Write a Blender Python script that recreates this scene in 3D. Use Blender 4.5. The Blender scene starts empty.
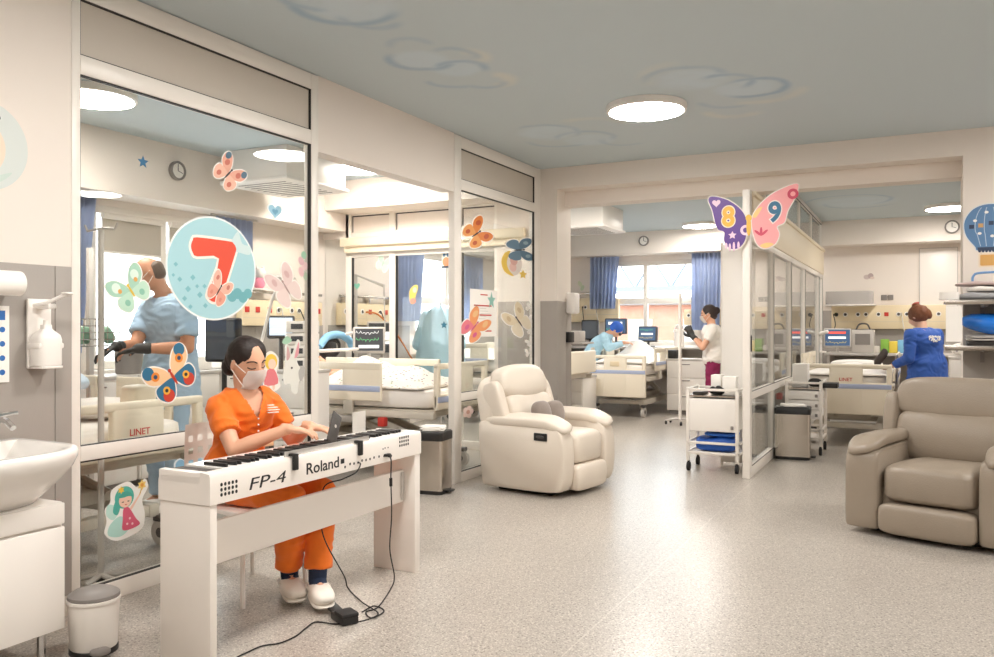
import bpy, bmesh, math, random
from mathutils import Vector, Matrix, noise
random.seed(7)
SC = bpy.context.scene
COL = SC.collection
R = math.radians
V = Vector
I4 = Matrix.Identity(4)

# ------------------------------------------------------------------ camera frame
CAMH, FPX, YAW = 1.30, 830.0, R(26.9)
FWD = V((-math.sin(YAW), math.cos(YAW), 0))
RGT = V((math.cos(YAW), math.sin(YAW), 0))
EYE = V((0, 0, CAMH))
CEIL = 2.93
GX = -3.45            # glazed wall of the hall
BY = 7.78             # wall with the wide opening
FY = 13.95            # far wall of the wards
WX = -6.25            # outer wall of the wards


def at(px, py, X=None, Y=None, Z=None, D=None):
    """A point of the photograph (994 x 657) on a plane of the room."""
    d = FWD + RGT * ((px - 497.0) / FPX) + V((0, 0, 1)) * ((328.5 - py) / FPX)
    if X is not None:
        s = X / d.x
    elif Y is not None:
        s = Y / d.y
    elif Z is not None:
        s = (Z - CAMH) / d.z
    else:
        s = D
    return EYE + d * s


# ------------------------------------------------------------------ materials
def lin(h):
    h = h.lstrip('#')
    out = []
    for i in (0, 2, 4):
        c = int(h[i:i + 2], 16) / 255
        out.append(c / 12.92 if c <= 0.04045 else ((c + 0.055) / 1.055) ** 2.4)
    return (*out, 1)


MATS = {}


def mat(name, color='FFFFFF', rough=0.5, metal=0.0, spec=0.5, var=0.0, vscale=8.0, bump=0.0, bscale=60.0,
        coat=0.0, emit=None, estr=0.0, sheen=0.0, sss=0.0):
    if name in MATS:
        return MATS[name]
    m = bpy.data.materials.new(name)
    m.use_nodes = True
    nt = m.node_tree
    b = nt.nodes['Principled BSDF']
    b.inputs['Base Color'].default_value = lin(color)
    b.inputs['Roughness'].default_value = rough
    b.inputs['Metallic'].default_value = metal
    b.inputs['Specular IOR Level'].default_value = spec
    if coat:
        b.inputs['Coat Weight'].default_value = coat
        b.inputs['Coat Roughness'].default_value = 0.15
    if sheen:
        b.inputs['Sheen Weight'].default_value = sheen
    if sss:
        b.inputs['Subsurface Weight'].default_value = sss
        b.inputs['Subsurface Radius'].default_value = (0.012, 0.005, 0.003)
        b.inputs['Subsurface Scale'].default_value = 0.6
    if emit:
        b.inputs['Emission Color'].default_value = lin(emit)
        b.inputs['Emission Strength'].default_value = estr
    tc = nt.nodes.new('ShaderNodeTexCoord')
    if var:
        n = nt.nodes.new('ShaderNodeTexNoise')
        n.inputs['Scale'].default_value = vscale
        n.inputs['Detail'].default_value = 4
        nt.links.new(tc.outputs['Object'], n.inputs['Vector'])
        mr = nt.nodes.new('ShaderNodeMapRange')
        mr.inputs['From Min'].default_value = 0.3
        mr.inputs['From Max'].default_value = 0.7
        mr.inputs['To Min'].default_value = 1 - var
        mr.inputs['To Max'].default_value = 1 + var
        nt.links.new(n.outputs['Fac'], mr.inputs['Value'])
        hs = nt.nodes.new('ShaderNodeHueSaturation')
        hs.inputs['Color'].default_value = lin(color)
        nt.links.new(mr.outputs['Result'], hs.inputs['Value'])
        nt.links.new(hs.outputs['Color'], b.inputs['Base Color'])
    if bump:
        n = nt.nodes.new('ShaderNodeTexNoise')
        n.inputs['Scale'].default_value = bscale
        n.inputs['Detail'].default_value = 3
        nt.links.new(tc.outputs['Object'], n.inputs['Vector'])
        bp = nt.nodes.new('ShaderNodeBump')
        bp.inputs['Strength'].default_value = bump
        bp.inputs['Distance'].default_value = 0.004
        nt.links.new(n.outputs['Fac'], bp.inputs['Height'])
        nt.links.new(bp.outputs['Normal'], b.inputs['Normal'])
    MATS[name] = m
    return m


def glass(name, tint='FFFFFF', base=0.04, gain=1.0):
    """Thin window glass: clear, with a mirror reflection that grows at grazing angles."""
    if name in MATS:
        return MATS[name]
    m = bpy.data.materials.new(name)
    m.use_nodes = True
    nt = m.node_tree
    nt.nodes.remove(nt.nodes['Principled BSDF'])
    out = nt.nodes['Material Output']
    tr = nt.nodes.new('ShaderNodeBsdfTransparent')
    tr.inputs['Color'].default_value = lin(tint)
    gl = nt.nodes.new('ShaderNodeBsdfGlossy')
    gl.inputs['Roughness'].default_value = 0.0
    lw = nt.nodes.new('ShaderNodeLayerWeight')
    lw.inputs['Blend'].default_value = 0.5
    pw = nt.nodes.new('ShaderNodeMath'); pw.operation = 'POWER'
    pw.inputs[1].default_value = 5
    nt.links.new(lw.outputs['Facing'], pw.inputs[0])
    ml = nt.nodes.new('ShaderNodeMath'); ml.operation = 'MULTIPLY_ADD'
    ml.inputs[1].default_value = gain
    ml.inputs[2].default_value = base
    nt.links.new(pw.outputs[0], ml.inputs[0])
    mx = nt.nodes.new('ShaderNodeMixShader')
    nt.links.new(ml.outputs[0], mx.inputs[0])
    nt.links.new(tr.outputs[0], mx.inputs[1])
    nt.links.new(gl.outputs[0], mx.inputs[2])
    nt.links.new(mx.outputs[0], out.inputs['Surface'])
    MATS[name] = m
    return m


def translucent(name, color, alpha):
    m = mat(name, color, 0.3)
    m.node_tree.nodes['Principled BSDF'].inputs['Alpha'].default_value = alpha
    return m


# ------------------------------------------------------------------ mesh builder
def frame(o, right, up):
    r = V(right).normalized(); u = V(up).normalized(); n = r.cross(u)
    return Matrix(((r.x, u.x, n.x, o[0]), (r.y, u.y, n.y, o[1]), (r.z, u.z, n.z, o[2]), (0, 0, 0, 1)))


def rotz(a):
    return Matrix.Rotation(a, 4, 'Z')


def place(x, y, z=0, a=0):
    return Matrix.Translation((x, y, z)) @ rotz(a)


class MB:
    def __init__(s, M=None):
        s.bm = bmesh.new(); s.mats = []; s.cur = 0; s.M = M or I4

    def flush(s):
        for f in s.bm.faces:
            if not f.tag:
                f.material_index = s.cur
                f.tag = True

    def use(s, m):
        s.flush()
        if m not in s.mats:
            s.mats.append(m)
        s.cur = s.mats.index(m)
        return s

    def box(s, c, size, bev=0.0, rot=None, seg=2):
        M = s.M @ Matrix.Translation(c) @ (rot.to_4x4() if rot else I4) @ Matrix.Diagonal((*size, 1))
        r = bmesh.ops.create_cube(s.bm, size=1, matrix=M)
        if bev:
            es = {e for v in r['verts'] for e in v.link_edges}
            bmesh.ops.bevel(s.bm, geom=list(es), offset=min(bev, min(size) * 0.49), segments=seg, profile=0.5, affect='EDGES')
        return s

    def bx(s, x0, x1, y0, y1, z0, z1, bev=0.0, seg=2):
        return s.box(((x0 + x1) / 2, (y0 + y1) / 2, (z0 + z1) / 2), (abs(x1 - x0), abs(y1 - y0), abs(z1 - z0)), bev, None, seg)

    def loft(s, rings, cap=True, closed=True):
        vs = [[s.bm.verts.new(s.M @ V(p)) for p in ring] for ring in rings]
        n = len(vs[0])
        for a, b in zip(vs, vs[1:]):
            for i in range(n if closed else n - 1):
                j = (i + 1) % n
                s.bm.faces.new((a[i], a[j], b[j], b[i]))
        if cap and closed:
            s.bm.faces.new(vs[0][::-1]); s.bm.faces.new(vs[-1])
        return s

    def tube(s, pts, r, n=8, closed=False):
        pts = [V(p) for p in pts]
        m = len(pts)
        rr = r if isinstance(r, (list, tuple)) else [r] * m
        tang = []
        for i in range(m):
            if closed:
                t = pts[(i + 1) % m] - pts[i - 1]
            else:
                t = pts[min(i + 1, m - 1)] - pts[max(i - 1, 0)]
            tang.append(t.normalized() if t.length > 1e-9 else V((0, 0, 1)))
        up = V((0, 0, 1)) if abs(tang[0].z) < 0.9 else V((1, 0, 0))
        u = tang[0].cross(up).normalized()
        rings = []
        for i in range(m):
            u = (u - tang[i] * u.dot(tang[i]))
            u = u.normalized() if u.length > 1e-6 else tang[i].orthogonal().normalized()
            w = tang[i].cross(u)
            rings.append([pts[i] + (u * math.cos(2 * math.pi * k / n) + w * math.sin(2 * math.pi * k / n)) * rr[i] for k in range(n)])
        if closed:
            rings.append(rings[0])
            return s.loft(rings, cap=False)
        return s.loft(rings)

    def cyl(s, p0, p1, r0, r1=None, n=16):
        return s.tube([p0, p1], [r0, r0 if r1 is None else r1], n)

    def lathe(s, prof, n=24, M=None):
        M = M or I4
        rings = [[(M @ V((r * math.cos(2 * math.pi * k / n), r * math.sin(2 * math.pi * k / n), z))) for k in range(n)] for r, z in prof]
        return s.loft(rings)

    def prism(s, pts, z0, z1, M=None):
        M = M or I4
        return s.loft([[M @ V((x, y, z0)) for x, y in pts], [M @ V((x, y, z1)) for x, y in pts]])

    def ring(s, outer, inner, z0, z1, M=None):
        M = M or I4
        n = len(outer)
        o0 = [M @ V((x, y, z0)) for x, y in outer]; o1 = [M @ V((x, y, z1)) for x, y in outer]
        i0 = [M @ V((x, y, z0)) for x, y in inner]; i1 = [M @ V((x, y, z1)) for x, y in inner]
        return s.loft([o0, o1, i1, i0, o0], cap=False)

    def soft(s, c, size, p=4.0, rot=None, nu=24, nv=14, fn=None):
        """A cushion-like rounded block (superellipsoid)."""
        hx, hy, hz = size[0] / 2, size[1] / 2, size[2] / 2
        M = Matrix.Translation(c) @ (rot.to_4x4() if rot else I4)
        sg = lambda v, e: math.copysign(abs(v) ** e, v)
        e = 2.0 / p
        rings = []
        for j in range(1, nv):
            ph = -math.pi / 2 + math.pi * j / nv
            ring = []
            for i in range(nu):
                th = 2 * math.pi * (i + 0.5) / nu
                q = V((hx * sg(math.cos(ph), e) * sg(math.cos(th), e), hy * sg(math.cos(ph), e) * sg(math.sin(th), e), hz * sg(math.sin(ph), e)))
                if fn:
                    q = fn(q)
                ring.append(M @ q)
            rings.append(ring)
        return s.loft(rings)

    def ball(s, c, r, nu=14, nv=9, rot=None):
        r = r if isinstance(r, (tuple, list)) else (r, r, r)
        return s.soft(c, (2 * r[0], 2 * r[1], 2 * r[2]), 2.0, rot, nu, nv)

    def limb(s, pts, n=12):
        """Tapered limb: a ball at each joint, a cone between."""
        pts = [(V(p), r) for p, r in pts]
        for (a, ra), (b, rb) in zip(pts, pts[1:]):
            s.cyl(a, b, ra, rb, n)
        for p, r in pts:
            s.ball(p, r, n, 8)
        return s

    def text(s, body, size, M, ext=0.001, off=0.0, shear=0.0, sx=1.0, space=1.0):
        cu = bpy.data.curves.new('lettering', 'FONT')
        cu.body = body; cu.size = size; cu.extrude = ext; cu.offset = off
        cu.align_x = 'CENTER'; cu.align_y = 'CENTER'; cu.shear = shear; cu.space_character = space; cu.resolution_u = 6
        ob = bpy.data.objects.new('lettering', cu)
        COL.objects.link(ob)
        bpy.context.view_layer.update()
        dg = bpy.context.evaluated_depsgraph_get()
        me = bpy.data.meshes.new_from_object(ob.evaluated_get(dg))
        me.transform(s.M @ M @ Matrix.Diagonal((sx, 1, 1, 1)))
        s.flush()
        old = set(s.bm.faces)
        s.bm.from_mesh(me)
        for f in s.bm.faces:
            if f not in old:
                f.tag = False
        bpy.data.objects.remove(ob); bpy.data.curves.remove(cu); bpy.data.meshes.remove(me)
        return s

    def mesh(s, name, m=None):
        s.flush()
        bmesh.ops.recalc_face_normals(s.bm, faces=s.bm.faces)
        me = bpy.data.meshes.new(name)
        s.bm.to_mesh(me); s.bm.free()
        for q in (s.mats or [m]):
            me.materials.append(q)
        return me

    def build(s, name, m=None, parent=None, smooth=40, world=True, cut=None):
        me = s.mesh(name, m)
        return link(name, me, parent, smooth, world)


PM = {}


def link(name, me, parent=None, smooth=40, world=True):
    if smooth:
        me.polygons.foreach_set('use_smooth', [True] * len(me.polygons))
        me.set_sharp_from_angle(angle=R(smooth))
    o = bpy.data.objects.new(name, me)
    COL.objects.link(o)
    if parent is not None:
        if world:
            me.transform(PM[parent.name].inverted())
        o.parent = parent
        PM[o.name] = PM[parent.name]
    else:
        # own thing: the origin sits at the middle of its base
        xs = [v.co for v in me.vertices]
        lo = V((min(c.x for c in xs), min(c.y for c in xs), min(c.z for c in xs)))
        hi = V((max(c.x for c in xs), max(c.y for c in xs), max(c.z for c in xs)))
        b = V(((lo.x + hi.x) / 2, (lo.y + hi.y) / 2, lo.z))
        me.transform(Matrix.Translation(-b))
        o.location = b
        PM[o.name] = Matrix.Translation(b)
    return o


def tag(o, label=None, cat=None, group=None, kind=None):
    if label: o['label'] = label
    if cat: o['category'] = cat
    if group: o['group'] = group
    if kind: o['kind'] = kind
    return o


def thing(name, label, cat, loc=(0, 0, 0), a=0.0, group=None):
    o = bpy.data.objects.new(name, None)
    o.empty_display_size = 0.1
    COL.objects.link(o)
    o.location = loc; o.rotation_euler = (0, 0, a)
    PM[o.name] = Matrix.Translation(loc) @ rotz(a)
    return tag(o, label, cat, group)


def struct(name, mb, m=None, parent=None, smooth=40):
    o = mb.build(name, m, parent, smooth)
    if parent is None:
        o['kind'] = 'structure'
    return o


def sroot(name, loc):
    o = bpy.data.objects.new(name, None)
    COL.objects.link(o); o.location = loc; o['kind'] = 'structure'
    PM[o.name] = Matrix.Translation(loc)
    return o


def solo(mb, name, m, label, cat, group=None, smooth=40):
    return tag(mb.build(name, m, None, smooth), label, cat, group)


def dup(root, loc, a, label=None, group=None):
    """A copy of a thing with copies of its parts and sub-parts."""
    r = root.copy(); COL.objects.link(r)
    r.location = loc; r.rotation_euler = (0, 0, a)
    PM[r.name] = Matrix.Translation(loc) @ rotz(a)
    if label: r['label'] = label
    if group: r['group'] = group
    for ch in list(root.children):
        c = ch.copy(); COL.objects.link(c); c.parent = r
        PM[c.name] = PM[r.name]
        for g in list(ch.children):
            d = g.copy(); COL.objects.link(d); d.parent = c
            PM[d.name] = PM[r.name]
    return r


def remesh(mb, name, m, voxel=0.008, smooth=4, wrinkle=0.0, wscale=14.0, cut=None):
    """Melt overlapping closed shapes into one continuous skin."""
    me = mb.mesh(name, m)
    ob = bpy.data.objects.new('temporary', me)
    COL.objects.link(ob)
    r = ob.modifiers.new('r', 'REMESH'); r.mode = 'VOXEL'; r.voxel_size = voxel
    if smooth:
        q = ob.modifiers.new('s', 'SMOOTH'); q.factor = 0.5; q.iterations = smooth
    bpy.context.view_layer.update()
    dg = bpy.context.evaluated_depsgraph_get()
    out = bpy.data.meshes.new_from_object(ob.evaluated_get(dg))
    bpy.data.objects.remove(ob); bpy.data.meshes.remove(me)
    out.name = name
    if wrinkle:
        ns = [v.normal.copy() for v in out.vertices]
        for v, n in zip(out.vertices, ns):
            a = noise.noise(v.co * wscale * .55)
            q = V((v.co.x, v.co.y, v.co.z * 1.7)) * wscale + V((a, a, a)) * 1.2
            k = (1 - 2.2 * abs(noise.noise(q))) * .7 + a * .5
            v.co += n * k * wrinkle
    if cut:
        bm = bmesh.new(); bm.from_mesh(out)
        bmesh.ops.delete(bm, geom=[v for v in bm.verts if cut(v.co)], context='VERTS')
        bm.to_mesh(out); bm.free()
    out.materials.clear(); out.materials.append(m)
    return out


def rrect(w, h, r, n=5, cx=0, cy=0):
    pts = []
    for sx, sy, a0 in ((1, 1, 0), (-1, 1, 90), (-1, -1, 180), (1, -1, 270)):
        for i in range(n + 1):
            a = R(a0 + 90 * i / n)
            pts.append((cx + sx * (w / 2 - r) + r * math.cos(a), cy + sy * (h / 2 - r) + r * math.sin(a)))
    return pts


def ell(cx, cy, rx, ry, n=28, rot=0):
    c, s_ = math.cos(rot), math.sin(rot)
    return [(cx + rx * math.cos(t) * c - ry * math.sin(t) * s_, cy + rx * math.cos(t) * s_ + ry * math.sin(t) * c)
            for t in (2 * math.pi * i / n for i in range(n))]


def spline(ctrl, n=6):
    """Closed smooth outline through the control points."""
    m = len(ctrl); out = []
    for i in range(m):
        p0, p1, p2, p3 = (V(ctrl[(i + k - 1) % m]) for k in range(4))
        for j in range(n):
            t = j / n
            q = 0.5 * ((2 * p1) + (p2 - p0) * t + (2 * p0 - 5 * p1 + 4 * p2 - p3) * t * t + (3 * p1 - p0 - 3 * p2 + p3) * t ** 3)
            out.append((q.x, q.y))
    return out


def chaikin(pts, k=3):
    """Round the corners of a closed outline without overshoot."""
    pts = [V(p) for p in pts]
    for _ in range(k):
        pts = [q for a, b in zip(pts, pts[1:] + pts[:1]) for q in (a.lerp(b, .25), a.lerp(b, .75))]
    return [tuple(p) for p in pts]


def curve3(ctrl, n=8):
    """Open smooth path through the control points."""
    c = [V(p) for p in ctrl]
    c = [c[0] * 2 - c[1]] + c + [c[-1] * 2 - c[-2]]
    out = []
    for i in range(1, len(c) - 2):
        p0, p1, p2, p3 = c[i - 1:i + 3]
        for j in range(n):
            t = j / n
            out.append(0.5 * ((2 * p1) + (p2 - p0) * t + (2 * p0 - 5 * p1 + 4 * p2 - p3) * t * t + (3 * p1 - p0 - 3 * p2 + p3) * t ** 3))
    out.append(c[-2])
    return out


# ------------------------------------------------------------------ palette
M_WALL = mat('wall_paint', 'EAE1D8', 0.65, var=0.015, vscale=1.5, bump=0.15, bscale=220)
M_WAIN = mat('grey_wall_panel', 'A39C95', 0.45, var=0.02, vscale=2, bump=0.1, bscale=150)
M_FRAME = mat('white_lacquered_aluminium', 'EFE9E1', 0.35)
M_WHITE = mat('white_plastic', 'F3EEE8', 0.35)
M_WHITEG = mat('white_gloss', 'F5F1EC', 0.18, coat=0.4)
M_PANEL = mat('grey_beige_panel', 'C9C0B4', 0.5)
M_SEAL = mat('black_seal', '26221F', 0.6)
M_BLACK = mat('black_plastic', '1B1A1A', 0.4)
M_BLACKR = mat('black_rubber', '222020', 0.75)
M_DGREY = mat('dark_grey_plastic', '4A4644', 0.5)
M_MGREY = mat('mid_grey_plastic', '86807C', 0.45)
M_LGREY = mat('light_grey_plastic', 'C6C0BA', 0.4)
M_STEEL = mat('brushed_steel', 'CCC5BC', 0.25, metal=1.0, bump=0.05, bscale=300)
M_CHROME = mat('chrome', 'DADADA', 0.12, metal=1.0)
M_CREAM = mat('bed_cream_plastic', 'EDE3D0', 0.4)
M_CREAMD = mat('service_panel_cream', 'E8D6B4', 0.45)
M_BEDGREY = mat('bed_frame_grey', 'CFC7BA', 0.45)
M_STRIPE = mat('pale_blue_stripe', 'AEB9D6', 0.45)
M_SHEET = mat('white_bed_linen', 'F1ECE6', 0.85, bump=0.4, bscale=35, sheen=0.2)
M_PAPER = mat('paper', 'F6F2EC', 0.8)
M_RED = mat('red_print', 'C8372D', 0.5)
M_BLUE = mat('blue_print', '2B6BB4', 0.5)
M_ORANGE = mat('orange_tube', 'D97B33', 0.45)
M_GLASS = glass('window_glass', 'FBFCFB', 0.03, 0.9)
def curtain_mat():
    m = mat('blue_curtain', 'C0CCE4', 0.85, var=0.06, vscale=6)
    nt = m.node_tree; b = nt.nodes['Principled BSDF']
    t = nt.nodes.new('ShaderNodeBsdfTranslucent'); t.inputs['Color'].default_value = lin('C6D2EA')
    mx = nt.nodes.new('ShaderNodeMixShader'); mx.inputs[0].default_value = .22
    nt.links.new(b.outputs[0], mx.inputs[1]); nt.links.new(t.outputs[0], mx.inputs[2])
    nt.links.new(mx.outputs[0], nt.nodes['Material Output'].inputs['Surface'])
    return m
M_CURT = curtain_mat()
M_BLIND = mat('beige_roller_blind', 'BDB5A8', 0.8)
M_CREAMB = mat('cream_blind_box', 'F1E4CB', 0.5)
# ================================================================== THE SETTING
# floor: speckled vinyl with welded seams
def floor_mat():
    m = bpy.data.materials.new('speckled_vinyl'); m.use_nodes = True
    nt = m.node_tree; b = nt.nodes['Principled BSDF']; L = nt.links
    b.inputs['Roughness'].default_value = 0.28
    b.inputs['Specular IOR Level'].default_value = 0.5
    tc = nt.nodes.new('ShaderNodeTexCoord')
    big = nt.nodes.new('ShaderNodeTexNoise'); big.inputs['Scale'].default_value = 0.7; big.inputs['Detail'].default_value = 3
    L.new(tc.outputs['Object'], big.inputs['Vector'])
    base = nt.nodes.new('ShaderNodeValToRGB')
    base.color_ramp.elements[0].position = 0.35; base.color_ramp.elements[0].color = lin('ADA59C')
    base.color_ramp.elements[1].position = 0.65; base.color_ramp.elements[1].color = lin('B3ABA2')
    L.new(big.outputs['Fac'], base.inputs['Fac'])
    prev = base.outputs['Color']
    for sc, thr, col, w in ((95, 0.27, '7A7169', 0.6), (150, 0.27, '8F867E', 0.6), (80, 0.25, 'DDD6CC', 0.65), (48, 0.16, '564E48', 0.7)):
        v = nt.nodes.new('ShaderNodeTexVoronoi'); v.inputs['Scale'].default_value = sc
        v.inputs['Randomness'].default_value = 1.0
        mp = nt.nodes.new('ShaderNodeMapping'); mp.inputs['Location'].default_value = (sc * 0.37, sc * 0.11, 0)
        L.new(tc.outputs['Object'], mp.inputs['Vector']); L.new(mp.outputs['Vector'], v.inputs['Vector'])
        lt = nt.nodes.new('ShaderNodeMapRange')
        lt.inputs['From Min'].default_value = thr; lt.inputs['From Max'].default_value = thr + 0.12
        lt.inputs['To Min'].default_value = w; lt.inputs['To Max'].default_value = 0
        L.new(v.outputs['Distance'], lt.inputs['Value'])
        mx = nt.nodes.new('ShaderNodeMix'); mx.data_type = 'RGBA'
        L.new(lt.outputs['Result'], mx.inputs['Factor']); L.new(prev, mx.inputs['A']); mx.inputs['B'].default_value = lin(col)
        prev = mx.outputs['Result']
    sx = nt.nodes.new('ShaderNodeSeparateXYZ'); gp = nt.nodes.new('ShaderNodeNewGeometry'); L.new(gp.outputs['Position'], sx.inputs[0])
    ad = nt.nodes.new('ShaderNodeMath'); ad.operation = 'ADD'; ad.inputs[1].default_value = 1.26 + 20
    L.new(sx.outputs['X'], ad.inputs[0])
    md = nt.nodes.new('ShaderNodeMath'); md.operation = 'PINGPONG'; md.inputs[1].default_value = 1.0
    L.new(ad.outputs[0], md.inputs[0])
    ln = nt.nodes.new('ShaderNodeMapRange')
    ln.inputs['From Min'].default_value = 0.002; ln.inputs['From Max'].default_value = 0.004
    ln.inputs['To Min'].default_value = 0.4; ln.inputs['To Max'].default_value = 0
    L.new(md.outputs[0], ln.inputs['Value'])
    mx = nt.nodes.new('ShaderNodeMix'); mx.data_type = 'RGBA'
    L.new(ln.outputs['Result'], mx.inputs['Factor']); L.new(prev, mx.inputs['A']); mx.inputs['B'].default_value = lin('D9D2C8')
    L.new(mx.outputs['Result'], b.inputs['Base Color'])
    rn = nt.nodes.new('ShaderNodeMapRange'); rn.inputs['To Min'].default_value = 0.2; rn.inputs['To Max'].default_value = 0.36
    nt.nodes.remove(rn)
    bn = nt.nodes.new('ShaderNodeTexNoise'); bn.inputs['Scale'].default_value = 9; L.new(tc.outputs['Object'], bn.inputs['Vector'])
    bp = nt.nodes.new('ShaderNodeBump'); bp.inputs['Strength'].default_value = 0.03; bp.inputs['Distance'].default_value = 0.01
    L.new(bn.outputs['Fac'], bp.inputs['Height']); L.new(bp.outputs['Normal'], b.inputs['Normal'])
    return m


def ceiling_mat():
    """Pale grey-blue paint with hand-painted clouds (brush strokes along arcs)."""
    m = bpy.data.materials.new('painted_sky_ceiling'); m.use_nodes = True
    nt = m.node_tree; b = nt.nodes['Principled BSDF']; L = nt.links
    b.inputs['Roughness'].default_value = 0.7
    geo = nt.nodes.new('ShaderNodeNewGeometry')
    nz = nt.nodes.new('ShaderNodeTexNoise'); nz.inputs['Scale'].default_value = 5; nz.inputs['Detail'].default_value = 4
    L.new(geo.outputs['Position'], nz.inputs['Vector'])
    # wobble the strokes a little
    wob = nt.nodes.new('ShaderNodeVectorMath'); wob.operation = 'MULTIPLY_ADD'
    wob.inputs[1].default_value = (0.06, 0.06, 0)
    L.new(nz.outputs['Color'], wob.inputs[0]); L.new(geo.outputs['Position'], wob.inputs[2])

    def math_(op, a, c=None):
        n = nt.nodes.new('ShaderNodeMath'); n.operation = op
        for i, q in enumerate((a, c)):
            if q is None: continue
            if isinstance(q, (int, float)): n.inputs[i].default_value = q
            else: L.new(q, n.inputs[i])
        return n.outputs[0]

    def rng(v, a, c, ta, tb):
        n = nt.nodes.new('ShaderNodeMapRange'); n.interpolation_type = 'SMOOTHSTEP'
        L.new(v, n.inputs['Value'])
        for k, q in (('From Min', a), ('From Max', c), ('To Min', ta), ('To Max', tb)): n.inputs[k].default_value = q
        return n.outputs['Result']

    acc = {}
    def stroke(kind, px, py, r, w, a0, half, k):
        c = at(px, py, Z=CEIL)
        sub = nt.nodes.new('ShaderNodeVectorMath'); sub.operation = 'SUBTRACT'
        L.new(wob.outputs[0], sub.inputs[0]); sub.inputs[1].default_value = (c.x + 0.03, c.y + 0.03, CEIL)
        le = nt.nodes.new('ShaderNodeVectorMath'); le.operation = 'LENGTH'; L.new(sub.outputs[0], le.inputs[0])
        if kind == 'fill':
            v = rng(le.outputs['Value'], r * 0.55, r, k, 0)
        else:
            d = math_('ABSOLUTE', math_('SUBTRACT', le.outputs['Value'], r))
            v = rng(d, 0, w, k, 0)
            no = nt.nodes.new('ShaderNodeVectorMath'); no.operation = 'NORMALIZE'; L.new(sub.outputs[0], no.inputs[0])
            dt = nt.nodes.new('ShaderNodeVectorMath'); dt.operation = 'DOT_PRODUCT'; L.new(no.outputs[0], dt.inputs[0])
            u = RGT * math.cos(R(a0)) - FWD * math.sin(R(a0))
            dt.inputs[1].default_value = (u.x, u.y, 0)
            v = math_('MULTIPLY', v, rng(dt.outputs['Value'], math.cos(R(half)), math.cos(R(half * 0.6)), 0, 1))
        acc[kind] = v if kind not in acc else math_('MAXIMUM', acc[kind], v)

    # angles: 0 = to the right of the picture, 90 = away from the viewer
    T = [  # px, py, r, arc centre, half angle, strength
        (345, 5, .26, 255, 100, .8), (372, 17, .16, 255, 90, .5), (318, -6, .2, 200, 80, .6),
        (421, 60, .19, 250, 120, .8), (410, 46, .12, 100, 110, .4), (452, 57, .15, 60, 90, .5), (462, 69, .15, 80, 110, .7), (455, 78, .2, 250, 60, .5), (484, 82, .13, 290, 90, .5),
        (684, 80, .27, 110, 100, .5), (724, 83, .18, 60, 110, .7), (752, 88, .22, 20, 170, .85), (730, 100, .2, 260, 70, .4),
        (545, 133, .27, 60, 100, .5), (585, 138, .24, 90, 120, .5), (560, 139, .3, 260, 70, .4), (625, 140, .2, 250, 90, .35),
        (848, 201, .5, 90, 140, .6), (862, 203, .45, 270, 90, .55)]
    for px, py, r, a0, h, k in T:
        stroke('blue', px, py, r, 0.055, a0, h, min(1, k * 1.1))
    for px, py, r, a0, h, k in [(462, 58, .13, 20, 80, .6), (490, 80, .13, 0, 90, .6), (760, 92, .27, 320, 80, .45), (735, 110, .2, 270, 90, .45), (690, 76, .3, 170, 60, .3), (590, 128, .3, 80, 70, .35)]:
        stroke('cream', px, py, r, 0.09, a0, h, k)
    for px, py, r in [(421, 60, .2), (455, 68, .2), (350, 5, .28), (692, 80, .28), (745, 88, .25), (550, 133, .3), (590, 140, .26), (855, 202, .55)]:
        stroke('fill', px, py, r * 1.05, 0, 0, 0, .75)
    prev = None
    base = lin('C3CFD4')
    for kind, col in (('fill', 'CBDAE4'), ('cream', 'DEDCD2'), ('blue', '9DB7CB')):
        mx = nt.nodes.new('ShaderNodeMix'); mx.data_type = 'RGBA'
        L.new(math_('MULTIPLY', acc[kind], rng(nz.outputs['Fac'], 0.25, 0.6, 0.55, 1.0)), mx.inputs['Factor'])
        if prev is None: mx.inputs['A'].default_value = base
        else: L.new(prev, mx.inputs['A'])
        mx.inputs['B'].default_value = lin(col)
        prev = mx.outputs['Result']
    L.new(prev, b.inputs['Base Color'])
    return m


XR, YR = 3.7, -2.2      # right and rear walls, outside the picture
struct('floor', MB().bx(WX - .2, XR + .2, YR - .2, FY + .2, -0.1, 0), floor_mat())
struct('ceiling', MB().bx(WX - .2, XR + .2, YR - .2, FY + .2, CEIL, CEIL + 0.1), ceiling_mat())

# positions of the uprights of the glazed wall, read off the photograph
YA0 = at(71, 400, X=GX).y; YA = at(80, 400, X=GX).y; YB = at(311, 300, X=GX).y; YB2 = at(318, 300, X=GX).y
YC = at(454, 300, X=GX).y; YC2 = at(461, 300, X=GX).y; YD = at(538, 300, X=GX).y
WT = 0.12               # wall thickness behind the face

w = MB()
w.bx(GX - WT, GX, YR, YA0, 0, CEIL)                         # plain wall by the washbasin
w.bx(GX - WT, GX, YB2, YC, 2.44, CEIL)                      # over the ward doorway
struct('wall_left', w, M_WALL)
struct('wall_rear', MB().bx(WX, XR, YR - .12, YR, 0, CEIL), M_WALL)
struct('wall_right', MB().bx(XR, XR + .12, YR, FY, 0, CEIL), M_WALL)

OX0 = at(557, 330, Y=BY).x; OX1 = at(963, 330, Y=BY).x      # the wide opening
JX0 = at(570, 330, Y=BY + .42).x
w = MB()
w.bx(GX - .5, OX0, BY, BY + .22, 0, CEIL)
w.bx(GX - .5, JX0, BY + .22, BY + .44, 0, CEIL)
w.bx(OX1, XR, BY, BY + .44, 0, CEIL)
w.bx(OX0, OX1, BY, BY + .22, 2.715, CEIL)
w.bx(JX0, OX1, BY + .22, BY + .44, 2.575, CEIL)
struct('wall_back', w, M_WALL)

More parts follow.
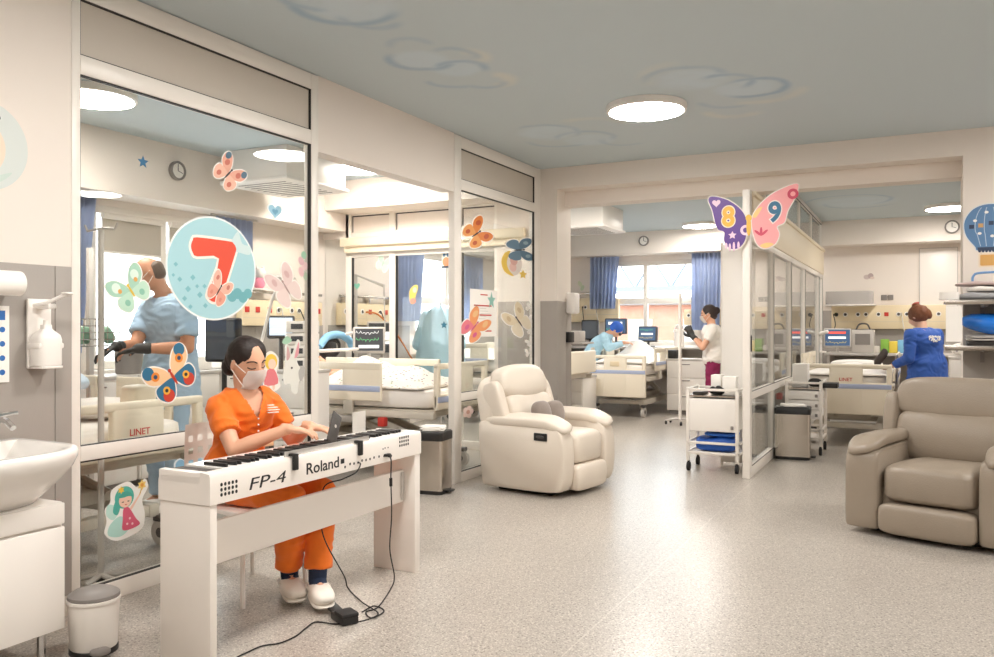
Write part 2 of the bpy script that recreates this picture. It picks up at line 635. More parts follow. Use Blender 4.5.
# the far wall with one window, the outer wall with two
FW = (-4.86, -3.30, 1.02, 2.46)                             # far window: x0, x1, z0, z1
w = MB()
w.bx(WX, FW[0], FY, FY + .2, 0, CEIL); w.bx(FW[1], XR, FY, FY + .2, 0, CEIL)
w.bx(FW[0], FW[1], FY, FY + .2, 0, FW[2]); w.bx(FW[0], FW[1], FY, FY + .2, FW[3], CEIL)
struct('wall_far', w, M_WALL)
W1 = (4.70, 6.25, 0.95, 2.36); W2 = (9.75, 11.6, 0.95, 2.36)
w = MB()
y = YR
for a, b2, z0, z1 in (W1, W2):
    w.bx(WX - .2, WX, y, a, 0, CEIL)
    w.bx(WX - .2, WX, a, b2, 0, z0); w.bx(WX - .2, WX, a, b2, z1, CEIL)
    y = b2
w.bx(WX - .2, WX, y, FY + .2, 0, CEIL)
struct('wall_outer', w, M_WALL)
# boxed-in bulkheads below the ceiling
struct('trim_1', MB().bx(WX, WX + .34, 1.62, BY, 2.42, CEIL), M_WALL)
struct('trim_2', MB().bx(WX, XR, FY - .42, FY, 2.56, CEIL), M_WALL)
struct('trim_3', MB().bx(WX, WX + .34, BY + .1, FY - .42, 2.42, CEIL), M_WALL)
struct('wall_ward', MB().bx(WX, GX - WT, 1.5, 1.62, 0, CEIL), M_WALL)

# grey washable panelling up to shoulder height
ZW = 1.58
def wain(name, *boxes):
    w = MB()
    for bb in boxes: w.bx(*bb, bev=0.002)
    return struct(name, w, M_WAIN)
wain('trim_4', (GX, GX + .008, YR, YA0 - .085, 0, ZW), (GX, GX + .010, YA0 - .083, YA0 - .003, 0, ZW))
wain('trim_5', (GX - .48, OX0, BY - .008, BY, 0, ZW), (OX0, OX0 + .008, BY - .008, BY + .22, 0, ZW), (JX0, JX0 + .008, BY + .22, BY + .44, 0, ZW), (OX0, JX0 + .008, BY + .214, BY + .22, 0, ZW))
wain('trim_6', (OX1, XR, BY - .008, BY, 0, ZW))
wain('trim_7', (WX, FW[0] - .3, FY - .008, FY, 0, ZW), (FW[1] + .3, XR, FY - .008, FY, 0, ZW))
wain('trim_8', (WX, WX + .008, 6.3, BY, 0, 1.34), (WX, WX + .008, BY + .1, W2[0] - .1, 0, 1.34))
# skirting
struct('baseboard_left', MB().bx(GX + .01, GX + .02, YR, YA0 - .01, 0, .09, .003), M_PANEL)
struct('baseboard_right', MB().bx(OX1 + .01, XR, BY - .02, BY - .008, 0, .09, .003), M_PANEL)


def glazed(name, y0, y1, w0, w1, mid=0.72):
    """A bay of the glazed wall in the plane x = GX: frame, clear lower and upper panes, opaque panel on top."""
    r = sroot(name, (GX, (y0 + y1) / 2, 0))
    x0, x1 = GX - .055, GX + .005
    f = MB()
    f.bx(x0, x1, y0, y0 + w0, 0, CEIL - .005, .004); f.bx(x0, x1, y1 - w1, y1, 0, CEIL - .005, .004)
    a, b = y0 + w0, y1 - w1
    f.bx(x0, x1, a, b, 0, .085, .004)
    f.bx(x0, x1, a, b, mid - .035, mid + .035, .004)
    f.bx(x0, x1, a, b, 2.475, 2.565, .004)
    f.bx(x0, x1, a, b, 2.825, CEIL - .005, .004)
    f.build('window_frame', M_FRAME, r)
    g = MB()
    for z0, z1 in ((.085, mid - .035), (mid + .035, 2.475)):
        g.bx(GX - .028, GX - .022, a, b, z0, z1)
    g.build('window_pane', M_GLASS, r)
    p = MB(); p.bx(GX - .03, GX - .012, a, b, 2.565, 2.825)
    p.build('transom_panel', M_PANEL, r)
    s = MB()
    for z0, z1 in ((.085, mid - .035), (mid + .035, 2.475), (2.565, 2.825)):
        for q in ((a, b, z0, z0 + .004), (a, b, z1 - .007, z1), (a, a + .004, z0, z1), (b - .009, b, z0, z1)):
            s.bx(GX - .021, GX + .0, *q)
    s.build('seal', M_SEAL, r)
    return r


glazed('window_1', YA0, YB2, YA - YA0, YB2 - YB)
glazed('window_2', YC, YD, YC2 - YC, .09)
struct('trim_9', MB().bx(GX - .06, GX + .004, YD, BY, 0, CEIL, .003), M_FRAME)

# partition between the left ward and the ward behind it (plane y = PY)
PY = BY + .02
r = sroot('window_3', (-5, PY, 0))
f = MB()
xs = [WX + .36, at(395, 300, Y=PY).x - .04, at(458, 300, Y=PY).x, GX - .5]
for x in xs: f.bx(x - .04, x + .04, PY, PY + .06, 0, 2.62, .004)
f.bx(WX, WX + .36, PY, PY + .06, 2.34, CEIL)
for z0, z1 in ((0, .09), (.70, .77), (2.12, 2.20), (2.32, 2.40), (2.60, 2.64)):
    f.bx(xs[0], xs[-1], PY + .001, PY + .059, z0, z1, .003)
f.build('window_frame', M_FRAME, r)
p = MB(); p.bx(xs[0], xs[-1], PY + .02, PY + .04, 2.40, 2.60); p.bx(xs[0], xs[-1], PY + .02, PY + .04, 2.2, 2.32); p.build('transom_panel', M_WALL, r)
g = MB(); g.bx(xs[0], xs[-1], PY + .027, PY + .033, .09, .70); g.bx(xs[0], xs[-1], PY + .027, PY + .033, .77, 2.12); g.bx(WX, xs[0], PY + .027, PY + .033, .0, 2.34)
g.build('window_pane', M_GLASS, r)
s = MB()
for x in xs: s.bx(x + .041, x + .047, PY + .01, PY + .05, .77, 2.12)
for a, b in zip(xs, xs[1:]): s.bx(a + .05, b - .05, PY + .012, PY + .02, 2.588, 2.60); s.bx(a + .05, a + .056, PY + .012, PY + .02, 2.41, 2.60)
s.build('seal', M_SEAL, r)
b = thing('roller_blind', 'long cream roller blind box over the glazed partition behind the left ward bed', 'blind', (-4.9, PY - .06, 2.2))
MB().bx(WX + .3, GX - .16, PY - .09, PY - .005, 2.24, 2.34, .012).build('cassette', M_CREAMB, b)
MB().bx(WX + .34, GX - .2, PY - .05, PY - .042, 2.17, 2.25).build('fabric', M_CREAMB, b)

struct('trim_11', MB().bx(WX + .34, GX - WT, PY - .40, PY + .06, 2.62, CEIL), M_WALL)
# outer windows -----------------------------------------------------------
def window(name, M, w, h, cols, transom=None, blind=0.0):
    """M: local x along the wall, y up, z into the room."""
    loc = M.to_translation()
    r = sroot(name, loc)
    f = MB(M)
    t = .07
    f.bx(-w / 2, w / 2, 0, t, -.09, .0, .006); f.bx(-w / 2, w / 2, h - t, h, -.09, .0, .006)
    n = len(cols)
    edges = [-w / 2] + [-w / 2 + w * sum(cols[:i + 1]) / sum(cols) for i in range(n)]
    for i, e in enumerate(edges):
        k = t if 0 < i < n else t * 2
        f.bx(max(-w / 2, e - k / 2), min(w / 2, e + k / 2), t * .9, h - t * .9, -.09, -.001, .006)
    if transom: f.bx(-w / 2, w / 2, transom - .05, transom + .05, -.088, -.002, .006)
    f.bx(-w / 2 - .05, w / 2 + .05, -.035, .0, -.08, .12, .008)
    f.build('window_frame', M_FRAME, r)
    g = MB(M); g.bx(-w / 2 + .02, w / 2 - .02, .02, h - .02, -.05, -.044); g.build('window_pane', M_GLASS, r)
    return r, edges


mW1 = frame((WX, (W1[0] + W1[1]) / 2, W1[2]), (0, 1, 0), (0, 0, 1))
window('window_4', mW1, W1[1] - W1[0], W1[3] - W1[2], (.5, .5))
mW2 = frame((WX, (W2[0] + W2[1]) / 2, W2[2]), (0, 1, 0), (0, 0, 1))
window('window_5', mW2, W2[1] - W2[0], W2[3] - W2[2], (.5, .5), 0.75)
mW3 = frame(((FW[0] + FW[1]) / 2, FY, FW[2]), (1, 0, 0), (0, 0, 1))
window('window_6', mW3, FW[1] - FW[0], FW[3] - FW[2], (.42, .58), .76)
# half-lowered blinds
def blind(label, y0, y1, z1, drop):
    b = thing('window_blind', label, 'blind', (WX + .03, (y0 + y1) / 2, z1))
    MB().cyl((WX + .035, y0, z1 - .03), (WX + .035, y1, z1 - .03), .028).build('roller', M_FRAME, b)
    MB().bx(WX + .012, WX + .02, y0 + .01, y1 - .01, z1 - drop, z1 - .03).build('fabric', M_BLIND, b)
    MB().bx(WX + .008, WX + .024, y0 + .01, y1 - .01, z1 - drop - .02, z1 - drop, .004).build('bottom_bar', M_FRAME, b)
    return b
ym = (W1[0] + W1[1]) / 2
blind('beige blind lowered a third over the window pane behind the man in blue scrubs', W1[0] + .1, ym - .04, W1[3] - .06, .33)
blind('beige blind lowered over the window pane hidden behind the round 7 sticker', ym + .04, W1[1] - .1, W1[3] - .06, .33)
b2 = W2[0]
blind('grey beige blind seen through the glazed partition beside the blue curtain', (W2[0] + W2[1]) / 2, W2[1] - .1, W2[3] - .05, .5)

# ward partition between beds 8 and 9 (plane x = PX)
PX = at(749.5, 476, Z=0).x
PY0 = 7.42
r = sroot('window_7', (PX, 10.5, 0))
f = MB()
ys = [PY0] + [at(x, 300, X=PX).y for x in (771, 789, 803)] + [13.0, FY - .45]
f.bx(PX - .032, PX + .032, PY0 - .05, PY0 + .05, 0, 2.5, .006)
for y in ys[1:]: f.bx(PX - .03, PX + .03, y - .025, y + .025, 0, 2.5, .004)
for z0, z1 in ((0, .10), (.68, .75), (2.06, 2.12)): f.bx(PX - .03, PX + .03, PY0, FY - .42, z0, z1, .004)
for y in [8.3, 9.6, 10.9, 12.2, 13.4]: f.bx(PX - .02, PX + .02, y - .02, y + .02, 2.46, CEIL, .003)
f.bx(PX - .02, PX + .02, BY + .44, FY - .42, CEIL - .06, CEIL, .003)
f.build('window_frame', M_FRAME, r)
g = MB(); g.bx(PX - .003, PX + .003, PY0 + .05, FY - .42, .10, .68); g.bx(PX - .003, PX + .003, PY0 + .05, FY - .42, .75, 2.06)
g.bx(PX - .003, PX + .003, BY + .44, FY - .42, 2.47, CEIL - .06)
g.build('window_pane', M_GLASS, r)
s = MB()
for y in ys[1:]:
    s.bx(PX + .031, PX + .034, y - .026, y - .016, .75, 2.06)
    s.bx(PX + .031, PX + .034, y - .026, y - .018, .1, .68)
for y in [8.3, 9.6, 10.9, 12.2]:
    s.bx(PX + .021, PX + .024, y + .02, y + .028, 2.5, CEIL - .06)
for z in (.75, .10): s.bx(PX + .031, PX + .034, PY0 + .05, 13, z, z + .006)
s.bx(PX + .021, PX + .024, BY + .44, 13.4, CEIL - .07, CEIL - .06)
s.build('seal', M_SEAL, r)
hd = MB(); hd.bx(PX + .032, PX + .038, PY0 - .02, PY0 + .02, 1.10, 1.24); hd.build('handle_recess', M_SEAL, r)
b = thing('roller_blind', 'long cream blind box running along the top of the ward 8 and 9 partition', 'blind', (PX, 10.5, 2.12))
MB().bx(PX - .045, PX + .045, PY0 + .06, FY - .43, 2.12, 2.46, .01).build('cassette', M_CREAMB, b)
MB().bx(PX - .055, PX + .065, PY0 + .06, FY - .43, 2.46, 2.50, .006).build('top_rail', M_CREAMB, b)

# white folded door leaf standing left of the partition post
d = thing('screen_panel', 'tall plain white screen panel left of the post carrying the butterfly sign', 'screen', (PX - .2, PY0 + .3, 0))
PYS = PY0 + .60
xl = at(722, 300, Y=PYS).x
MB().bx(xl, PX - .04, PYS, PYS + .04, .03, 2.10, .006).build('leaf', M_WHITE, d)
MB().bx(xl - .012, xl, PYS - .005, PYS + .045, .0, 2.12, .004).build('edge_strip', M_FRAME, d)
MB().bx(PX - .11, PX - .10, PYS - .012, PYS, 1.1, 1.24, .002).build('handle', M_DGREY, d)

# outside: a brick building and a white steel bridge seen in the far window
ob = thing('brick_building', 'pale red brick building across the yard outside the far ward window', 'building', (-5.5, 26, 0))
M_BRICK = mat('pale_brick', 'C98F78', 0.8, var=0.1, vscale=3)
bb = MB(); bb.bx(-12, 2.5, 26, 30, -1, 2.05); bb.build('wall', M_BRICK, ob)
wn = MB()
for x in (-10, -8, -6.2, -4.4, -2.6): wn.bx(x - .4, x + .4, 25.97, 26, .2, 1.6)
wn.build('window', M_LGREY, ob)
MB().bx(-12.2, 2.7, 25.8, 30.2, 2.05, 2.2).build('roof', M_MGREY, ob)
st = thing('steel_footbridge', 'white steel truss footbridge crossing outside the far ward window', 'bridge', (-5, 24, 2.3))
t = MB(); t.bx(-12, 3, 24, 24.3, 2.42, 2.56); t.bx(-12, 3, 24, 24.3, 3.3, 3.4)
for i in range(14):
    x = -12 + i * 1.1
    t.tube([(x, 24.15, 2.5), (x + .55, 24.15, 3.35), (x + 1.1, 24.15, 2.5)], .045, 6)
t.build('truss', mat('bridge_steel', '7A858F', .5), st)
pp = MB()
for x in (-11.5, 2.5): pp.bx(x - .15, x + .15, 24, 24.3, 0, 2.42)
pp.build('pier', M_LGREY, st)
struct('ground', MB().bx(-40, 40, FY + .4, 60, -.3, -.1), M_MGREY)
# ================================================================== HALL: things near the viewer
# ---- washbasin corner
def sink():
    r = thing('vanity_cabinet', 'white vanity cabinet under the washbasin at the left edge', 'cabinet', (-3.2, 1.8, 0))
    x1, y1 = -2.985, 2.14
    MB().bx(GX + .011, x1 - .02, 1.42, y1, .12, .62, .004).build('body', M_WHITE, r)
    MB().bx(x1 - .019, x1, 1.425, y1 - .002, .125, .525, .005).build('door', M_WHITE, r)
    MB().bx(x1 - .019, x1, 1.425, y1 - .002, .535, .618, .005).build('front_rail', M_WHITE, r)
    for yy in (1.47, y1 - .06):
        for xx in (x1 - .06, GX + .08):
            MB().cyl((xx, yy, 0), (xx, yy, .121), .016).build('foot', M_CHROME, r)
    b = thing('washbasin', 'white ceramic washbasin on the vanity cabinet', 'sink', (-3.2, 1.8, .7))
    def outl(sx, sy, z, cx=-3.44, cy=1.82, n=40):
        pts = []
        for i in range(n):
            t = -math.pi / 2 + math.pi * i / (n - 1)
            c, s_ = math.cos(t), math.sin(t)
            pts.append((cx + sx * abs(c) ** .38, cy + sy * math.copysign(abs(s_) ** .62, s_), z))
        return pts
    m = MB()
    m.loft([outl(.42, .31, .622), outl(.46, .335, .66), outl(.52, .38, .72), outl(.555, .405, .765), outl(.57, .418, .80), outl(.572, .42, .825), outl(.565, .415, .833),
            outl(.47, .385, .833, -3.38), outl(.455, .37, .825, -3.38), outl(.42, .33, .77, -3.37), outl(.34, .26, .725, -3.35), outl(.26, .2, .718, -3.33)])
    m.build('basin', M_WHITEG, b, smooth=60)
    t = thing('basin_tap', 'chrome tap at the back of the washbasin', 'tap', (-3.37, 2.0, .83))
    q = at(2, 424, X=-3.36)
    m = MB(); m.cyl((-3.37, q.y - .03, .828), (-3.37, q.y - .03, .93), .022); m.tube(curve3([(-3.37, q.y - .03, .91), (-3.30, q.y - .03, .93), (-3.24, q.y - .03, .90)]), .013)
    m.build('spout', M_CHROME, t)
    MB().tube([(-3.37, q.y - .03, .935), (-3.36, q.y + .02, .945), (-3.34, q.y + .055, .95)], [.02, .01, .009]).build('lever', M_CHROME, t)
sink()

r = thing('pedal_bin', 'small white pedal bin with a grey lid beside the washbasin cabinet', 'bin', (-2.965, 2.25, 0))
Mb = Matrix.Translation((-2.965, 2.25, 0)) @ Matrix.Diagonal((.9, .9, .87, 1))
MB().lathe([(.098, .0), (.102, .004), (.102, .022), (.098, .026)], 32, Mb).build('base_ring', M_BLACK, r)
MB().lathe([(.095, .024), (.098, .03), (.106, .2), (.107, .235), (.112, .238), (.112, .25), (.104, .252)], 32, Mb).build('bucket', M_WHITE, r)
MB().lathe([(.106, .252), (.109, .256), (.107, .268), (.085, .283), (.04, .29), (.001, .291)], 32, Mb).build('lid', M_MGREY, r)
pd = MB(); pd.soft((-2.875, 2.21, .026), (.065, .07, .028), 3); pd.build('pedal', M_MGREY, r)

# ---- things on the plain wall
def on_wall(px, py, off=0.0):
    q = at(px, py, X=GX + .012 + off); return q
q = on_wall(40, 335)
r = thing('soap_dispenser', 'white wall soap dispenser with an elbow lever on the grey panel', 'dispenser', (GX + .012, q.y, q.z))
x = GX + .012
y0, z0 = q.y - .01, 1.30
zt = at(30, 301, X=x).z; zb = at(40, 368, X=x).z
MB().bx(x, x + .014, y0 - .055, y0 + .055, zb, zt + .01, .005).build('back_plate', M_WHITE, r)
m = MB(); m.bx(x + .012, x + .10, y0 - .05, y0 + .05, zb, zb + .012, .004); m.bx(x + .012, x + .03, y0 - .05, y0 + .05, zb, zb + .03, .004); m.build('shelf', M_WHITE, r)
m = MB()
m.loft([[(x + .056 + sx * .044 * k, y0 + sy * .056 * k, zb + zz) for sx, sy in rrect(2, 2, .5, 4)] for zz, k in ((.013, .96), (.02, 1), (.125, 1), (.145, .9), (.165, .5), (.172, .38), (.19, .36))])
m.build('soap_bottle', M_WHITE, r)
m = MB(); m.bx(x + .012, x + .095, y0 - .060, y0 + .060, zb + .085, zb + .112, .008); m.build('clamp_band', M_WHITE, r)
m = MB(); m.cyl((x + .056, y0, zb + .185), (x + .056, y0, zb + .21), .012); m.build('pump_neck', M_WHITE, r)
m = MB(); m.bx(x + .012, x + .10, y0 - .02, y0 + .02, zt - .035, zt - .012, .006)
m.build('pump_head', M_WHITE, r)
m = MB(); m.tube(curve3([(x + .03, y0 - .04, zt - .02), (x + .08, y0 - .02, zt - .010), (x + .11, y0 + .01, zt + .01), (x + .135, y0 + .035, zt + .03)]), [.008] * 24 + [.009], 8)
m.soft((x + .14, y0 + .04, zt + .032), (.05, .04, .014), 3); m.build('lever', M_WHITE, r)

q = on_wall(10, 284)
r = thing('paper_towel_holder', 'white paper towel roll on the grey panel at the left edge', 'paper towel', (x, q.y - .1, q.z))
zc = q.z; ye = at(21, 284, X=x + .07).y
m = MB(); m.cyl((x + .065, ye - .25, zc), (x + .065, ye - .004, zc), .052, n=28); m.build('paper_roll', M_PAPER, r)
m = MB(); m.bx(x, x + .012, ye - .24, ye - .01, zc - .025, zc + .025, .004); m.bx(x, x + .066, ye - .254, ye - .248, zc - .02, zc + .02, .003); m.cyl((x + .065, ye - .258, zc), (x + .065, ye, zc), .014); m.build('bracket', M_WHITE, r)

q = on_wall(4, 344)
r = thing('wall_notice', 'white notice sheet with a blue heading below the paper towel roll', 'notice', (x, q.y, q.z))
ye = at(9, 344, X=x).y; z1 = at(9, 306, X=x).z; z0 = at(9, 382, X=x).z
MB().bx(x - .001, x + .002, ye - .21, ye, z0, z1).build('sheet', M_PAPER, r)
MB().bx(x + .0019, x + .0026, ye - .19, ye - .018, z1 - .06, z1 - .02).build('heading', M_BLUE, r)
m = MB()
for k in range(4):
    m.prism(ell(0, 0, .012, .012), 0, .0006, frame((x + .002, ye - .03, z1 - .1 - k * .06), (0, 1, 0), (0, 0, 1)))
    m.bx(x + .0019, x + .0024, ye - .18, ye - .06, z1 - .105 - k * .06, z1 - .098 - k * .06)
m.build('print', M_BLUE, r)

# ---- digital piano ----------------------------------------------------------
PXR, PXF = -2.38, -2.655
PY1, PY2 = 2.30, 3.79
r = thing('digital_piano', 'white stage piano on a white panel stand in front of the seated woman', 'piano', ((PXR + PXF) / 2, (PY1 + PY2) / 2, 0))
M_PIANO = mat('piano_white', 'F0E9E2', 0.3, coat=0.2)
m = MB()
prof = [(PXR, .63), (PXR, .735), (PXR - .006, .748), (PXR - .05, .752), (PXR - .052, .735), (PXF + .03, .728), (PXF + .004, .722), (PXF, .71), (PXF, .63)]
m.loft([[(a, yy, z) for a, z in prof] for yy in (PY1, PY2)])
for yy in (PY1, PY2 - .035):   # end cheeks
    m.bx(PXF, PXR - .045, yy, yy + .035, .70, .752, .006)
m.build('body', M_PIANO, r)
ky0, ky1 = PY1 + .12, PY2 - .06
n = 52; kw = (ky1 - ky0) / n
m = MB()
for i in range(n):
    m.bx(PXF + .012, PXR - .056, ky0 + i * kw + .0006, ky0 + (i + 1) * kw - .0006, .735, .752, .0015, 1)
m.build('white_keys', M_WHITEG, r)
m = MB()
for i in range(n - 1):
    if (i % 7) in (0, 2, 3, 5, 6):
        yy = ky0 + (i + 1) * kw
        m.box(((PXR - .058 + PXF + .095) / 2, yy, .757), (PXR - .058 - PXF - .095, .0125, .018), .003)
m.build('black_keys', M_BLACK, r)
m = MB(); m.bx(PXF + .004, PXR - .052, PY1 + .036, ky0 - .004, .725, .745, .003); m.build('control_panel', M_DGREY, r)
# stand
m = MB(); m.bx(PXF + .005, PXR - .004, PY1 + .004, PY1 + .04, 0.0, .628, .003); m.build('leg', M_PIANO, r)
m = MB(); m.bx(PXF + .005, PXR - .004, PY2 - .055, PY2 - .004, 0.0, .628, .003); m.build('leg', M_PIANO, r)
m = MB(); m.bx(PXR - .10, PXR - .075, PY1 + .041, PY2 - .056, .375, .545, .003); m.build('cross_board', M_PIANO, r)
m = MB()
for zz in (.40, .46, .52): m.cyl((PXR - .074, PY2 - .075, zz), (PXR - .068, PY2 - .075, zz), .008)
m.bx(PXR - .075, PXR - .070, PY2 - .085, PY2 - .056, .385, .535, .002); m.build('bracket', M_LGREY, r)
# back panel print
def rear(px, py): return at(px, py, X=PXR)
def rf(px, py): return frame(tuple(rear(px, py) + V((.0, 0, 0))), (0, 1, 0), (0, 0, 1))
m = MB()
a, b = rear(248, 482), rear(288, 482)
m.text('FP-4', .068, frame((PXR + .0002, rear(267, 481).y, rear(267, 481).z), (0, 1, 0), (0, 0, 1)), .0006, .0, shear=.18, sx=1.8)
m.build('lettering', M_BLACK, r)
m = MB()
c = rear(323, 466)
m.text('Roland', .070, frame((PXR + .0002, c.y, c.z), (0, 1, 0), (0, 0, 1)), .0006, .0008, sx=1.2)
c = rear(341, 461.5)
m.bx(PXR, PXR + .001, c.y - .002, c.y + .024, c.z - .011, c.z + .011)
m.build('lettering', M_BLACK, r)
m = MB()
for cx, cy, dx in ((229, 488, 0), (404, 441, 0)):
    c = rear(cx, cy)
    for i in range(5):
        for k in range(3):
            m.prism(ell(0, 0, .0062, .0072, 12), 0, .0008, frame((PXR, c.y + (i - 2) * .0195, c.z + (k - 1) * .0195), (0, 1, 0), (0, 0, 1)))
m.build('speaker_holes', M_BLACK, r)
m = MB()
for px, py in ((345, 466), (350, 463), (354, 462.5), (358, 461.5), (362, 459.5), (366, 459), (370, 458), (374, 456.5), (379, 455.5), (384, 455)):
    c = rear(px, py + 1); m.prism(ell(0, 0, .006, .0065, 10), 0, .0008, frame((PXR, c.y, c.z), (0, 1, 0), (0, 0, 1)))
for px, py in ((383, 449), (385, 448), (388, 447.5)):
    c = rear(px, py); m.bx(PXR, PXR + .0008, c.y - .004, c.y + .004, c.z - .003, c.z + .003)
m.build('sockets', M_BLACK, r)
for px in (294, 359):
    c = rear(px, 459 if px == 294 else 443)
    m = MB(); m.bx(PXR + .0005, PXR + .016, c.y - .014, c.y + .014, .695, .756, .004); m.bx(PXR - .03, PXR + .016, c.y - .014, c.y + .014, .753, .766, .004)
    m.build('clip', M_BLACK, r)
# clear music rest behind the clips
ms = MB(); yA, yB = rear(288, 450).y, rear(372, 450).y
ms.bx(PXR - .022, PXR - .018, yA, yB, .753, .775); ms.build('music_rest', translucent('clear_acrylic', 'D6D2CC', .45), r)

r = thing('smartphone', 'dark smartphone propped upright on the music rest of the piano', 'phone', (PXR - .05, rear(332, 440).y, .80))
c = at(331, 431, X=PXR - .04)
Mp = Matrix.Translation((PXR - .04, c.y, .773)) @ Matrix.Rotation(R(-34), 4, V((1, 0, 0))) @ Matrix.Rotation(R(-10), 4, V((0, 1, 0)))
MB(Mp).box((0, 0, .075), (.009, .072, .15), .004).build('body', M_DGREY, r)
MB(Mp).box((-.005, 0, .075), (.001, .064, .138)).build('screen', M_BLACK, r)
m = MB(Mp); m.prism(ell(0, .085, .008, .008), .0045, .0055, frame((0, 0, 0), (0, 1, 0), (0, 0, 1))); m.build('lens', M_LGREY, r)

# pedal and cables
q = at(345, 617, Z=.02)
r = thing('sustain_pedal', 'black sustain pedal on the floor in front of the clogs', 'pedal', (q.x, q.y, 0), R(-28))
Mp = PM[r.name]
MB(Mp).bx(-.07, .06, -.04, .04, 0, .035, .008).build('base', M_BLACK, r)
m = MB(Mp); m.box((-.14, 0, .03), (.17, .055, .012), .004, Matrix.Rotation(R(6), 3, 'Y')); m.build('foot_plate', M_BLACK, r)
MB(Mp).bx(-.03, .062, -.042, .042, .03, .052, .01).build('cap', M_BLACKR, r)
def cable(label, pts, rad=.0032):
    return solo(MB().tube(curve3(pts, 10), rad, 8), 'cable', M_BLACKR, label, 'cable')
f = lambda px, py: tuple(at(px, py, Z=.0045))
g = lambda px, py: tuple(at(px, py, Z=.0125))
c1 = rear(386, 455)
pc = cable('black power cable hanging from the right side of the piano to the floor',
      [(PXR + .006, c1.y, c1.z - .002), (PXR + .03, c1.y, c1.z - .02), (PXR + .026, c1.y + .005, c1.z - .12), (PXR + .02, c1.y + .02, .36), (PXR + .03, c1.y - .01, .2), (PXR + .03, c1.y + .03, .05), f(390, 590), f(378, 607), f(366, 612), f(372, 618), f(384, 611), f(374, 606), f(362, 612)])
m = MB(); m.tube([(PXR + .006, c1.y, c1.z), (PXR + .03, c1.y, c1.z - .004)], .009); m.bx(PXR + .0012, PXR + .02, c1.y - .022, c1.y + .016, c1.z - .006, c1.z + .008, .003)
m.build('plug', M_BLACK, pc)
m = MB(); m.cyl((PXR + .026, c1.y + .004, c1.z - .115), (PXR + .024, c1.y + .008, c1.z - .155), .008)
m.build('ferrite_bead', M_BLACKR, pc)
c2 = rear(357, 462)
cable('black thin cable from the middle socket of the piano down to the pedal',
      [(PXR + .004, c2.y, c2.z), (PXR + .02, c2.y, c2.z - .01), (PXR + .014, c2.y - .03, .62), (PXR - .04, c2.y - .06, .59), (PXR - .118, c2.y - .10, .55), (PXR - .118, c2.y - .12, .40), (PXR - .09, c2.y - .12, .3), (PXR - .0, c2.y - .1, .15), g(348, 588), g(362, 602), g(378, 613), g(369, 619), g(358, 622)])
cable('black cable snaking from the pedal across the floor to the lower edge',
      [f(347, 623), f(335, 624), f(316, 622), f(306, 628), f(296, 636), f(280, 643), f(262, 646), f(248, 652), f(236, 658), f(225, 668)])

# ---- the chair of the seated woman
r = thing('plastic_chair', 'white plastic chair with a perforated back under the seated woman', 'chair', (-3.02, 3.13, 0), R(-10))
Mc = PM[r.name]
M_CH = mat('chair_white', 'F0EAE4', 0.4)
m = MB(Mc); m.soft((.04, 0, .435), (.50, .43, .03), 6); m.build('seat', M_CH, r)
# back: perforated shell
m = MB(Mc)
nu, nv = 13, 13
P = lambda u, v: V((-.215 - .04 * v + .05 * (2 * u - 1) ** 2, (u - .5) * .42 * (1 - .12 * v * v), .46 + .36 * v))
vs = [[m.bm.verts.new(Mc @ P(i / (nu - 1), j / (nv - 1))) for i in range(nu)] for j in range(nv)]
for j in range(nv - 1):
    for i in range(nu - 1):
        if i % 2 == 1 and j % 2 == 1 and 0 < i < nu - 2 and 1 < j < nv - 2:
            continue
        m.bm.faces.new((vs[j][i], vs[j][i + 1], vs[j + 1][i + 1], vs[j + 1][i]))
bmesh.ops.solidify(m.bm, geom=list(m.bm.faces), thickness=.008)
m.build('backrest', M_CH, r)
for sx, sy in ((.235, -.17), (.235, .17), (-.15, -.17), (-.15, .17)):
    MB(Mc).tube([(sx, sy, .425), (sx * 1.12, sy * 1.1, .0)], .012).build('leg', M_CH, r)

# ---- steel bins -----------------------------------------------------------------
def steel_bin(label, x, y, a, wx, wy, h, litter):
    r = thing('waste_bin', label, 'bin', (x, y, 0), a)
    M = PM[r.name]
    def ring_(k, z, s=1.0): return [(px, py, z) for px, py in rrect(wx * s, wy * s, .03, 4)]
    MB(M).loft([ring_(0, .0, .97), ring_(0, .03, .97)]).build('base', M_BLACK, r)
    MB(M).loft([ring_(0, .03), ring_(0, h - .07)]).build('body', M_STEEL, r)
    MB(M).loft([ring_(0, h - .07, 1.03), ring_(0, h - .01, 1.03), ring_(0, h, .97)]).build('lid', M_BLACK, r)
    pdl = MB(M); pdl.bx(wx / 2, wx / 2 + .05, -.04, .04, .015, .03, .004); pdl.build('pedal', M_BLACK, r)
    return r
steel_bin('steel waste bin with papers on its black lid in the ward doorway', -3.44, 5.66, R(8), .24, .24, .49, True)
b2 = at(793, 458, Z=0)
steel_bin('steel waste bin right of the partition under the second trolley', b2.x + .0, b2.y + .0, R(4), .33, .26, .52, True)
def litter(label, x, y, z, a, w, d, h, cat='papers', name='paper_stack', M=M_PAPER):
    r = MB(place(x, y, z, a))
    for k in range(4):
        r.box((.008 * (-1) ** k, .006 * k, h * (k + .5) / 4), (w, d, h / 4.3), .001, Matrix.Rotation(.12 * (-1) ** k, 3, 'Z'))
    return solo(r, name, M, label, cat)
litter('white papers lying on the lid of the bin in the ward doorway', -3.44, 5.66, .492, .3, .17, .15, .035)
litter('printed leaflets lying on the lid of the bin right of the partition', b2.x, b2.y, .522, .2, .22, .16, .02)

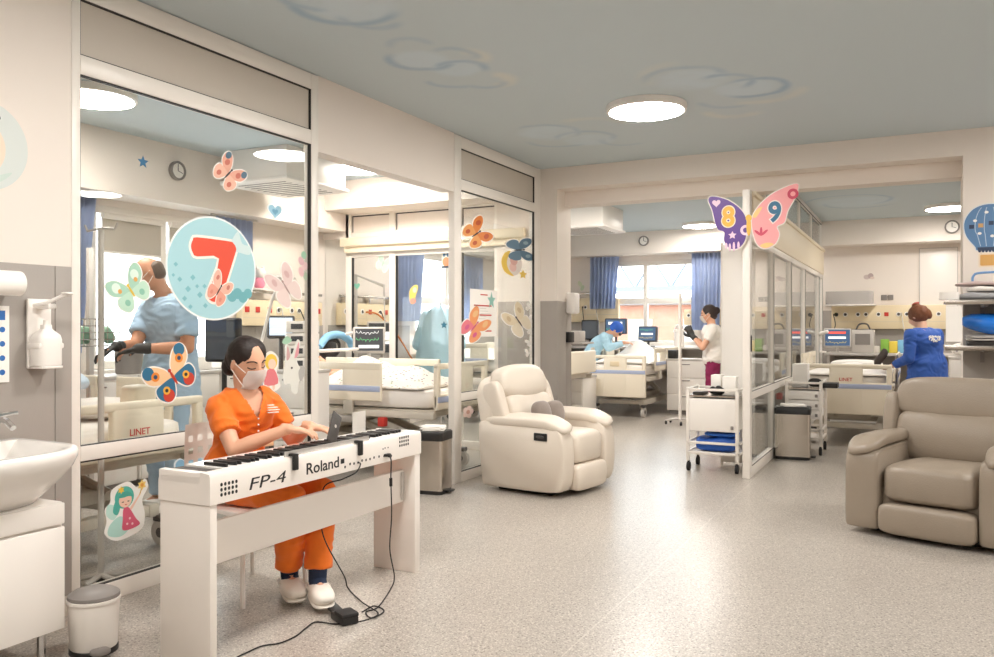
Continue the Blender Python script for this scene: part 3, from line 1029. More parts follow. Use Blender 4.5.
# ---- recliners -------------------------------------------------------------------
def recliner(label, x, y, a, leather, W=.92, D=.86, H=1.0, light=False):
    """local: faces +x, width along y."""
    r = thing('recliner_armchair', label, 'armchair', (x, y, 0), a)
    M = PM[r.name]
    aw = .17 if light else .20
    hw = W / 2
    ip = lambda p, z: p
    # plinth: black block in place of the shadow under the chair
    MB(M).bx(-D / 2 + .12, D / 2 - .16, -hw + .10, hw - .10, .0, .04, .01).build('plinth', M_BLACK, r)
    # side panels with a roll pad on top
    for s in (-1, 1):
        yo, yi = s * hw, s * (hw - aw)
        def side(k, z0=.032):
            t = -D / 2; f_ = D / 2
            if light:
                pr = [(t + .02, z0 + .02), (t + .05, z0), (f_ - .06, z0), (f_ - .01, z0 + .05), (f_ + .01, .30), (f_ - .01, .48), (f_ - .08, .56), (t + .0, .57), (t - .02, .5)]
            else:
                pr = [(t + .02, z0 + .01), (t + .05, z0), (f_ - .03, z0), (f_ - .0, z0 + .02), (f_ + .0, .30), (f_ - .005, .50), (f_ - .06, .54), (t, .56), (t - .02, .5)]
            return pr
        m = MB(M)
        pr = chaikin(side(0), 3)
        cx = sum(p[0] for p in pr) / len(pr); cz = sum(p[1] for p in pr) / len(pr)
        rings = []
        for yy, k in ((yo, .96), (yo - s * .012, .99), (yo - s * .03, 1), (yi + s * .03, 1), (yi + s * .012, .99), (yi, .97)):
            rings.append([(cx + (px - cx) * k, yy, cz + (pz - cz) * k) for px, pz in pr])
        m.loft(rings); m.build('side_panel', leather, r, smooth=60)
        pad = MB(M)
        L = D * .92
        cyy = s * (hw - aw / 2 + (.01 if not light else 0))
        def padfn(q, s=s):
            u = q.x / (L / 2)
            q.z += .012 * (1 - u * u) - .09 * max(0, u - .6)
            q.z += .012 * math.sin(q.y * 20)
            return q
        pad.soft((.015, cyy, .565), (L + .05, aw + .03, .085), 3.6, None, 40, 14, padfn)
        pad.build('arm_pad', leather, r, smooth=80)
    iw = W - 2 * aw - .012
    # seat cushion, footrest panel
    m = MB(M)
    def seatfn(q):
        q.z += .018 * (1 - (q.y / (iw / 2)) ** 2) * (1 if q.z > 0 else 0)
        q.z -= .03 * max(0, -q.x / (D / 2))
        return q
    m.soft((.065, 0, .355 if light else .335), (D * .86, iw, .25 if light else .23), 6, None, 48, 16, seatfn); m.build('seat_cushion', leather, r, smooth=80)
    m = MB(M); m.soft((D / 2 - .045, 0, .137 if light else .125), (.14, iw - .005, .21 if light else .19), 6, None, 40, 16, lambda q: V((q.x + .015 * (1 - (q.z / .12) ** 2), q.y, q.z))); m.build('footrest', leather, r, smooth=80)
    MB(M).bx(-D / 2 + .10, D / 2 - .09, -iw / 2 - .004, iw / 2 + .004, .05, .30, .01).build('seat_base', leather, r)
    # back: shell, lumbar and head cushions, leaning
    B = M @ Matrix.Translation((-D / 2 + .20, 0, .42)) @ Matrix.Rotation(R(-17 if light else -9), 4, 'Y')
    bh = H - .42
    bw = W * .80 if light else W * .83
    m = MB(B)
    def shell(q):
        k = (q.z / (bh / 2))
        q.y *= 1 - (.22 if light else .10) * max(0, k) ** 2 + (.04 if k < 0 else 0)
        return q
    m.soft((-.07 if not light else -.085, 0, bh / 2 - .03), (.16 if not light else .21, bw + (.06 if not light else .12), bh + .02), 5, None, 40, 20, shell); m.build('back_shell', leather, r, smooth=80)
    m = MB(B)
    def lum(q):
        k = q.z / (bh * .32)
        q.x += .03 * (1 - min(1, k * k)) - .02 * (2 * q.y / bw) ** 2
        q.x += .0035 * math.sin(q.y * 38 + q.z * 9) * (1 if q.x > 0 else 0)
        q.z -= .03 * (1 - (2 * q.y / bw) ** 2) * (1 if q.z > 0 else 0)
        return q
    m.soft((.055, 0, bh * .30), (.16, bw * .97 - .02, bh * .68), 5, None, 48, 22, lum); m.build('lumbar_cushion', leather, r, smooth=80)
    m = MB(B)
    def hd(q):
        k = q.z / (bh * .22)
        q.x += (.03 if light else .012) * (1 - k * k) - (.03 if light else .015) * (2 * q.y / bw) ** 2
        q.z -= .035 * (1 - (2 * q.y / bw) ** 2) * (1 if q.z < 0 else -.35)
        q.y *= 1 - .09 * max(0, k)
        return q
    m.soft((.045 if light else .03, 0, bh * .79), (.17, bw + .01, bh * .46), 4.2 if light else 6, None, 48, 22, hd); m.build('headrest', leather, r, smooth=80)
    for s in (-1, 1):
        m = MB(B); m.soft((.045 if not light else .0, s * (bw / 2 + .01), bh * .40), (.17 if not light else .2, .10, bh * .86), 4, Matrix.Rotation(R(10 * s), 3, 'Z'), 24, 18); m.build('back_wing', leather, r, smooth=80)
    sm = MB(B)
    for s in (-1, 1):
        sm.tube(curve3([(.170, s * bw * .27, bh * .63), (.175, s * bw * .27, bh * .78), (.13, s * bw * .26, bh * .97)]), .0022, 6)
    return r, M, B
M_LW = mat('ivory_leather', 'E0D5C7', 0.42, bump=0.25, bscale=120, var=0.02, vscale=4)
M_LB = mat('taupe_leather', '96897A', 0.38, bump=0.3, bscale=120, var=0.03, vscale=5)
r, M, B = recliner('ivory leather recliner armchair by the glazed wall with a grey neck pillow', -2.72, 6.29, R(-9), M_LW, .83, .80, .98, True)
h = MB(M); h.bx(.14, .26, -.430, -.418, .435, .495, .024, 4); h.build('recline_handle_recess', M_BLACK, r)
h = MB(M); h.soft((.20, -.433, .465), (.07, .012, .024), 3); h.build('recline_handle', M_DGREY, r)
m = MB(M @ Matrix.Translation((.02, -.02, .60)) @ Matrix.Rotation(R(-12), 4, 'Y'))
for yy, hh in ((-.105, .22), (.095, .20)): m.soft((.0, yy, .005), (.13, .19, hh), 2.8, None, 24, 14)
m.soft((-.02, 0, -.04), (.09, .2, .10), 2.6)
M_NP = mat('taupe_plush', '8C8078', 0.9, bump=.3, bscale=90, sheen=.4)
me = remesh(m, 'neck_pillow', M_NP, .008, 6)
tag(link('neck_pillow', me), 'taupe neck pillow lying on the seat of the ivory armchair', 'pillow')
recliner('taupe leather recliner armchair at the right edge', .175, 6.03, R(-108), M_LB, .97, .88, .95)

# ---- shelves on the right pier -------------------------------------------------
xs0 = at(945, 300, Y=7.28).x
for lab, py in (('upper stainless wall shelf beside the balloon sticker', 300), ('lower stainless wall shelf behind the taupe armchair', 346)):
    z = at(960, py, Y=7.28).z
    r = thing('wall_shelf', lab, 'shelf', ((xs0 + 1.5) / 2, 7.5, z), 0, 'stainless shelves on the right pier')
    MB().bx(xs0, 1.7, 7.28, BY - .009, z - .02, z + .0, .003).build('board', M_STEEL, r)
    MB().bx(xs0 + .002, 1.7, 7.278, 7.288, z - .035, z + .002, .002).build('front_lip', M_STEEL, r)
    for xx in (OX1 + .12, 1.4):
        m = MB(); m.bx(xx, xx + .03, 7.34, BY - .009, z - .05, z - .021, .002); m.bx(xx, xx + .03, BY - .03, BY - .0085, z - .14, z - .021); m.build('bracket', M_MGREY, r)
ZS1, ZS2 = at(960, 300, Y=7.28).z + .003, at(960, 346, Y=7.28).z + .003
M_LIN = mat('grey_linen', 'A7A6A8', .9, bump=.4, bscale=40); M_LIN2 = mat('pink_grey_linen', 'C9B4B0', .9, bump=.4, bscale=40)
def folded(label, x, y, z, w, d, h, M, group=None):
    m = MB(); m.soft((x, y, z + h / 2), (w, d, h), 6, None, 36, 10, lambda q: V((q.x, q.y, q.z + .006 * math.sin(q.x * 30) * (q.z > 0))))
    return solo(m, 'folded_linen', M, label, 'linen', group, smooth=80)
folded('folded blue grey linen, lowest on the upper wall shelf', .74, 7.50, ZS1, .95, .34, .055, M_LIN)
folded('folded white linen in the middle of the upper wall shelf pile', .78, 7.50, ZS1 + .063, .88, .34, .04, M_SHEET)
folded('folded pinkish linen on top of the upper wall shelf pile', .76, 7.50, ZS1 + .111, 1.0, .33, .028, M_LIN2)
m = MB(); m.soft((.72, 7.46, ZS2 + .175), (.84, .30, .17), 2.8, None, 36, 14, lambda q: V((q.x, q.y, q.z + .012 * math.sin(q.x * 14 + 1)))) 
solo(m, 'blue_bag', mat('blue_plastic_bag', '2277D8', .25, bump=.3, bscale=25), 'shiny bright blue filled bag on the lower wall shelf', 'bag', smooth=80)
litter('ring binders lying flat under the blue bag on the lower wall shelf', .72, 7.48, ZS2 + .04, .0, .75, .28, .04, 'binder', 'binder', M_LGREY)
solo(MB().bx(.34, 1.1, 7.34, 7.62, ZS2, ZS2 + .036, .004), 'folder_box', M_DGREY, 'dark flat folder box at the bottom of the lower wall shelf', 'box')
m = MB(); hx = at(986, 285, Y=7.5)
m.tube(curve3([(hx.x - .09, 7.52, ZS1 + .135), (hx.x - .085, 7.52, ZS1 + .19), (hx.x - .03, 7.52, ZS1 + .215), (hx.x + .22, 7.52, ZS1 + .21), (hx.x + .26, 7.52, ZS1 + .135)], 6), .009)
solo(m, 'bag_handle', mat('steel_blue_strap', '6E98C8', .5), 'pale blue carrying strap standing above the folded linen', 'strap')
# paper sheet hanging at the shelf end
m = MB(); m.bx(xs0 + .005, xs0 + .115, 7.26, 7.262, ZS2 + .03, ZS1 - .05)
solo(m, 'hanging_sheet', M_PAPER, 'white paper sheet hanging from the end of the upper wall shelf', 'paper')
m = MB(frame((xs0 + .03, 7.35, ZS1), (1, 0, 0), (0, 1, 0))); m.prism(ell(0, 0, .07, .05), 0, .06)
solo(m, 'tape_roll', M_WHITE, 'small white roll at the end of the upper wall shelf', 'roll')

# ---- trolleys at the partition -------------------------------------------------
def trolley(label, x0, x1, y0, y1, h, drawer, front=1):
    r = thing('trolley', label, 'trolley', ((x0 + x1) / 2, (y0 + y1) / 2, 0))
    f = MB()
    for xx in (x0, x1 - .03):
        for yy in (y0, y1 - .03): f.bx(xx, xx + .03, yy, yy + .03, .09, h, .004)
    for z in (.16, h - .03, .25):
        f.bx(x0, x1, y0, y0 + .022, z, z + .022, .003); f.bx(x0, x1, y1 - .022, y1, z, z + .022, .003)
        f.bx(x0, x0 + .022, y0, y1, z, z + .022, .003); f.bx(x1 - .022, x1, y0, y1, z, z + .022, .003)
    f.build('frame', M_FRAME, r)
    MB().bx(x0 + .005, x1 - .005, y0 + .005, y1 - .005, .155, .17).build('lower_shelf', M_WHITE, r)
    MB().bx(x0 + .005, x1 - .005, y0 + .005, y1 - .005, h - .085, h - .072).build('top_tray', M_STEEL, r)
    z = h - .095
    for k in range(drawer):
        zz = z - (h - .46) * (k + 1) / drawer
        d = MB().bx(x0 + .03, x1 - .03, y0 + .002, y1 - .02, zz + .004, zz + (h - .46) / drawer - .004, .004).build('drawer', M_WHITE, r)
        MB().bx(x1 - .07, x1 - .045, y0 - .012, y0 + .001, zz + .03, zz + .06, .003).build('handle', M_MGREY, d)
    for xx in (x0 + .02, x1 - .02):
        for yy in (y0 + .02, y1 - .02):
            c = MB(); c.cyl((xx - .013, yy, .04), (xx + .013, yy, .04), .04, n=20); c.cyl((xx, yy, .04), (xx, yy, .095), .011); c.build('caster', M_BLACKR, r)
    return r
t1 = at(689, 470, Z=0); t2 = at(738, 475, Z=0)
TX0, TX1, TY = t1.x - .02, t2.x + .0, t2.y + .03
TH = at(715, 388, Y=TY).z
trolley('white trolley with one deep drawer left of the partition post, blue bag below', TX0, TX1, TY, TY + .40, TH, 1)
m = MB()
m.soft((((TX0 + TX1) / 2 + .01), TY + .2, .174 + .068), (.37, .33, .13), 4, None, 40, 12, lambda q: V((q.x, q.y, q.z + .01 * math.sin(q.x * 22) * (q.z > 0))))
M_BB = mat('blue_fabric', '1F57B0', .55, bump=.3, bscale=40)
solo(m, 'folded_bag', M_BB, 'folded blue fabric pad on the lower shelf of the left trolley', 'pad', smooth=80)
m = MB(); m.soft(((TX0 + TX1) / 2 + .05, TY + .2, .174 + .14 + .018), (.30, .28, .034), 4, None, 32, 10)
solo(m, 'folded_pad', mat('blue_fabric_light', '2E6AC4', .55, bump=.3, bscale=40), 'lighter blue pad lying on top of the folded blue pad', 'pad', smooth=80)
zt = TH - .069
for lab, xa, wx, dy, dd, hh in (('white glove box standing left on the white trolley', .20, .09, .12, .14, .18), ('white plain box standing right on the white trolley beside the post', .315, .12, .06, .14, .17)):
    solo(MB().bx(TX0 + xa, TX0 + xa + wx, TY + dy, TY + dy + dd, zt, zt + hh, .004), 'storage_box', M_PAPER, lab, 'box')
m = MB(); m.soft((TX0 + .27, TY + .075, zt + .04), (.14, .07, .065), 3); m.ball((TX0 + .23, TY + .07, zt + .05), .03); m.ball((TX0 + .28, TY + .07, zt + .06), .028)
solo(m, 'black_gloves', M_BLACKR, 'crumpled black gloves in the tray of the left trolley', 'gloves', smooth=80)
solo(MB().bx(TX0 + .05, TX0 + .15, TY + .05, TY + .25, zt, zt + .025, .003), 'tray_box', M_DGREY, 'dark flat box in the tray of the left trolley', 'box')
t3 = at(821, 452, Z=0)
T2X0, T2X1, T2Y = PX + .09, t3.x + .04, t3.y - .28
T2H = at(800, 381, Y=T2Y).z
trolley('white trolley with three drawers right of the glass partition', T2X0, T2X1, T2Y, T2Y + .50, T2H, 3)
zt = T2H - .069
solo(MB().bx(T2X0 + .06, T2X0 + .21, T2Y + .1, T2Y + .28, zt, zt + .24, .004), 'storage_box', M_PAPER, 'tall white carton on the right trolley against the glass partition', 'box')
m = MB(); m.soft((T2X0 + .28, T2Y + .12, zt + .05), (.13, .1, .09), 2.6); m.ball((T2X0 + .33, T2Y + .1, zt + .035), .035)
solo(m, 'black_mask', M_BLACKR, 'black rubber face mask lying on the right trolley', 'mask', smooth=80)
solo(MB().bx(T2X0 + .36, T2X0 + .50, T2Y + .06, T2Y + .3, zt, zt + .05, .004), 'black_case', M_BLACK, 'flat black case in the tray of the right trolley', 'case')
# ================================================================== WARDS
M_SCRBLUE = mat('screen_blue', '3A4C62', .3, emit='4A6A92', estr=.12)
M_SCRLITE = mat('screen_pale', 'B9CBE0', .3, emit='B9CFE8', estr=.22)
M_SCRDARK = mat('screen_dark', '3A3B3E', .25, emit='55585C', estr=.05)
M_SG = mat('trace_green', '55C070', .4, emit='55C070', estr=.25)
M_SY = mat('trace_yellow', 'E8C84A', .4, emit='E8C84A', estr=.25)
M_SW = mat('trace_white', 'F2F2F2', .4, emit='F2F2F2', estr=.2)
M_SR = mat('trace_red', 'D85040', .4, emit='D85040', estr=.25)
M_PRINT = mat('patterned_linen', 'EDE7E0', .85, bump=.4, bscale=30)
def _print():
    nt = M_PRINT.node_tree; b = nt.nodes['Principled BSDF']
    tc = nt.nodes.new('ShaderNodeTexCoord'); v = nt.nodes.new('ShaderNodeTexVoronoi'); v.inputs['Scale'].default_value = 24
    nt.links.new(tc.outputs['Object'], v.inputs['Vector'])
    lt = nt.nodes.new('ShaderNodeMath'); lt.operation = 'LESS_THAN'; lt.inputs[1].default_value = .27
    nt.links.new(v.outputs['Distance'], lt.inputs[0])
    mx = nt.nodes.new('ShaderNodeMix'); mx.data_type = 'RGBA'
    nt.links.new(lt.outputs[0], mx.inputs['Factor']); mx.inputs['A'].default_value = lin('F0EBE4')
    hs = nt.nodes.new('ShaderNodeMix'); hs.data_type = 'RGBA'; hs.inputs['Factor'].default_value = .8
    nt.links.new(v.outputs['Color'], hs.inputs['A']); hs.inputs['B'].default_value = lin('A89C90')
    nt.links.new(hs.outputs['Result'], mx.inputs['B']); nt.links.new(mx.outputs['Result'], b.inputs['Base Color'])
_print()


# ---- hospital beds ---------------------------------------------------------------
def rail_panel(M, w, h, holes, th=.03):
    """Side-rail / end-board panel in the local xy plane: rounded frame with grip openings."""
    m = MB(M)
    # outer ring made of top bar, posts and lower plate
    m.bx(-w / 2, w / 2, h * .80, h, -th / 2, th / 2, .012, 3)
    m.bx(-w / 2, w / 2, 0, h * .42, -th / 2, th / 2, .012, 3)
    xs = sorted([-w / 2, *[c for hh in holes for c in hh], w / 2])
    for a, b in zip(xs[::2], xs[1::2]):
        m.bx(a, b, h * .03, h * .97, -th * .42, th * .42, .008, 3)
    return m


def bed(label, x, y, a, rails=((-.62, .72), (.38, .60)), top=.82, logo=True, foot_h=.48, group='hospital beds', near_only=False, foot_low=.0, rail_h=.34, head_h=.30):
    """local: head at -x, foot at +x, width along y."""
    r = thing('hospital_bed', label, 'bed', (x, y, 0), a, group)
    M = PM[r.name]
    L, W = 2.06, .92
    m = MB(M)
    for s in (-1, 1): m.bx(-.80, .80, s * .32 - .035, s * .32 + .035, .17, .25, .01)
    for xx in (-.8, -.1, .75): m.bx(xx - .04, xx + .04, -.36, .36, .18, .24, .008)
    m.bx(-.5, .5, -.22, .22, .25, .33, .01)
    m.build('base_frame', M_BEDGREY, r)
    for sx in (-.82, .82):
        for sy in (-.36, .36):
            c = MB(M); c.cyl((sx, sy - .022, .075), (sx, sy + .022, .075), .075, n=24); c.build('caster', M_LGREY, r)
            k = MB(M); k.cyl((sx, sy - .026, .075), (sx, sy + .026, .075), .03, n=16); k.bx(sx - .05, sx + .05, sy - .035, sy + .035, .14, .18, .01); k.build('hub', M_DGREY, PMchild(r, 'caster'))
    for s in (-1, 1):
        m = MB(M)
        m.tube([(-.55 * s, -.2, .3), (.25 * s, -.2, top - .22)], .035, 8); m.tube([(-.55 * s, .2, .3), (.25 * s, .2, top - .22)], .035, 8)
        m.build('lift_arm', M_BEDGREY, r)
    m = MB(M)
    for s in (-1, 1): m.bx(-L / 2 + .03, L / 2 - .03, s * .42 - .025, s * .42 + .025, top - .24, top - .18, .008)
    for i in range(5): m.bx(-.9 + i * .45 - .03, -.9 + i * .45 + .03, -.42, .42, top - .23, top - .19, .006)
    m.bx(-L / 2 + .05, L / 2 - .05, -.40, .40, top - .19, top - .165, .006)
    m.build('mattress_platform', M_BEDGREY, r)
    m = MB(M); m.bx(-.15, .25, -.47, -.40, top - .30, top - .24, .01); m.build('control_box', M_LGREY, r)
    m = MB(M); m.bx(.45, .52, -.485, -.42, top - .32, top - .24, .01); m.build('release_box', M_RED, r)
    m = MB(M); m.soft((0, 0, top - .075), (L - .1, W - .06, .17), 9, None, 56, 12); m.build('mattress', M_SHEET, r, smooth=80)
    # boards
    for nm, xx, hh, lo in (('headboard', -L / 2, head_h, top - .16), ('footboard', L / 2, foot_h, top - .16 - foot_low)):
        F = M @ frame((xx, 0, lo), (0, 1, 0), (0, 0, 1))
        h_ = hh + (foot_low if nm == 'footboard' else 0)
        if nm == 'footboard':
            m = MB(F)
            zt = h_; zs = h_ - hh * .66
            m.bx(-W / 2, W / 2, zt - .05, zt, -.025, .025, .015, 3)
            m.bx(-W / 2, W / 2, .0, zs, -.022, .022, .015, 3)
            for q0, q1 in ((-W / 2, -W / 2 + .055), (-.17, .17), (W / 2 - .055, W / 2)):
                m.bx(q0, q1, .02, zt - .01, -.024, .024, .014, 3)
            b = m.build(nm, M_CREAM, r)
            MB(F).bx(-W / 2 + .005, W / 2 - .005, zs - .07, zs - .02, .015, .029, .004).build('bumper_stripe', M_STRIPE, b)
            if logo:
                MB(F).text('LINET', .052, Matrix.Translation((0, zt - .17, .0245)), .0008, .0006).build('logo', M_RED, b)
        else:
            MB(F).bx(-W / 2, W / 2, 0, h_, -.02, .02, .03, 3).build(nm, M_CREAM, r)
    for s in (-1, 1):
        for cx, wx in rails:
            F = M @ frame((cx, s * (W / 2 + .035), top - .10), (-s, 0, 0), (0, 0, 1))
            m = rail_panel(F, wx, rail_h, [(-wx * .42, -wx * .08)] if wx > .65 else [(-wx * .38, wx * .02)])
            q = m.build('side_rail', M_CREAM, r)
            MB(F).bx(-wx / 2 + .01, wx / 2 - .01, rail_h * .25, rail_h * .25 + .05, .01, .021, .004).build('bumper_stripe', M_STRIPE, q)
            MB(F).bx(-.05, .05, -.12, .03, -.02, .012, .008).build('rail_hinge', M_BEDGREY, q)
    return r, M


def PMchild(r, stem_):
    return [c for c in r.children if c.name.split('.')[0] == stem_][-1]


def cover(label, M, x0, x1, w, z, hump, m_=None, name='blanket', cat='blanket', seed=1, drop=.0, hw=.30):
    """Bedding heaped over the mattress: a closed sheet whose top follows the body under it."""
    nu, nv = 44, 30
    m = MB(M)
    top, bot = [], []
    for j in range(nv):
        v = j / (nv - 1); yy = (v - .5) * w
        rt, rb = [], []
        for i in range(nu):
            u = i / (nu - 1); xx = x0 + (x1 - x0) * u
            e = min(1, min(v, 1 - v) * 9, min(u, 1 - u) * 12)
            hgt = hump(u) * math.exp(-(yy / hw) ** 2) * (1 if True else 0)
            n_ = noise.noise(V((xx * 5 + seed * 7, yy * 6, seed))) * .022 + noise.noise(V((xx * 13, yy * 13, seed * 3))) * .009
            edge = max(0, abs(yy) - .43)
            dz = -edge * 5 * drop
            rt.append(m.bm.verts.new(M @ V((xx, yy, z + .006 + (hgt + .018 + n_) * (.35 + .65 * e) + dz))))
            rb.append(m.bm.verts.new(M @ V((xx, yy, z + .001 + dz - (.0 if not drop else .0)))))
        top.append(rt); bot.append(rb)
    for j in range(nv - 1):
        for i in range(nu - 1):
            m.bm.faces.new((top[j][i], top[j][i + 1], top[j + 1][i + 1], top[j + 1][i]))
            m.bm.faces.new((bot[j][i], bot[j + 1][i], bot[j + 1][i + 1], bot[j][i + 1]))
    for j in range(nv - 1):
        m.bm.faces.new((top[j][0], top[j + 1][0], bot[j + 1][0], bot[j][0])); m.bm.faces.new((top[j][-1], bot[j][-1], bot[j + 1][-1], top[j + 1][-1]))
    for i in range(nu - 1):
        m.bm.faces.new((top[0][i], bot[0][i], bot[0][i + 1], top[0][i + 1])); m.bm.faces.new((top[-1][i], top[-1][i + 1], bot[-1][i + 1], bot[-1][i]))
    return solo(m, name, m_ or M_SHEET, label, cat, smooth=80)


def pillow(label, M, x, y, z, a=0, size=(.40, .62, .12)):
    m = MB(M); m.soft((x, y, z + size[2] / 2), size, 2.6, Matrix.Rotation(a, 3, 'Z'), 32, 14)
    return solo(m, 'pillow', M_SHEET, label, 'pillow', smooth=80)


# bed A: by the doorway
AT = .76
_, MA = bed('hospital bed in the left ward behind the doorway, patterned bedding hanging over its side', -4.68, 6.50, 0, ((.145, .72), (-.66, .46)), AT, False, foot_h=.40)
pillow('white pillow under the head of the patient in the bed by the doorway', MA, -.72, 0, AT + .012)
cover('patterned white blanket over the patient in the bed by the doorway', MA, -.42, .86, .90, AT + .012, lambda u: .24 * math.exp(-((u - .32) / .22) ** 2) + .14 * math.exp(-((u - .72) / .2) ** 2), M_PRINT, seed=2)
# bed B: nearest, behind the big pane
BT = .75
_, MBd = bed('hospital bed nearest behind the large glass pane, its footboard against the glass', -4.88, 3.19, 0, ((-.30, .72), (.5, .5)), BT, True, foot_h=.31)
pillow('white pillow at the foot end of the bed behind the large pane', MBd, .48, .18, BT + .012, .2, (.42, .46, .12))
cover('white blanket heaped on the bed nearest behind the large pane', MBd, -.7, .3, .84, BT + .012, lambda u: .16 * math.exp(-((u - .5) / .3) ** 2), M_SHEET, seed=5)
m = MB(MBd); m.soft((.12, -.2, BT + .13 + .08), (.5, .36, .10), 3, None, 36, 12, lambda q: V((q.x, q.y, q.z + .02 * math.sin(q.x * 14 + q.y * 9))))
solo(m, 'towel', mat('pink_cloth', 'E3BFAE', .9, bump=.4, bscale=40), 'crumpled pink cloth on the bed nearest behind the large pane', 'cloth', smooth=80)
m = MB(MBd); m.soft((-.05, .18, BT + .13 + .11), (.55, .4, .08), 4, Matrix.Rotation(R(8), 3, 'Y'), 36, 12, lambda q: V((q.x, q.y, q.z + .012 * math.sin(q.x * 18))))
solo(m, 'folded_sheet', mat('pale_blue_linen', 'C3D3E2', .85, bump=.4, bscale=40), 'pale blue folded sheet on the bed nearest behind the large pane', 'linen', smooth=80)
m = MB(MBd); m.soft((.80, .20, BT + .12), (.15, .16, .20), 6, None, 28, 12)
solo(m, 'cushion_block', M_CREAM, 'cream upholstered block standing on the bed in front of the man in blue scrubs', 'cushion', smooth=80)
# bed C: left ward behind, foot to the viewer
q = at(616, 360, Y=11.62)
CT = .77
_, MCd = bed('hospital bed in the middle ward with its footboard towards the viewer', q.x, 11.62 + 1.0, R(-90), ((-.30, .66), (.42, .56)), CT, False, foot_h=.30, foot_low=.31)
MB(MCd).bx(1.06, 1.064, -.07, .07, CT - .02, CT + .05, .003).build('name_plate', M_CREAMD, [o for o in COL.objects if o.name.startswith('footboard')][-1])
pillow('white pillow at the head of the middle ward bed', MCd, -.72, 0, CT + .012)
cover('white sheet heaped over the patient in the middle ward bed', MCd, -.44, .92, .92, CT + .012, lambda u: .30 * math.exp(-((u - .25) / .18) ** 2) + .12 * math.exp(-((u - .7) / .25) ** 2), M_SHEET, seed=8)
# bed D: right ward
q = at(850, 380, Y=9.9); q.x -= .04
DT = .77
_, MDd = bed('hospital bed in the right ward beside the person in the blue jacket', q.x, 9.9 + 1.0, R(-90), ((-.30, .66), (.42, .56)), DT, True, foot_h=.30, foot_low=.25, head_h=.18)
pillow('white pillow at the head of the right ward bed', MDd, -.72, 0, DT + .012)
cover('white sheet spread over the right ward bed', MDd, -.48, .98, .90, DT + .012, lambda u: .09 * math.exp(-((u - .6) / .4) ** 2), M_SHEET, seed=11)
# bed E: edge of a bed seen past the pier
_, ME = bed('hospital bed partly hidden behind the grey pier in the middle ward', -5.02, 10.4, R(180), ((-.30, .66), (.42, .56)), .86, False)
cover('white sheet over the bed hidden behind the grey pier', ME, -.85, .9, .9, .872, lambda u: .12, M_SHEET, seed=14)

# patient heads (only the hair and face above the blankets show)
def patient(label, M, x, y, z, hair='5A3A28'):
    r = thing('person', label, 'person', tuple(M @ V((x, y, z))), 0)
    b = MB(M); b.soft((x, y, z + .085), (.2, .15, .17), 2.2, None, 24, 14); b.soft((x + .15, y, z + .045), (.2, .10, .08), 2.5); b.soft((x + .27, y, z + .0), (.16, .36, .09), 2.6); b.soft((x + .02, y, z + .175), (.035, .03, .035), 2)
    b.soft((x + .6, y, z - .02), (.7, .30, .07), 3)
    me = remesh(b, 'body', mat('skin_patient', 'D9A283', .6), .012, 4); link('body', me, r)
    h = MB(M); h.soft((x - .035, y, z + .085), (.17, .168, .175), 2.2, None, 24, 14); h.build('hair', mat('hair_' + hair, hair, .6), r, smooth=80)
    return r
patient('dark haired patient lying in the bed by the doorway', MA, -.55, -.06, AT + .09)


# ---- devices -------------------------------------------------------------------------
def monitor(label, p, a, w, h, scr, traces=(), stand=.12, tilt=-6, name='patient_monitor', case=M_LGREY, base=True):
    """p: middle of the screen. local: screen faces -y before turning by a."""
    r = thing(name, label, 'monitor', (p[0], p[1], p[2] - h / 2 - stand), a)
    M = PM[r.name] @ Matrix.Translation((0, 0, h / 2 + stand)) @ Matrix.Rotation(R(tilt), 4, 'X')
    MB(M).bx(-w / 2, w / 2, -.03, .05, -h / 2, h / 2, .018, 3).build('case', case, r)
    b = MB(M).bx(-w / 2 + .022, w / 2 - .022, -.033, -.029, -h / 2 + .022, h / 2 - .022).build('screen', scr, r)
    if traces:
        m = MB(M)
        hh = h - .06
        for k, (mt, kind) in enumerate(traces):
            m.use(mt)
            z = hh / 2 - hh * (k + .5) / len(traces)
            if kind == 'w':
                pts = [((-.5 + i / 30) * (w - .10) - .02, -.0345, z + hh * .3 / len(traces) * (math.sin(i * 1.3) * (1 if i % 6 < 2 else .2))) for i in range(31)]
                m.tube(pts, .0016, 4)
            else:
                m.bx(-w * .33, w * .30, -.0345, -.0325, z - hh * .22 / len(traces), z + hh * .22 / len(traces))
        m.build('readout', None, b)
    if base:
        m = MB(PM[r.name]); m.cyl((0, .02, .012), (0, .02, stand + .01), .02); m.bx(-.09, .09, -.05, .09, 0, .014, .004); m.build('stand', case, r)
    return r


def iv_pole(label, x, y, h=1.9, fr=.28, pr=.0125, pm_=None):
    r = thing('infusion_stand', label, 'infusion stand', (x, y, 0))
    m = MB(); m.cyl((x, y, .06), (x, y, h), pr); m.tube([(x - .12, y, h + .02), (x - .1, y, h - .01), (x, y, h), (x + .1, y, h - .01), (x + .12, y, h + .02)], .006)
    m.build('pole', pm_ or M_STEEL, r)
    m = MB()
    for k in range(5):
        an = 2 * math.pi * k / 5
        m.tube([(x, y, .075), (x + fr * math.cos(an), y + fr * math.sin(an), .055)], .014)
    m.build('foot', M_LGREY, r)
    for k in range(5):
        an = 2 * math.pi * k / 5
        MB().cyl((x + fr * math.cos(an) - .01, y + fr * math.sin(an), .025), (x + fr * math.cos(an) + .01, y + fr * math.sin(an), .025), .025).build('caster', M_BLACKR, r)
    return r


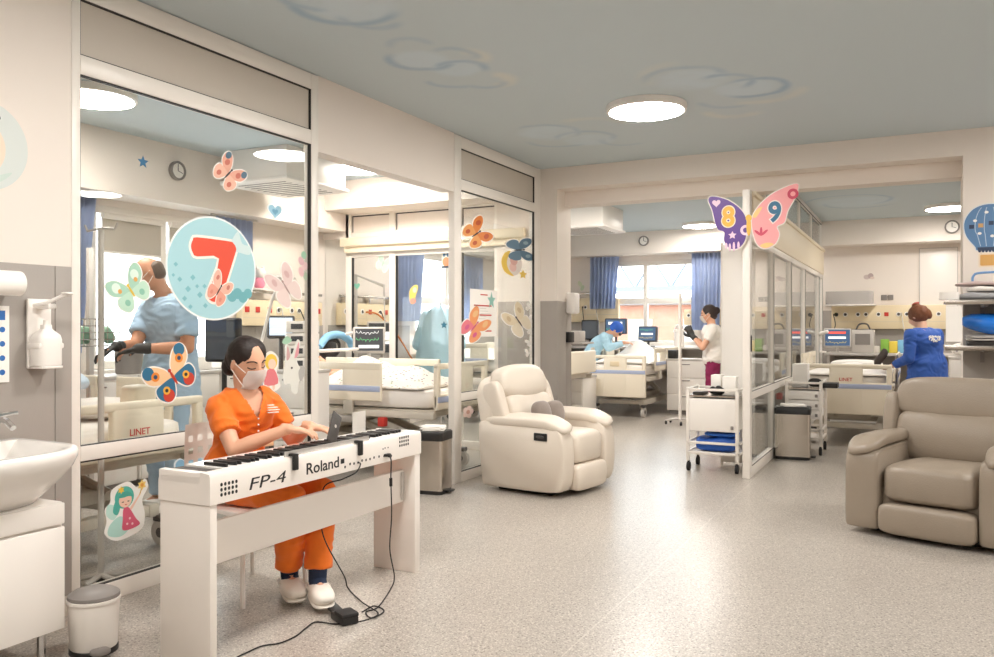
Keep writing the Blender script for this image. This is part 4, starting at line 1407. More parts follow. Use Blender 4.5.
def pump(label, x, y, z, a, n=3):
    """A stack of infusion pumps clamped to a rail or pole."""
    r = thing('infusion_pump', label, 'infusion pump', (x, y, z), a)
    M = PM[r.name]
    for k in range(n):
        b = MB(M).bx(-.14, .14, -.08, .08, k * .105, k * .105 + .1, .01).build('pump_unit', M_WHITE, r)
        MB(M).bx(-.10, .0, -.083, -.079, k * .105 + .03, k * .105 + .075).build('display', M_SCRDARK, b)
        MB(M).bx(.03, .12, -.085, -.079, k * .105 + .02, k * .105 + .08, .004).build('syringe_bay', M_LGREY, b)
    return r


def service_panel(label, M, w, h, n=6, hoses=(), seed=3, rail=True):
    """Cream bed-head panel on the wall. M: x along the wall, y up, z into the room."""
    r = thing('bedhead_panel', label, 'wall panel', tuple(M.to_translation()))
    MB(M).bx(-w / 2, w / 2, 0, h, .0, .09, .012).build('housing', M_CREAMD, r)
    MB(M).bx(-w / 2 + .01, w / 2 - .01, h * .30, h * .31, .0895, .092).build('seam', M_LGREY, r)
    rnd = random.Random(seed)
    for k in range(n):
        x = -w / 2 + w * (k + .5) / n + rnd.uniform(-.03, .03)
        kind = rnd.choice('oogpr')
        m = MB(M)
        if kind in 'op':
            m.prism(ell(0, 0, .035, .035, 16), .09, .098, Matrix.Translation((x, h * .62, 0))); o = m.build('socket', M_WHITE, r)
            MB(M).prism(ell(0, 0, .022, .022, 14), .0975, .0985, Matrix.Translation((x, h * .62, 0))).build('contact', M_DGREY, o)
        elif kind == 'r':
            m.bx(x - .03, x + .03, h * .62 - .03, h * .62 + .03, .09, .1, .004); m.build('socket', M_RED, r)
        else:
            m.lathe([(.03, .09), (.03, .11), (.018, .112), (.018, .15), (.001, .15)], 16, M_id(x, h * .62)); m.build('gas_outlet', M_BLACK, r)
    if rail:
        m = MB(M); m.bx(-w / 2 - .02, w / 2 + .02, h + .07, h + .10, .06, .07, .002)
        for x in (-w * .4, 0, w * .4): m.bx(x - .02, x + .02, h - .005, h + .11, .0, .062, .003)
        m.build('equipment_rail', M_STEEL, r)
    for x0, col, pts in hoses:
        MB(M).tube(curve3([(x0, h * .6, .10), (x0, h * .6, .14)] + list(pts), 8), .011 if col is M_ORANGE else .007).build('hose', col, r)
    return r


def M_id(x, y):
    return Matrix.Translation((x, y, 0))


def wallframe_x(y, z):   # on the outer wall, looking towards -x
    return frame((WX + .0085, y, z), (0, 1, 0), (0, 0, 1))


def wallframe_y(x, z):   # on the far wall, looking towards +y
    return frame((x, FY - .0085, z), (1, 0, 0), (0, 0, 1))


service_panel('cream bedhead panel on the outer wall behind the bed by the doorway', wallframe_x(7.02, 1.33), 1.28, .27, 8,
              [(.2, M_BLACKR, [(.25, -.1, .2), (.18, -.35, .16)]), (-.1, M_LGREY, [(-.12, -.2, .2), (-.05, -.4, .2)]), (.45, M_BLACKR, [(.5, -.2, .15), (.42, -.42, .18)])], 3)
service_panel('cream bedhead panel seen through the glazed partition with an orange hose', wallframe_x(8.62, 1.34), 1.2, .27, 7,
              [(-.12, M_ORANGE, [(-.05, .12, .25), (.12, -.12, .4), (.3, -.42, .5), (.5, -.6, .5)]), (.15, M_BLACKR, [(.2, -.1, .2), (.16, -.3, .18)])], 4)
qa = at(575, 308, Y=FY); qb = at(612, 308, Y=FY)
service_panel('cream bedhead panel under the left curtain of the middle ward', wallframe_y((qa.x + qb.x) / 2 - .0, at(590, 322, Y=FY).z), 1.0, .42, 6,
              [(-.15, M_BLACKR, [(-.1, -.05, .2), (-.15, -.35, .25)]), (.1, M_LGREY, [(.2, -.1, .25), (.25, -.4, .3)])], 6)
qa = at(700, 318, Y=FY)
service_panel('cream bedhead panel behind the person with black gloves', wallframe_y(qa.x + .25, at(700, 325, Y=FY).z), 1.0, .26, 5, [], 8, rail=False)
qa = at(832, 316, Y=FY); qb = at(946, 316, Y=FY)
service_panel('long cream bedhead panel on the far wall of the right ward', wallframe_y((qa.x + qb.x) / 2, at(850, 329, Y=FY).z), qb.x - qa.x, .36, 11,
              [(-.75, M_BLACKR, [(-.72, .05, .2), (-.78, -.1, .2), (-.7, -.3, .2)]), (.2, M_LGREY, [(.25, -.1, .25), (.35, -.35, .25)])], 9, rail=False)
# box with a dial above the panel
q = at(700, 299, Y=FY - .12)
r = thing('control_cabinet', 'white wall box with a round dial right of the middle ward window', 'wall box', (q.x, FY - .06, q.z - .15))
MB().bx(q.x - .15, q.x + .15, FY - .12, FY - .009, q.z - .13, q.z + .14, .01).build('box', M_WHITE, r)
MB().prism(ell(0, 0, .065, .065), 0, .01, frame((q.x - .08, FY - .12, q.z), (1, 0, 0), (0, 0, 1))).build('dial', M_DGREY, r)
MB().prism(ell(0, 0, .035, .04), .0095, .014, frame((q.x - .065, FY - .12, q.z), (1, 0, 0), (0, 0, 1))).build('dial_face', M_WHITE, r)


# ---- curtains, clocks, air conditioners
def curtain(label, M, w, h, folds=7, taper=1.0, depth=.05, group=None):
    """M: x along the rail, y up, z into the room; hangs from y=0 down to -h."""
    r = thing('curtain', label, 'curtain', tuple(M.to_translation()))
    m = MB(M)
    nu, nv = folds * 8, 12
    vs = []
    for j in range(nv):
        v = j / (nv - 1); k = 1 - (1 - taper) * v
        vs.append([m.bm.verts.new(M @ V((-w / 2 + w * k * i / (nu - 1) + noise.noise(V((i * .2, v * 2, folds))) * .012, -h * v, depth * math.sin(i / (nu - 1) * folds * 2 * math.pi) * (.6 + .4 * v) + depth))) for i in range(nu)])
    for j in range(nv - 1):
        for i in range(nu - 1):
            m.bm.faces.new((vs[j][i], vs[j][i + 1], vs[j + 1][i + 1], vs[j + 1][i]))
    bmesh.ops.solidify(m.bm, geom=list(m.bm.faces), thickness=.004)
    m.build('cloth', M_CURT, r, smooth=80)
    m = MB(M); m.tube([(-w / 2 - .06, .012, depth), (w / 2 + .06, .012, depth)], .011)
    m.build('rail', M_LGREY, r)
    for k in range(folds):
        pass
    return r


def on_x(px, py, X, dz=0): q = at(px, py, X=X); return q
ya, yb = at(221, 220, X=WX + .2).y, at(258, 220, X=WX + .2).y
curtain('blue curtain beside the round 7 sticker behind the large pane', frame((WX + .08, (ya + yb) / 2, 2.40), (0, 1, 0), (0, 0, 1)), yb - ya, .68, 7)
ya, yb = at(70, 220, X=WX + .2).y, at(103, 220, X=WX + .2).y
curtain('blue curtain tied back at the left edge of the large pane', frame((WX + .08, (ya + yb) / 2, 2.40), (0, 1, 0), (0, 0, 1)), yb - ya, 1.3, 6, .45)
ya, yb = at(403, 270, X=WX + .2).y, at(429, 270, X=WX + .2).y
curtain('blue curtain seen through the glazed partition above the bed by the doorway', frame((WX + .08, (ya + yb) / 2, 2.40), (0, 1, 0), (0, 0, 1)), yb - ya, 1.0, 7, .8)
ya, yb = at(468, 270, X=WX + .2).y, at(487, 270, X=WX + .2).y
curtain('blue curtain seen through the narrow glazed bay behind the wall poster', frame((WX + .08, (ya + yb) / 2, 2.40), (0, 1, 0), (0, 0, 1)), yb - ya, 1.1, 6)
for lab, a, b, bt, tp in (('blue curtain left of the far window in the middle ward', 592, 621, 309, .85), ('blue curtain right of the far window in the middle ward', 693, 723, 330, .92)):
    qa, qb = at(a, 253, Y=FY - .12), at(b, 253, Y=FY - .12)
    zb = at(a, bt, Y=FY - .12).z
    curtain(lab, frame(((qa.x + qb.x) / 2, FY - .16, 2.545), (1, 0, 0), (0, 0, 1)), qb.x - qa.x, 2.545 - zb, 7, tp)


def clock(label, M, rad=.13):
    r = thing('wall_clock', label, 'clock', tuple(M.to_translation()))
    MB(M).lathe([(rad, 0), (rad, .035), (rad - .015, .04), (rad - .02, .03), (rad - .02, 0)], 32).build('rim', M_MGREY, r)
    MB(M).prism(ell(0, 0, rad - .019, rad - .019, 32), .0, .026).build('dial', M_PAPER, r)
    m = MB(M); m.box((0, .03, .0275), (.007, .06, .002)); m.box((.025, -.008, .0275), (.06, .005, .002), 0, Matrix.Rotation(-.3, 3, 'Z')); m.build('hands', M_BLACK, r)
    return r
q = at(176, 171, X=WX + .34); clock('round wall clock on the bulkhead left of the 7 sticker', frame(tuple(q), (0, 1, 0), (0, 0, 1)), .085)
q = at(644, 241, Y=FY - .42); clock('round wall clock above the far window of the middle ward', frame(tuple(q), (1, 0, 0), (0, 0, 1)), .085)
q = at(952, 227, Y=FY - .42); clock('round wall clock on the bulkhead of the right ward', frame(tuple(q), (1, 0, 0), (0, 0, 1)), .095)


def air_con(label, x0, x1, y0, y1, z0):
    r = thing('air_conditioner', label, 'air conditioner', ((x0 + x1) / 2, (y0 + y1) / 2, z0))
    MB().bx(x0 + .03, x1 - .03, y0 + .03, y1 - .03, z0 + .03, CEIL - .001, .004).build('casing', M_WHITE, r)
    MB().bx(x0, x1, y0, y1, z0, z0 + .032, .01).build('fascia', M_WHITE, r)
    m = MB()
    for k in range(9):
        yy = y0 + .12 + (y1 - y0 - .24) * k / 8
        m.bx(x0 + .12, x1 - .12, yy - .006, yy + .006, z0 - .004, z0 + .002)
    m.build('grille', M_MGREY, r)
    return r
q = at(287, 178, Z=2.62)
air_con('white ceiling air conditioner in the left ward seen at the top of the large pane', q.x - .80, q.x, q.y, q.y + .9, 2.62)
q = at(604, 226, Z=2.62)
air_con('white ceiling air conditioner in the middle ward behind the left end of the beam', q.x - .86, q.x, q.y, q.y + .9, 2.62)

# ---- equipment behind the large pane (left ward)
iv_pole('infusion stand at the left edge of the large pane beside the nearest bed', -3.63, at(101, 500, X=-3.63).y, 1.80, .12, .015, M_LGREY)
m = MB(); qz = at(62, 263, X=-4.6)
r = thing('ceiling_arm', 'white jointed equipment arm at the left edge of the large pane', 'equipment arm', (-4.6, qz.y, 1.2))
# low cabinets under the window
def cabinet(label, x0, x1, y0, y1, h, n=3, face='+x', top=True, z0=.06):
    r = thing('drawer_cabinet', label, 'cabinet', ((x0 + x1) / 2, (y0 + y1) / 2, 0))
    MB().bx(x0, x1, y0, y1, z0, h - .03, .004).build('body', M_WHITE, r)
    if z0 > .01: MB().bx(x0 + .03, x1 - .03, y0 + .03, y1 - .03, 0, z0).build('plinth', M_MGREY, r)
    if top: MB().bx(x0 - .01, x1 + .01, y0 - .01, y1 + .01, h - .03, h, .005).build('worktop', M_LGREY, r)
    for k in range(n):
        za, zb = z0 + .01 + (h - .05 - z0) * k / n, z0 + .01 + (h - .05 - z0) * (k + 1) / n - .008
        if face == '+x':
            d = MB().bx(x1 - .001, x1 + .016, y0 + .01, y1 - .01, za, zb, .004).build('drawer', M_WHITE, r)
            MB().bx(x1 + .015, x1 + .03, (y0 + y1) / 2 - .06, (y0 + y1) / 2 + .06, zb - .04, zb - .028, .003).build('handle', M_MGREY, d)
        else:
            d = MB().bx(x0 + .01, x1 - .01, y0 - .016, y0 + .001, za, zb, .004).build('drawer', M_WHITE, r)
            MB().bx((x0 + x1) / 2 - .06, (x0 + x1) / 2 + .06, y0 - .03, y0 - .015, zb - .04, zb - .028, .003).build('handle', M_MGREY, d)
    return r
COL.objects.unlink(r); bpy.data.objects.remove(r)
cabinet('white drawer cabinet under the outer window behind the man in blue scrubs', WX + .02, WX + .55, 4.0, 4.72, .92, 3)
cabinet('white drawer cabinet right of the man in blue scrubs under the window', WX + .02, WX + .55, 4.75, 5.62, .92, 3)
cabinet('white drawer cabinet behind the head of the seated woman', WX + .02, WX + .55, 5.65, 5.95, .92, 3)
# bucket / suction jar next to the gloved hands
q = at(129, 370, X=WX + .35)
r = thing('canister', 'grey lidded canister on the cabinet beside the black gloves', 'canister', (q.x, q.y, .92))
MB().lathe([(.10, .921), (.105, .94), (.115, 1.12), (.12, 1.13)], 24, Matrix.Translation((q.x, q.y, 0))).build('bucket', M_MGREY, r)
MB().lathe([(.121, 1.13), (.121, 1.15), (.02, 1.165), (.001, 1.165)], 24, Matrix.Translation((q.x, q.y, 0))).build('lid', M_LGREY, r)
q = at(112, 350, X=WX + .35)
monitor('white ventilator unit on the cabinet at the left of the large pane', (q.x, 4.12, 1.18), R(90), .30, .42, M_SCRBLUE, [(M_SG, 'w'), (M_SY, 'w'), (M_SW, 'b')], .05, -4, 'ventilator', M_WHITE)
# wire basket with green packs by the left edge
q = at(90, 333, X=-5.5)
r = thing('wire_basket', 'wire basket with green packages at the left edge of the large pane', 'basket', (q.x, q.y, 1.2))
m = MB()
for k in range(5):
    z = 1.17 + k * .05
    m.tube([(q.x + sx * .13, q.y + sy * .2, z) for sx, sy in ((-1, -1), (1, -1), (1, 1), (-1, 1))], .004, 5, True)
for k in range(9):
    yy = q.y - .2 + k * .05
    m.tube([(q.x + .13, yy, 1.37), (q.x + .13, yy, 1.17), (q.x - .13, yy, 1.17), (q.x - .13, yy, 1.37)], .003, 5)
m.build('wires', M_STEEL, r)
m = MB(); m.bx(q.x - .02, q.x + .02, q.y - .02, q.y + .02, .0, 1.9, .003); m.bx(q.x - .14, q.x + .14, q.y - .14, q.y + .14, .0, .05, .01); m.build('post', M_LGREY, r)
M_GRNP = mat('green_wrap', '8FB59A', .5, bump=.3, bscale=60)
for k in range(3):
    m = MB(); m.soft((q.x + .03 * (-1) ** k + .045 * ((-1) ** k), q.y - .11 + k * .1, 1.25), (.07, .08, .13), 4, Matrix.Rotation(.3 * k, 3, 'X'))
    solo(m, 'package', M_GRNP if k != 1 else M_PAPER, ['green wrapped package at the near end of the wire basket', 'white wrapped package in the middle of the wire basket', 'green wrapped package at the far end of the wire basket'][k], 'package', smooth=70)
# black tv-like monitor behind the seated woman and its stand
q = at(223, 340, D=6.4)
monitor('black rear of a monitor beside the left of the seated woman', (q.x, q.y, q.z), R(15), .28, .34, M_SCRDARK, (), q.z - .17, 0, 'monitor', M_BLACK)
q = at(281, 327, D=7.35)
monitor('pale blue touch screen monitor above the fairy sticker', (q.x, q.y, q.z), R(40), .24, .20, M_SCRLITE, [(M_SW, 'b'), (M_SW, 'b')], q.z - .10, -8, 'monitor', M_DGREY)
q = at(258, 322, D=6.9)
r = thing('equipment_arm', 'white articulated lamp arm leaning beside the pale blue screen', 'equipment arm', (q.x, q.y, 0))
m = MB(); m.cyl((q.x, q.y, .05), (q.x, q.y, 1.15), .02); m.tube([(q.x, q.y, 1.12), tuple(at(262, 340, D=7.0)), tuple(at(272, 300, D=6.9)), tuple(at(281, 280, D=6.8))], .014); m.build('arm', M_WHITE, r)
m = MB(); m.lathe([(.001, .03), (.04, .025), (.12, 0), (.11, -.01), (.001, .0)], 24, Matrix.Translation(tuple(at(281, 278, D=6.8)))); m.build('lamp_head', M_WHITE, r)
m = MB(); m.bx(q.x - .2, q.x + .2, q.y - .2, q.y + .2, 0, .05, .01); m.build('base', M_MGREY, r)
pump('stack of white infusion pumps behind the fairy sticker', at(302, 350, D=7.2).x, at(302, 350, D=7.2).y, .95, R(45), 4)
cabinet('white equipment trolley carrying the infusion pumps behind the fairy sticker', at(302, 350, D=7.2).x - .17, at(302, 350, D=7.2).x + .17, at(302, 350, D=7.2).y - .16, at(302, 350, D=7.2).y + .16, .945, 3, '-y')
pump('white pump stack right of the man in blue scrubs under the 7 sticker', WX + .30, 5.95, .925, R(90), 2)
# pink toy on the panel
q = at(264, 279, X=WX + .15)
r = thing('plush_toy', 'pink and white plush toy on top of the bedhead panel', 'toy', (WX + .09, q.y, 1.72))
MB().soft((WX + .085, q.y, 1.78), (.10, .13, .13), 2.3).build('body', mat('pink_plush', 'EE8FA6', .9), r, smooth=80)
m = MB(); m.ball((WX + .095, q.y + .0, 1.88), .06); m.ball((WX + .09, q.y - .045, 1.935), .02); m.ball((WX + .09, q.y + .045, 1.935), .02); m.build('head', M_SHEET, r, smooth=80)
MB().bx(WX + .02, WX + .16, q.y - .15, q.y + .15, 1.705, 1.718).build('shelf', M_WHITE, r)

# devices at the head of bed A
q = at(371, 330, X=-5.9, )
monitor('dark patient monitor behind the head of the patient by the doorway', tuple(at(369, 340, Y=7.30)), R(40), .34, .28, M_SCRDARK, [(M_SW, 'w'), (M_SG, 'w'), (M_SW, 'b')], .12, -6)
p_ = at(369, 340, Y=7.30)
r = thing('wall_shelf', 'shelf board carrying the monitor behind the patient by the doorway', 'shelf', (p_.x, p_.y, p_.z - .28))
MB().bx(p_.x - .8, p_.x + .3, p_.y - .15, BY - .02, p_.z - .295, p_.z - .265, .004).build('board', M_LGREY, r)
MB().bx(p_.x - .75, p_.x - .7, p_.y - .1, p_.y + .2, 0, p_.z - .296).build('leg', M_LGREY, r)
MB().bx(p_.x + .2, p_.x + .25, p_.y - .1, p_.y + .2, 0, p_.z - .296).build('leg', M_LGREY, r)
# ventilator with blue topped hoses at the left of bed A's head
p_ = at(325, 345, X=-5.90)
r = thing('ventilator', 'ventilator with coiled hoses and a pale blue cover left of the patient by the doorway', 'ventilator', (p_.x, p_.y, 0))
MB().bx(p_.x - .12, p_.x + .2, p_.y - .2, p_.y + .2, .08, .95, .02).build('body', M_LGREY, r)
m = MB(); m.tube(curve3([(p_.x + .16, p_.y - .30, 1.10), (p_.x + .16, p_.y - .16, 1.21), (p_.x + .16, p_.y + .05, 1.23), (p_.x + .16, p_.y + .22, 1.17), (p_.x + .16, p_.y + .28, 1.10)]), .042, 12); m.build('cover', mat('pale_blue_cover', '8CC2E6', .5), r, smooth=80)
m = MB()
for k in range(4): m.tube([(p_.x + .1, p_.y + .13 * math.cos(t), 1.08 + .09 * math.sin(t) + .01 * k) for t in [2 * math.pi * i / 20 for i in range(20)]], .014, 6, True)
m.bx(p_.x - .12, p_.x + .05, p_.y - .15, p_.y + .15, .95, 1.17, .02)
m.build('hose_coil', M_DGREY, r)
m = MB(); m.tube(curve3([(p_.x + .1, p_.y + .1, 1.2), (p_.x + .3, p_.y + .15, 1.25), (p_.x + .55, p_.y + .1, 1.1), (p_.x + .62, 6.47, 1.075)]), .017); m.build('breathing_hose', M_SHEET, r)
for sx in (-.08, .17):
    MB().cyl((p_.x + sx - .02, p_.y + .15, .04), (p_.x + sx + .02, p_.y + .15, .04), .04).build('caster', M_BLACKR, r)
    MB().cyl((p_.x + sx - .02, p_.y - .15, .04), (p_.x + sx + .02, p_.y - .15, .04), .04).build('caster', M_BLACKR, r)
# overhead trapeze bars of the bed by the doorway
r = thing('trapeze_pole', 'grey lifting pole with a hanging grip over the bed behind the glazed partition', 'lifting pole', (-5.9, 8.1, 0))
pts = [tuple(at(356, 330, Y=8.1)), tuple(at(356, 275, Y=8.1)), tuple(at(384, 286, Y=8.1))]
m = MB(); m.tube([(pts[0][0], 8.1, 0.02)] + pts, .02); m.bx(pts[0][0] - .13, pts[0][0] + .13, 7.98, 8.22, 0, .04, .01); m.build('pole', M_LGREY, r)
m = MB(); m.tube([pts[2], tuple(at(385, 333, Y=8.1))], .008, 6); m.build('strap', M_LGREY, r)
g_ = at(385, 337, Y=8.1)
m = MB(); m.tube([(g_.x - .10, 8.1, g_.z - .04), (g_.x, 8.1, g_.z + .03), (g_.x + .10, 8.1, g_.z - .04)], .015, 8, True); m.build('grip', M_WHITE, r)
monitor('grey framed monitor beside the hanging grip behind the glazed partition', tuple(at(382, 338, Y=8.35)), R(30), .36, .40, M_SCRDARK, [(M_SW, 'b')], at(382, 338, Y=8.35).z - .2, -3)
# light blue gown on a stand seen through the partition
p_ = at(440, 330, Y=8.9)
r = thing('hanging_gown', 'pale blue disposable gown hanging on a stand behind the glazed partition', 'gown', (p_.x, p_.y, 0))
m = MB(); m.cyl((p_.x, p_.y + .02, .04), (p_.x, p_.y + .02, 1.62), .012); m.bx(p_.x - .2, p_.x + .2, p_.y - .18, p_.y + .2, 0, .04, .01); m.build('stand', M_LGREY, r)
def gownring(z, rx, ry, k): return [(p_.x + (rx + .018 * math.sin(6 * t + k)) * math.cos(t), p_.y + (ry + .012 * math.sin(8 * t + k)) * math.sin(t), z) for t in [2 * math.pi * i / 40 for i in range(40)]]
m = MB(); m.loft([gownring(.62, .36, .2, 0), gownring(.9, .33, .19, .6), gownring(1.15, .30, .17, 1.1), gownring(1.38, .25, .14, 1.6), gownring(1.52, .16, .1, 2), gownring(1.58, .07, .06, 2.4)])
M_GOWN = mat('gown_blue', 'B2D8EA', .7, bump=.3, bscale=30)
m.build('cloth', M_GOWN, r, smooth=80)
m = MB()
for s in (-1, 1): m.limb([((p_.x + s * .2, p_.y, 1.46)), ] and [((p_.x + s * .2, p_.y, 1.46), .07), ((p_.x + s * .3, p_.y - .03, 1.1), .08)])
m.build('sleeves', M_GOWN, r, smooth=80)
# ward C: desk, monitors, drawers
za = at(660, 347, Y=13.3).z
r = thing('worktop_shelf', 'pale worktop under the far window of the middle ward', 'worktop', (-4, 13.5, za))
MB().bx(-5.7, PX - .2, 13.32, FY - .009, za - .035, za, .005).build('board', M_LGREY, r)
for xx in (-5.6, -4.9, -3.0, -1.75): MB().bx(xx - .02, xx + .02, 13.36, FY - .02, 0, za - .035).build('leg', M_LGREY, r)
p_ = at(648, 336, Y=13.5)
monitor('patient monitor with a blue screen under the far window', (p_.x, p_.y, za + .21), R(-6), .33, .26, M_SCRBLUE, [(M_SG, 'w'), (M_SW, 'b'), (M_SY, 'w')], .08, -5, case=M_DGREY)
p_ = at(616, 331, Y=13.55)
monitor('large blue screen monitor above the person in the pale blue gown', (p_.x, p_.y, za + .34), R(6), .38, .27, M_SCRBLUE, [(M_SW, 'b'), (M_SG, 'w')], .18, 0, case=M_DGREY)
p_ = at(590, 329, Y=13.5)
monitor('black square monitor left of the person in the pale blue gown', (p_.x, p_.y, za + .28), 0, .30, .34, M_SCRDARK, (), .10, 0, case=M_BLACK)
p_ = at(676, 331, Y=13.4)
r = thing('suction_canister', 'white suction canister on the worktop right of the far window', 'canister', (p_.x, 13.6, za))
MB().lathe([(.08, za + .001), (.085, za + .02), (.085, za + .24), (.095, za + .25), (.095, za + .28), (.03, za + .30), (.001, za + .3)], 20, Matrix.Translation((p_.x, 13.6, 0))).build('jar', M_WHITE, r)
MB().lathe([(.08, za + .301), (.05, za + .36), (.001, za + .38)], 16, Matrix.Translation((p_.x, 13.6, 0))).build('cap', M_LGREY, r)
m = MB(); m.soft((at(633.5, 340, Y=13.4).x, 13.62, za + .05), (.09, .2, .1), 3); solo(m, 'cable_bundle', M_LGREY, 'heap of grey tubing on the worktop left of the monitor', 'tubing', smooth=80)
pp = at(578, 400, Y=11.2)
cabinet('white drawer unit beside the grey pier in the middle ward', pp.x - .55, pp.x + .17, 10.95, 11.5, .62, 3, '-y')
pp = at(668, 395, Y=12.9)
cabinet('white bedside drawer unit left of the person with black gloves', pp.x + .105, pp.x + .70, 12.45, 12.95, .84, 3, '-y')
solo(MB().bx(pp.x + .10, pp.x + .24, 12.52, 12.7, .841, .97, .01), 'black_device', M_BLACK, 'small black device on the bedside drawer unit', 'device')
iv_pole('white infusion stand at the foot of the middle ward bed', at(680, 420, Y=11.2).x, 11.2, 1.78, .2, .022, M_FRAME)
# device shelf sticking out from the grey pier
pp = at(566, 335, Y=BY + .6)
r = thing('wall_shelf', 'small shelf with devices beside the grey pier', 'shelf', (pp.x, BY + .62, 1.22))
zz = at(575, 342, Y=BY + .6).z
MB().bx(JX0 - .12, JX0 + .13, BY + .45, BY + .8, zz - .02, zz, .003).build('board', M_LGREY, r)
MB().bx(JX0 - .12, JX0 - .07, BY + .445, BY + .47, zz - .12, zz - .021).build('bracket', M_LGREY, r)
solo(MB().bx(JX0 - .07, JX0 + .07, BY + .52, BY + .7, zz + .001, zz + .12, .012), 'small_printer', M_LGREY, 'small grey device on the shelf beside the grey pier', 'device')
q = at(564, 335, Y=BY + .08); 
m = MB(); m.bx(JX0 + .009, JX0 + .06, BY + .26, BY + .40, zz + .0, zz + .11, .01)
solo(m, 'card_reader', M_BLACK, 'black box mounted on the side of the grey pier', 'device')
m = MB(); m.bx(JX0 + .01, JX0 + .11, BY + .27, BY + .43, zz + .30, zz + .52, .02)
solo(m, 'sharps_box', M_SHEET, 'white glove holder box mounted high on the grey pier', 'holder')

# ward D (right): shelf desk, monitor, device, basket, boards
zd = at(860, 353, Y=13.2).z
r = thing('worktop_shelf', 'pale worktop along the far wall of the right ward', 'worktop', (0, 13.5, zd))
MB().bx(PX + .1, 2.2, 13.0, FY - .009, zd - .035, zd, .005).build('board', M_LGREY, r)
for xx in (PX + .15, 2.1): MB().bx(xx - .02, xx + .02, 13.06, FY - .02, 0, zd - .035).build('leg', M_LGREY, r)
p_ = at(837.5, 342, Y=13.2)
monitor('patient monitor with a colourful screen on the right ward worktop', (p_.x, p_.y, zd + .22), R(4), .38, .28, M_SCRBLUE, [(M_SR, 'b'), (M_SW, 'b'), (M_SY, 'w')], .08, -6, case=M_LGREY)
p_ = at(863, 340, Y=13.3)
r = thing('infusion_device', 'grey boxy device with a handle beside the colourful screen', 'device', (p_.x, 13.3, zd))
MB().bx(p_.x - .15, p_.x + .15, 13.2, 13.5, zd + .001, zd + .34, .015).build('case', M_LGREY, r)
MB().bx(p_.x - .10, p_.x + .10, 13.195, 13.201, zd + .12, zd + .28).build('front_window', M_MGREY, r)
MB().tube(curve3([(p_.x - .1, 13.35, zd + .33), (p_.x - .05, 13.35, zd + .42), (p_.x + .05, 13.35, zd + .42), (p_.x + .1, 13.35, zd + .33)]), .012).build('handle', M_DGREY, r)
p_ = at(820, 343, Y=13.15)
r = thing('desk_lamp', 'white jointed device arm on the right ward worktop beside the partition', 'lamp', (p_.x, 13.15, zd))
m = MB(); m.lathe([(.09, zd + .001), (.09, zd + .02), (.03, zd + .03), (.025, zd + .16)], 20, Matrix.Translation((p_.x, 13.15, 0))); m.build('base', M_WHITE, r)
m = MB(); m.limb([((p_.x, 13.15, zd + .15), .035), ((p_.x - .05, 13.12, zd + .26), .03), ((p_.x + .10, 13.1, zd + .31), .028)]); m.build('arm', M_WHITE, r, smooth=60)
for i, (px, w_, h_, c, lab) in enumerate(((885, .11, .2, '86B84A', 'green pack on the right ward worktop'), (893.5, .11, .17, 'E8CF52', 'yellow pack on the right ward worktop'), (902, .11, .19, '7DB6D8', 'pale blue pack on the right ward worktop beside the jacket'), (877, .08, .10, 'E9E3DA', 'white crumpled wipe pack on the right ward worktop'))):
    p_ = at(px, 340, Y=13.45)
    solo(MB().bx(p_.x - w_ / 2, p_.x + w_ / 2, 13.35, 13.55, zd + .001, zd + h_, .01), 'supply_pack', mat('pack_' + c, c, .5), lab, 'pack')
p_ = at(849, 302, Y=13.6); zs = at(849, 304.5, Y=13.6).z
r = thing('wire_shelf', 'small white wall shelf holding a clear basket in the right ward', 'shelf', (p_.x, 13.7, zs))
MB().bx(p_.x - .36, p_.x + .36, 13.5, FY - .009, zs - .02, zs, .004).build('board', M_WHITE, r)
r = thing('clear_basket', 'clear plastic basket with white packets on the small wall shelf', 'basket', (p_.x, 13.7, zs))
m = MB(); m.ring([(x * .33, y * .17) for x, y in rrect(2, 2, .2)], [(x * .32, y * .16) for x, y in rrect(2, 2, .2)], zs + .001, zs + .2, Matrix.Translation((p_.x, 13.71, 0))); m.bx(p_.x - .32, p_.x + .32, 13.55, 13.87, zs + .001, zs + .008)
m.build('bin', translucent('frosted_plastic', 'CFCAC6', .55), r)
for k in range(4): 
    solo(MB().bx(p_.x - .28 + k * .12, p_.x - .18 + k * .12, 13.58, 13.83, zs + .01, zs + .13 + .02 * (k % 2), .004), 'packet', M_PAPER, ['white packet at the left in the clear basket', 'white packet second from left in the clear basket', 'white packet third from left in the clear basket', 'white packet at the right in the clear basket'][k], 'packet')
p_ = at(940, 285, Y=FY)
r = thing('whiteboard', 'tall blank white board on the far wall behind the blue jacket', 'board', (p_.x, FY - .02, 1.6))
xa, xb = at(919, 285, Y=FY).x, at(958, 285, Y=FY).x
MB().bx(xa, xb, FY - .022, FY - .002, 1.62, 2.5, .004).build('panel', M_WHITE, r)
m = MB()
for u in ((xa, xa + .012, 1.62, 2.5), (xb - .012, xb, 1.62, 2.5), (xa, xb, 2.488, 2.5), (xa, xb, 1.62, 1.632)): m.bx(u[0], u[1], FY - .026, FY - .021, u[2], u[3])
m.build('rim', M_LGREY, r)
for px in (884, 890.5):
    p_ = at(px, 297.5, Y=FY)
    s_ = solo(MB().bx(p_.x - .04, p_.x + .04, FY - .012, FY - .001, p_.z - .04, p_.z + .04, .004), 'wall_socket', M_MGREY, 'grey wall socket above the right ward panel, ' + ('left one of the two' if px < 887 else 'right one of the two'), 'socket')
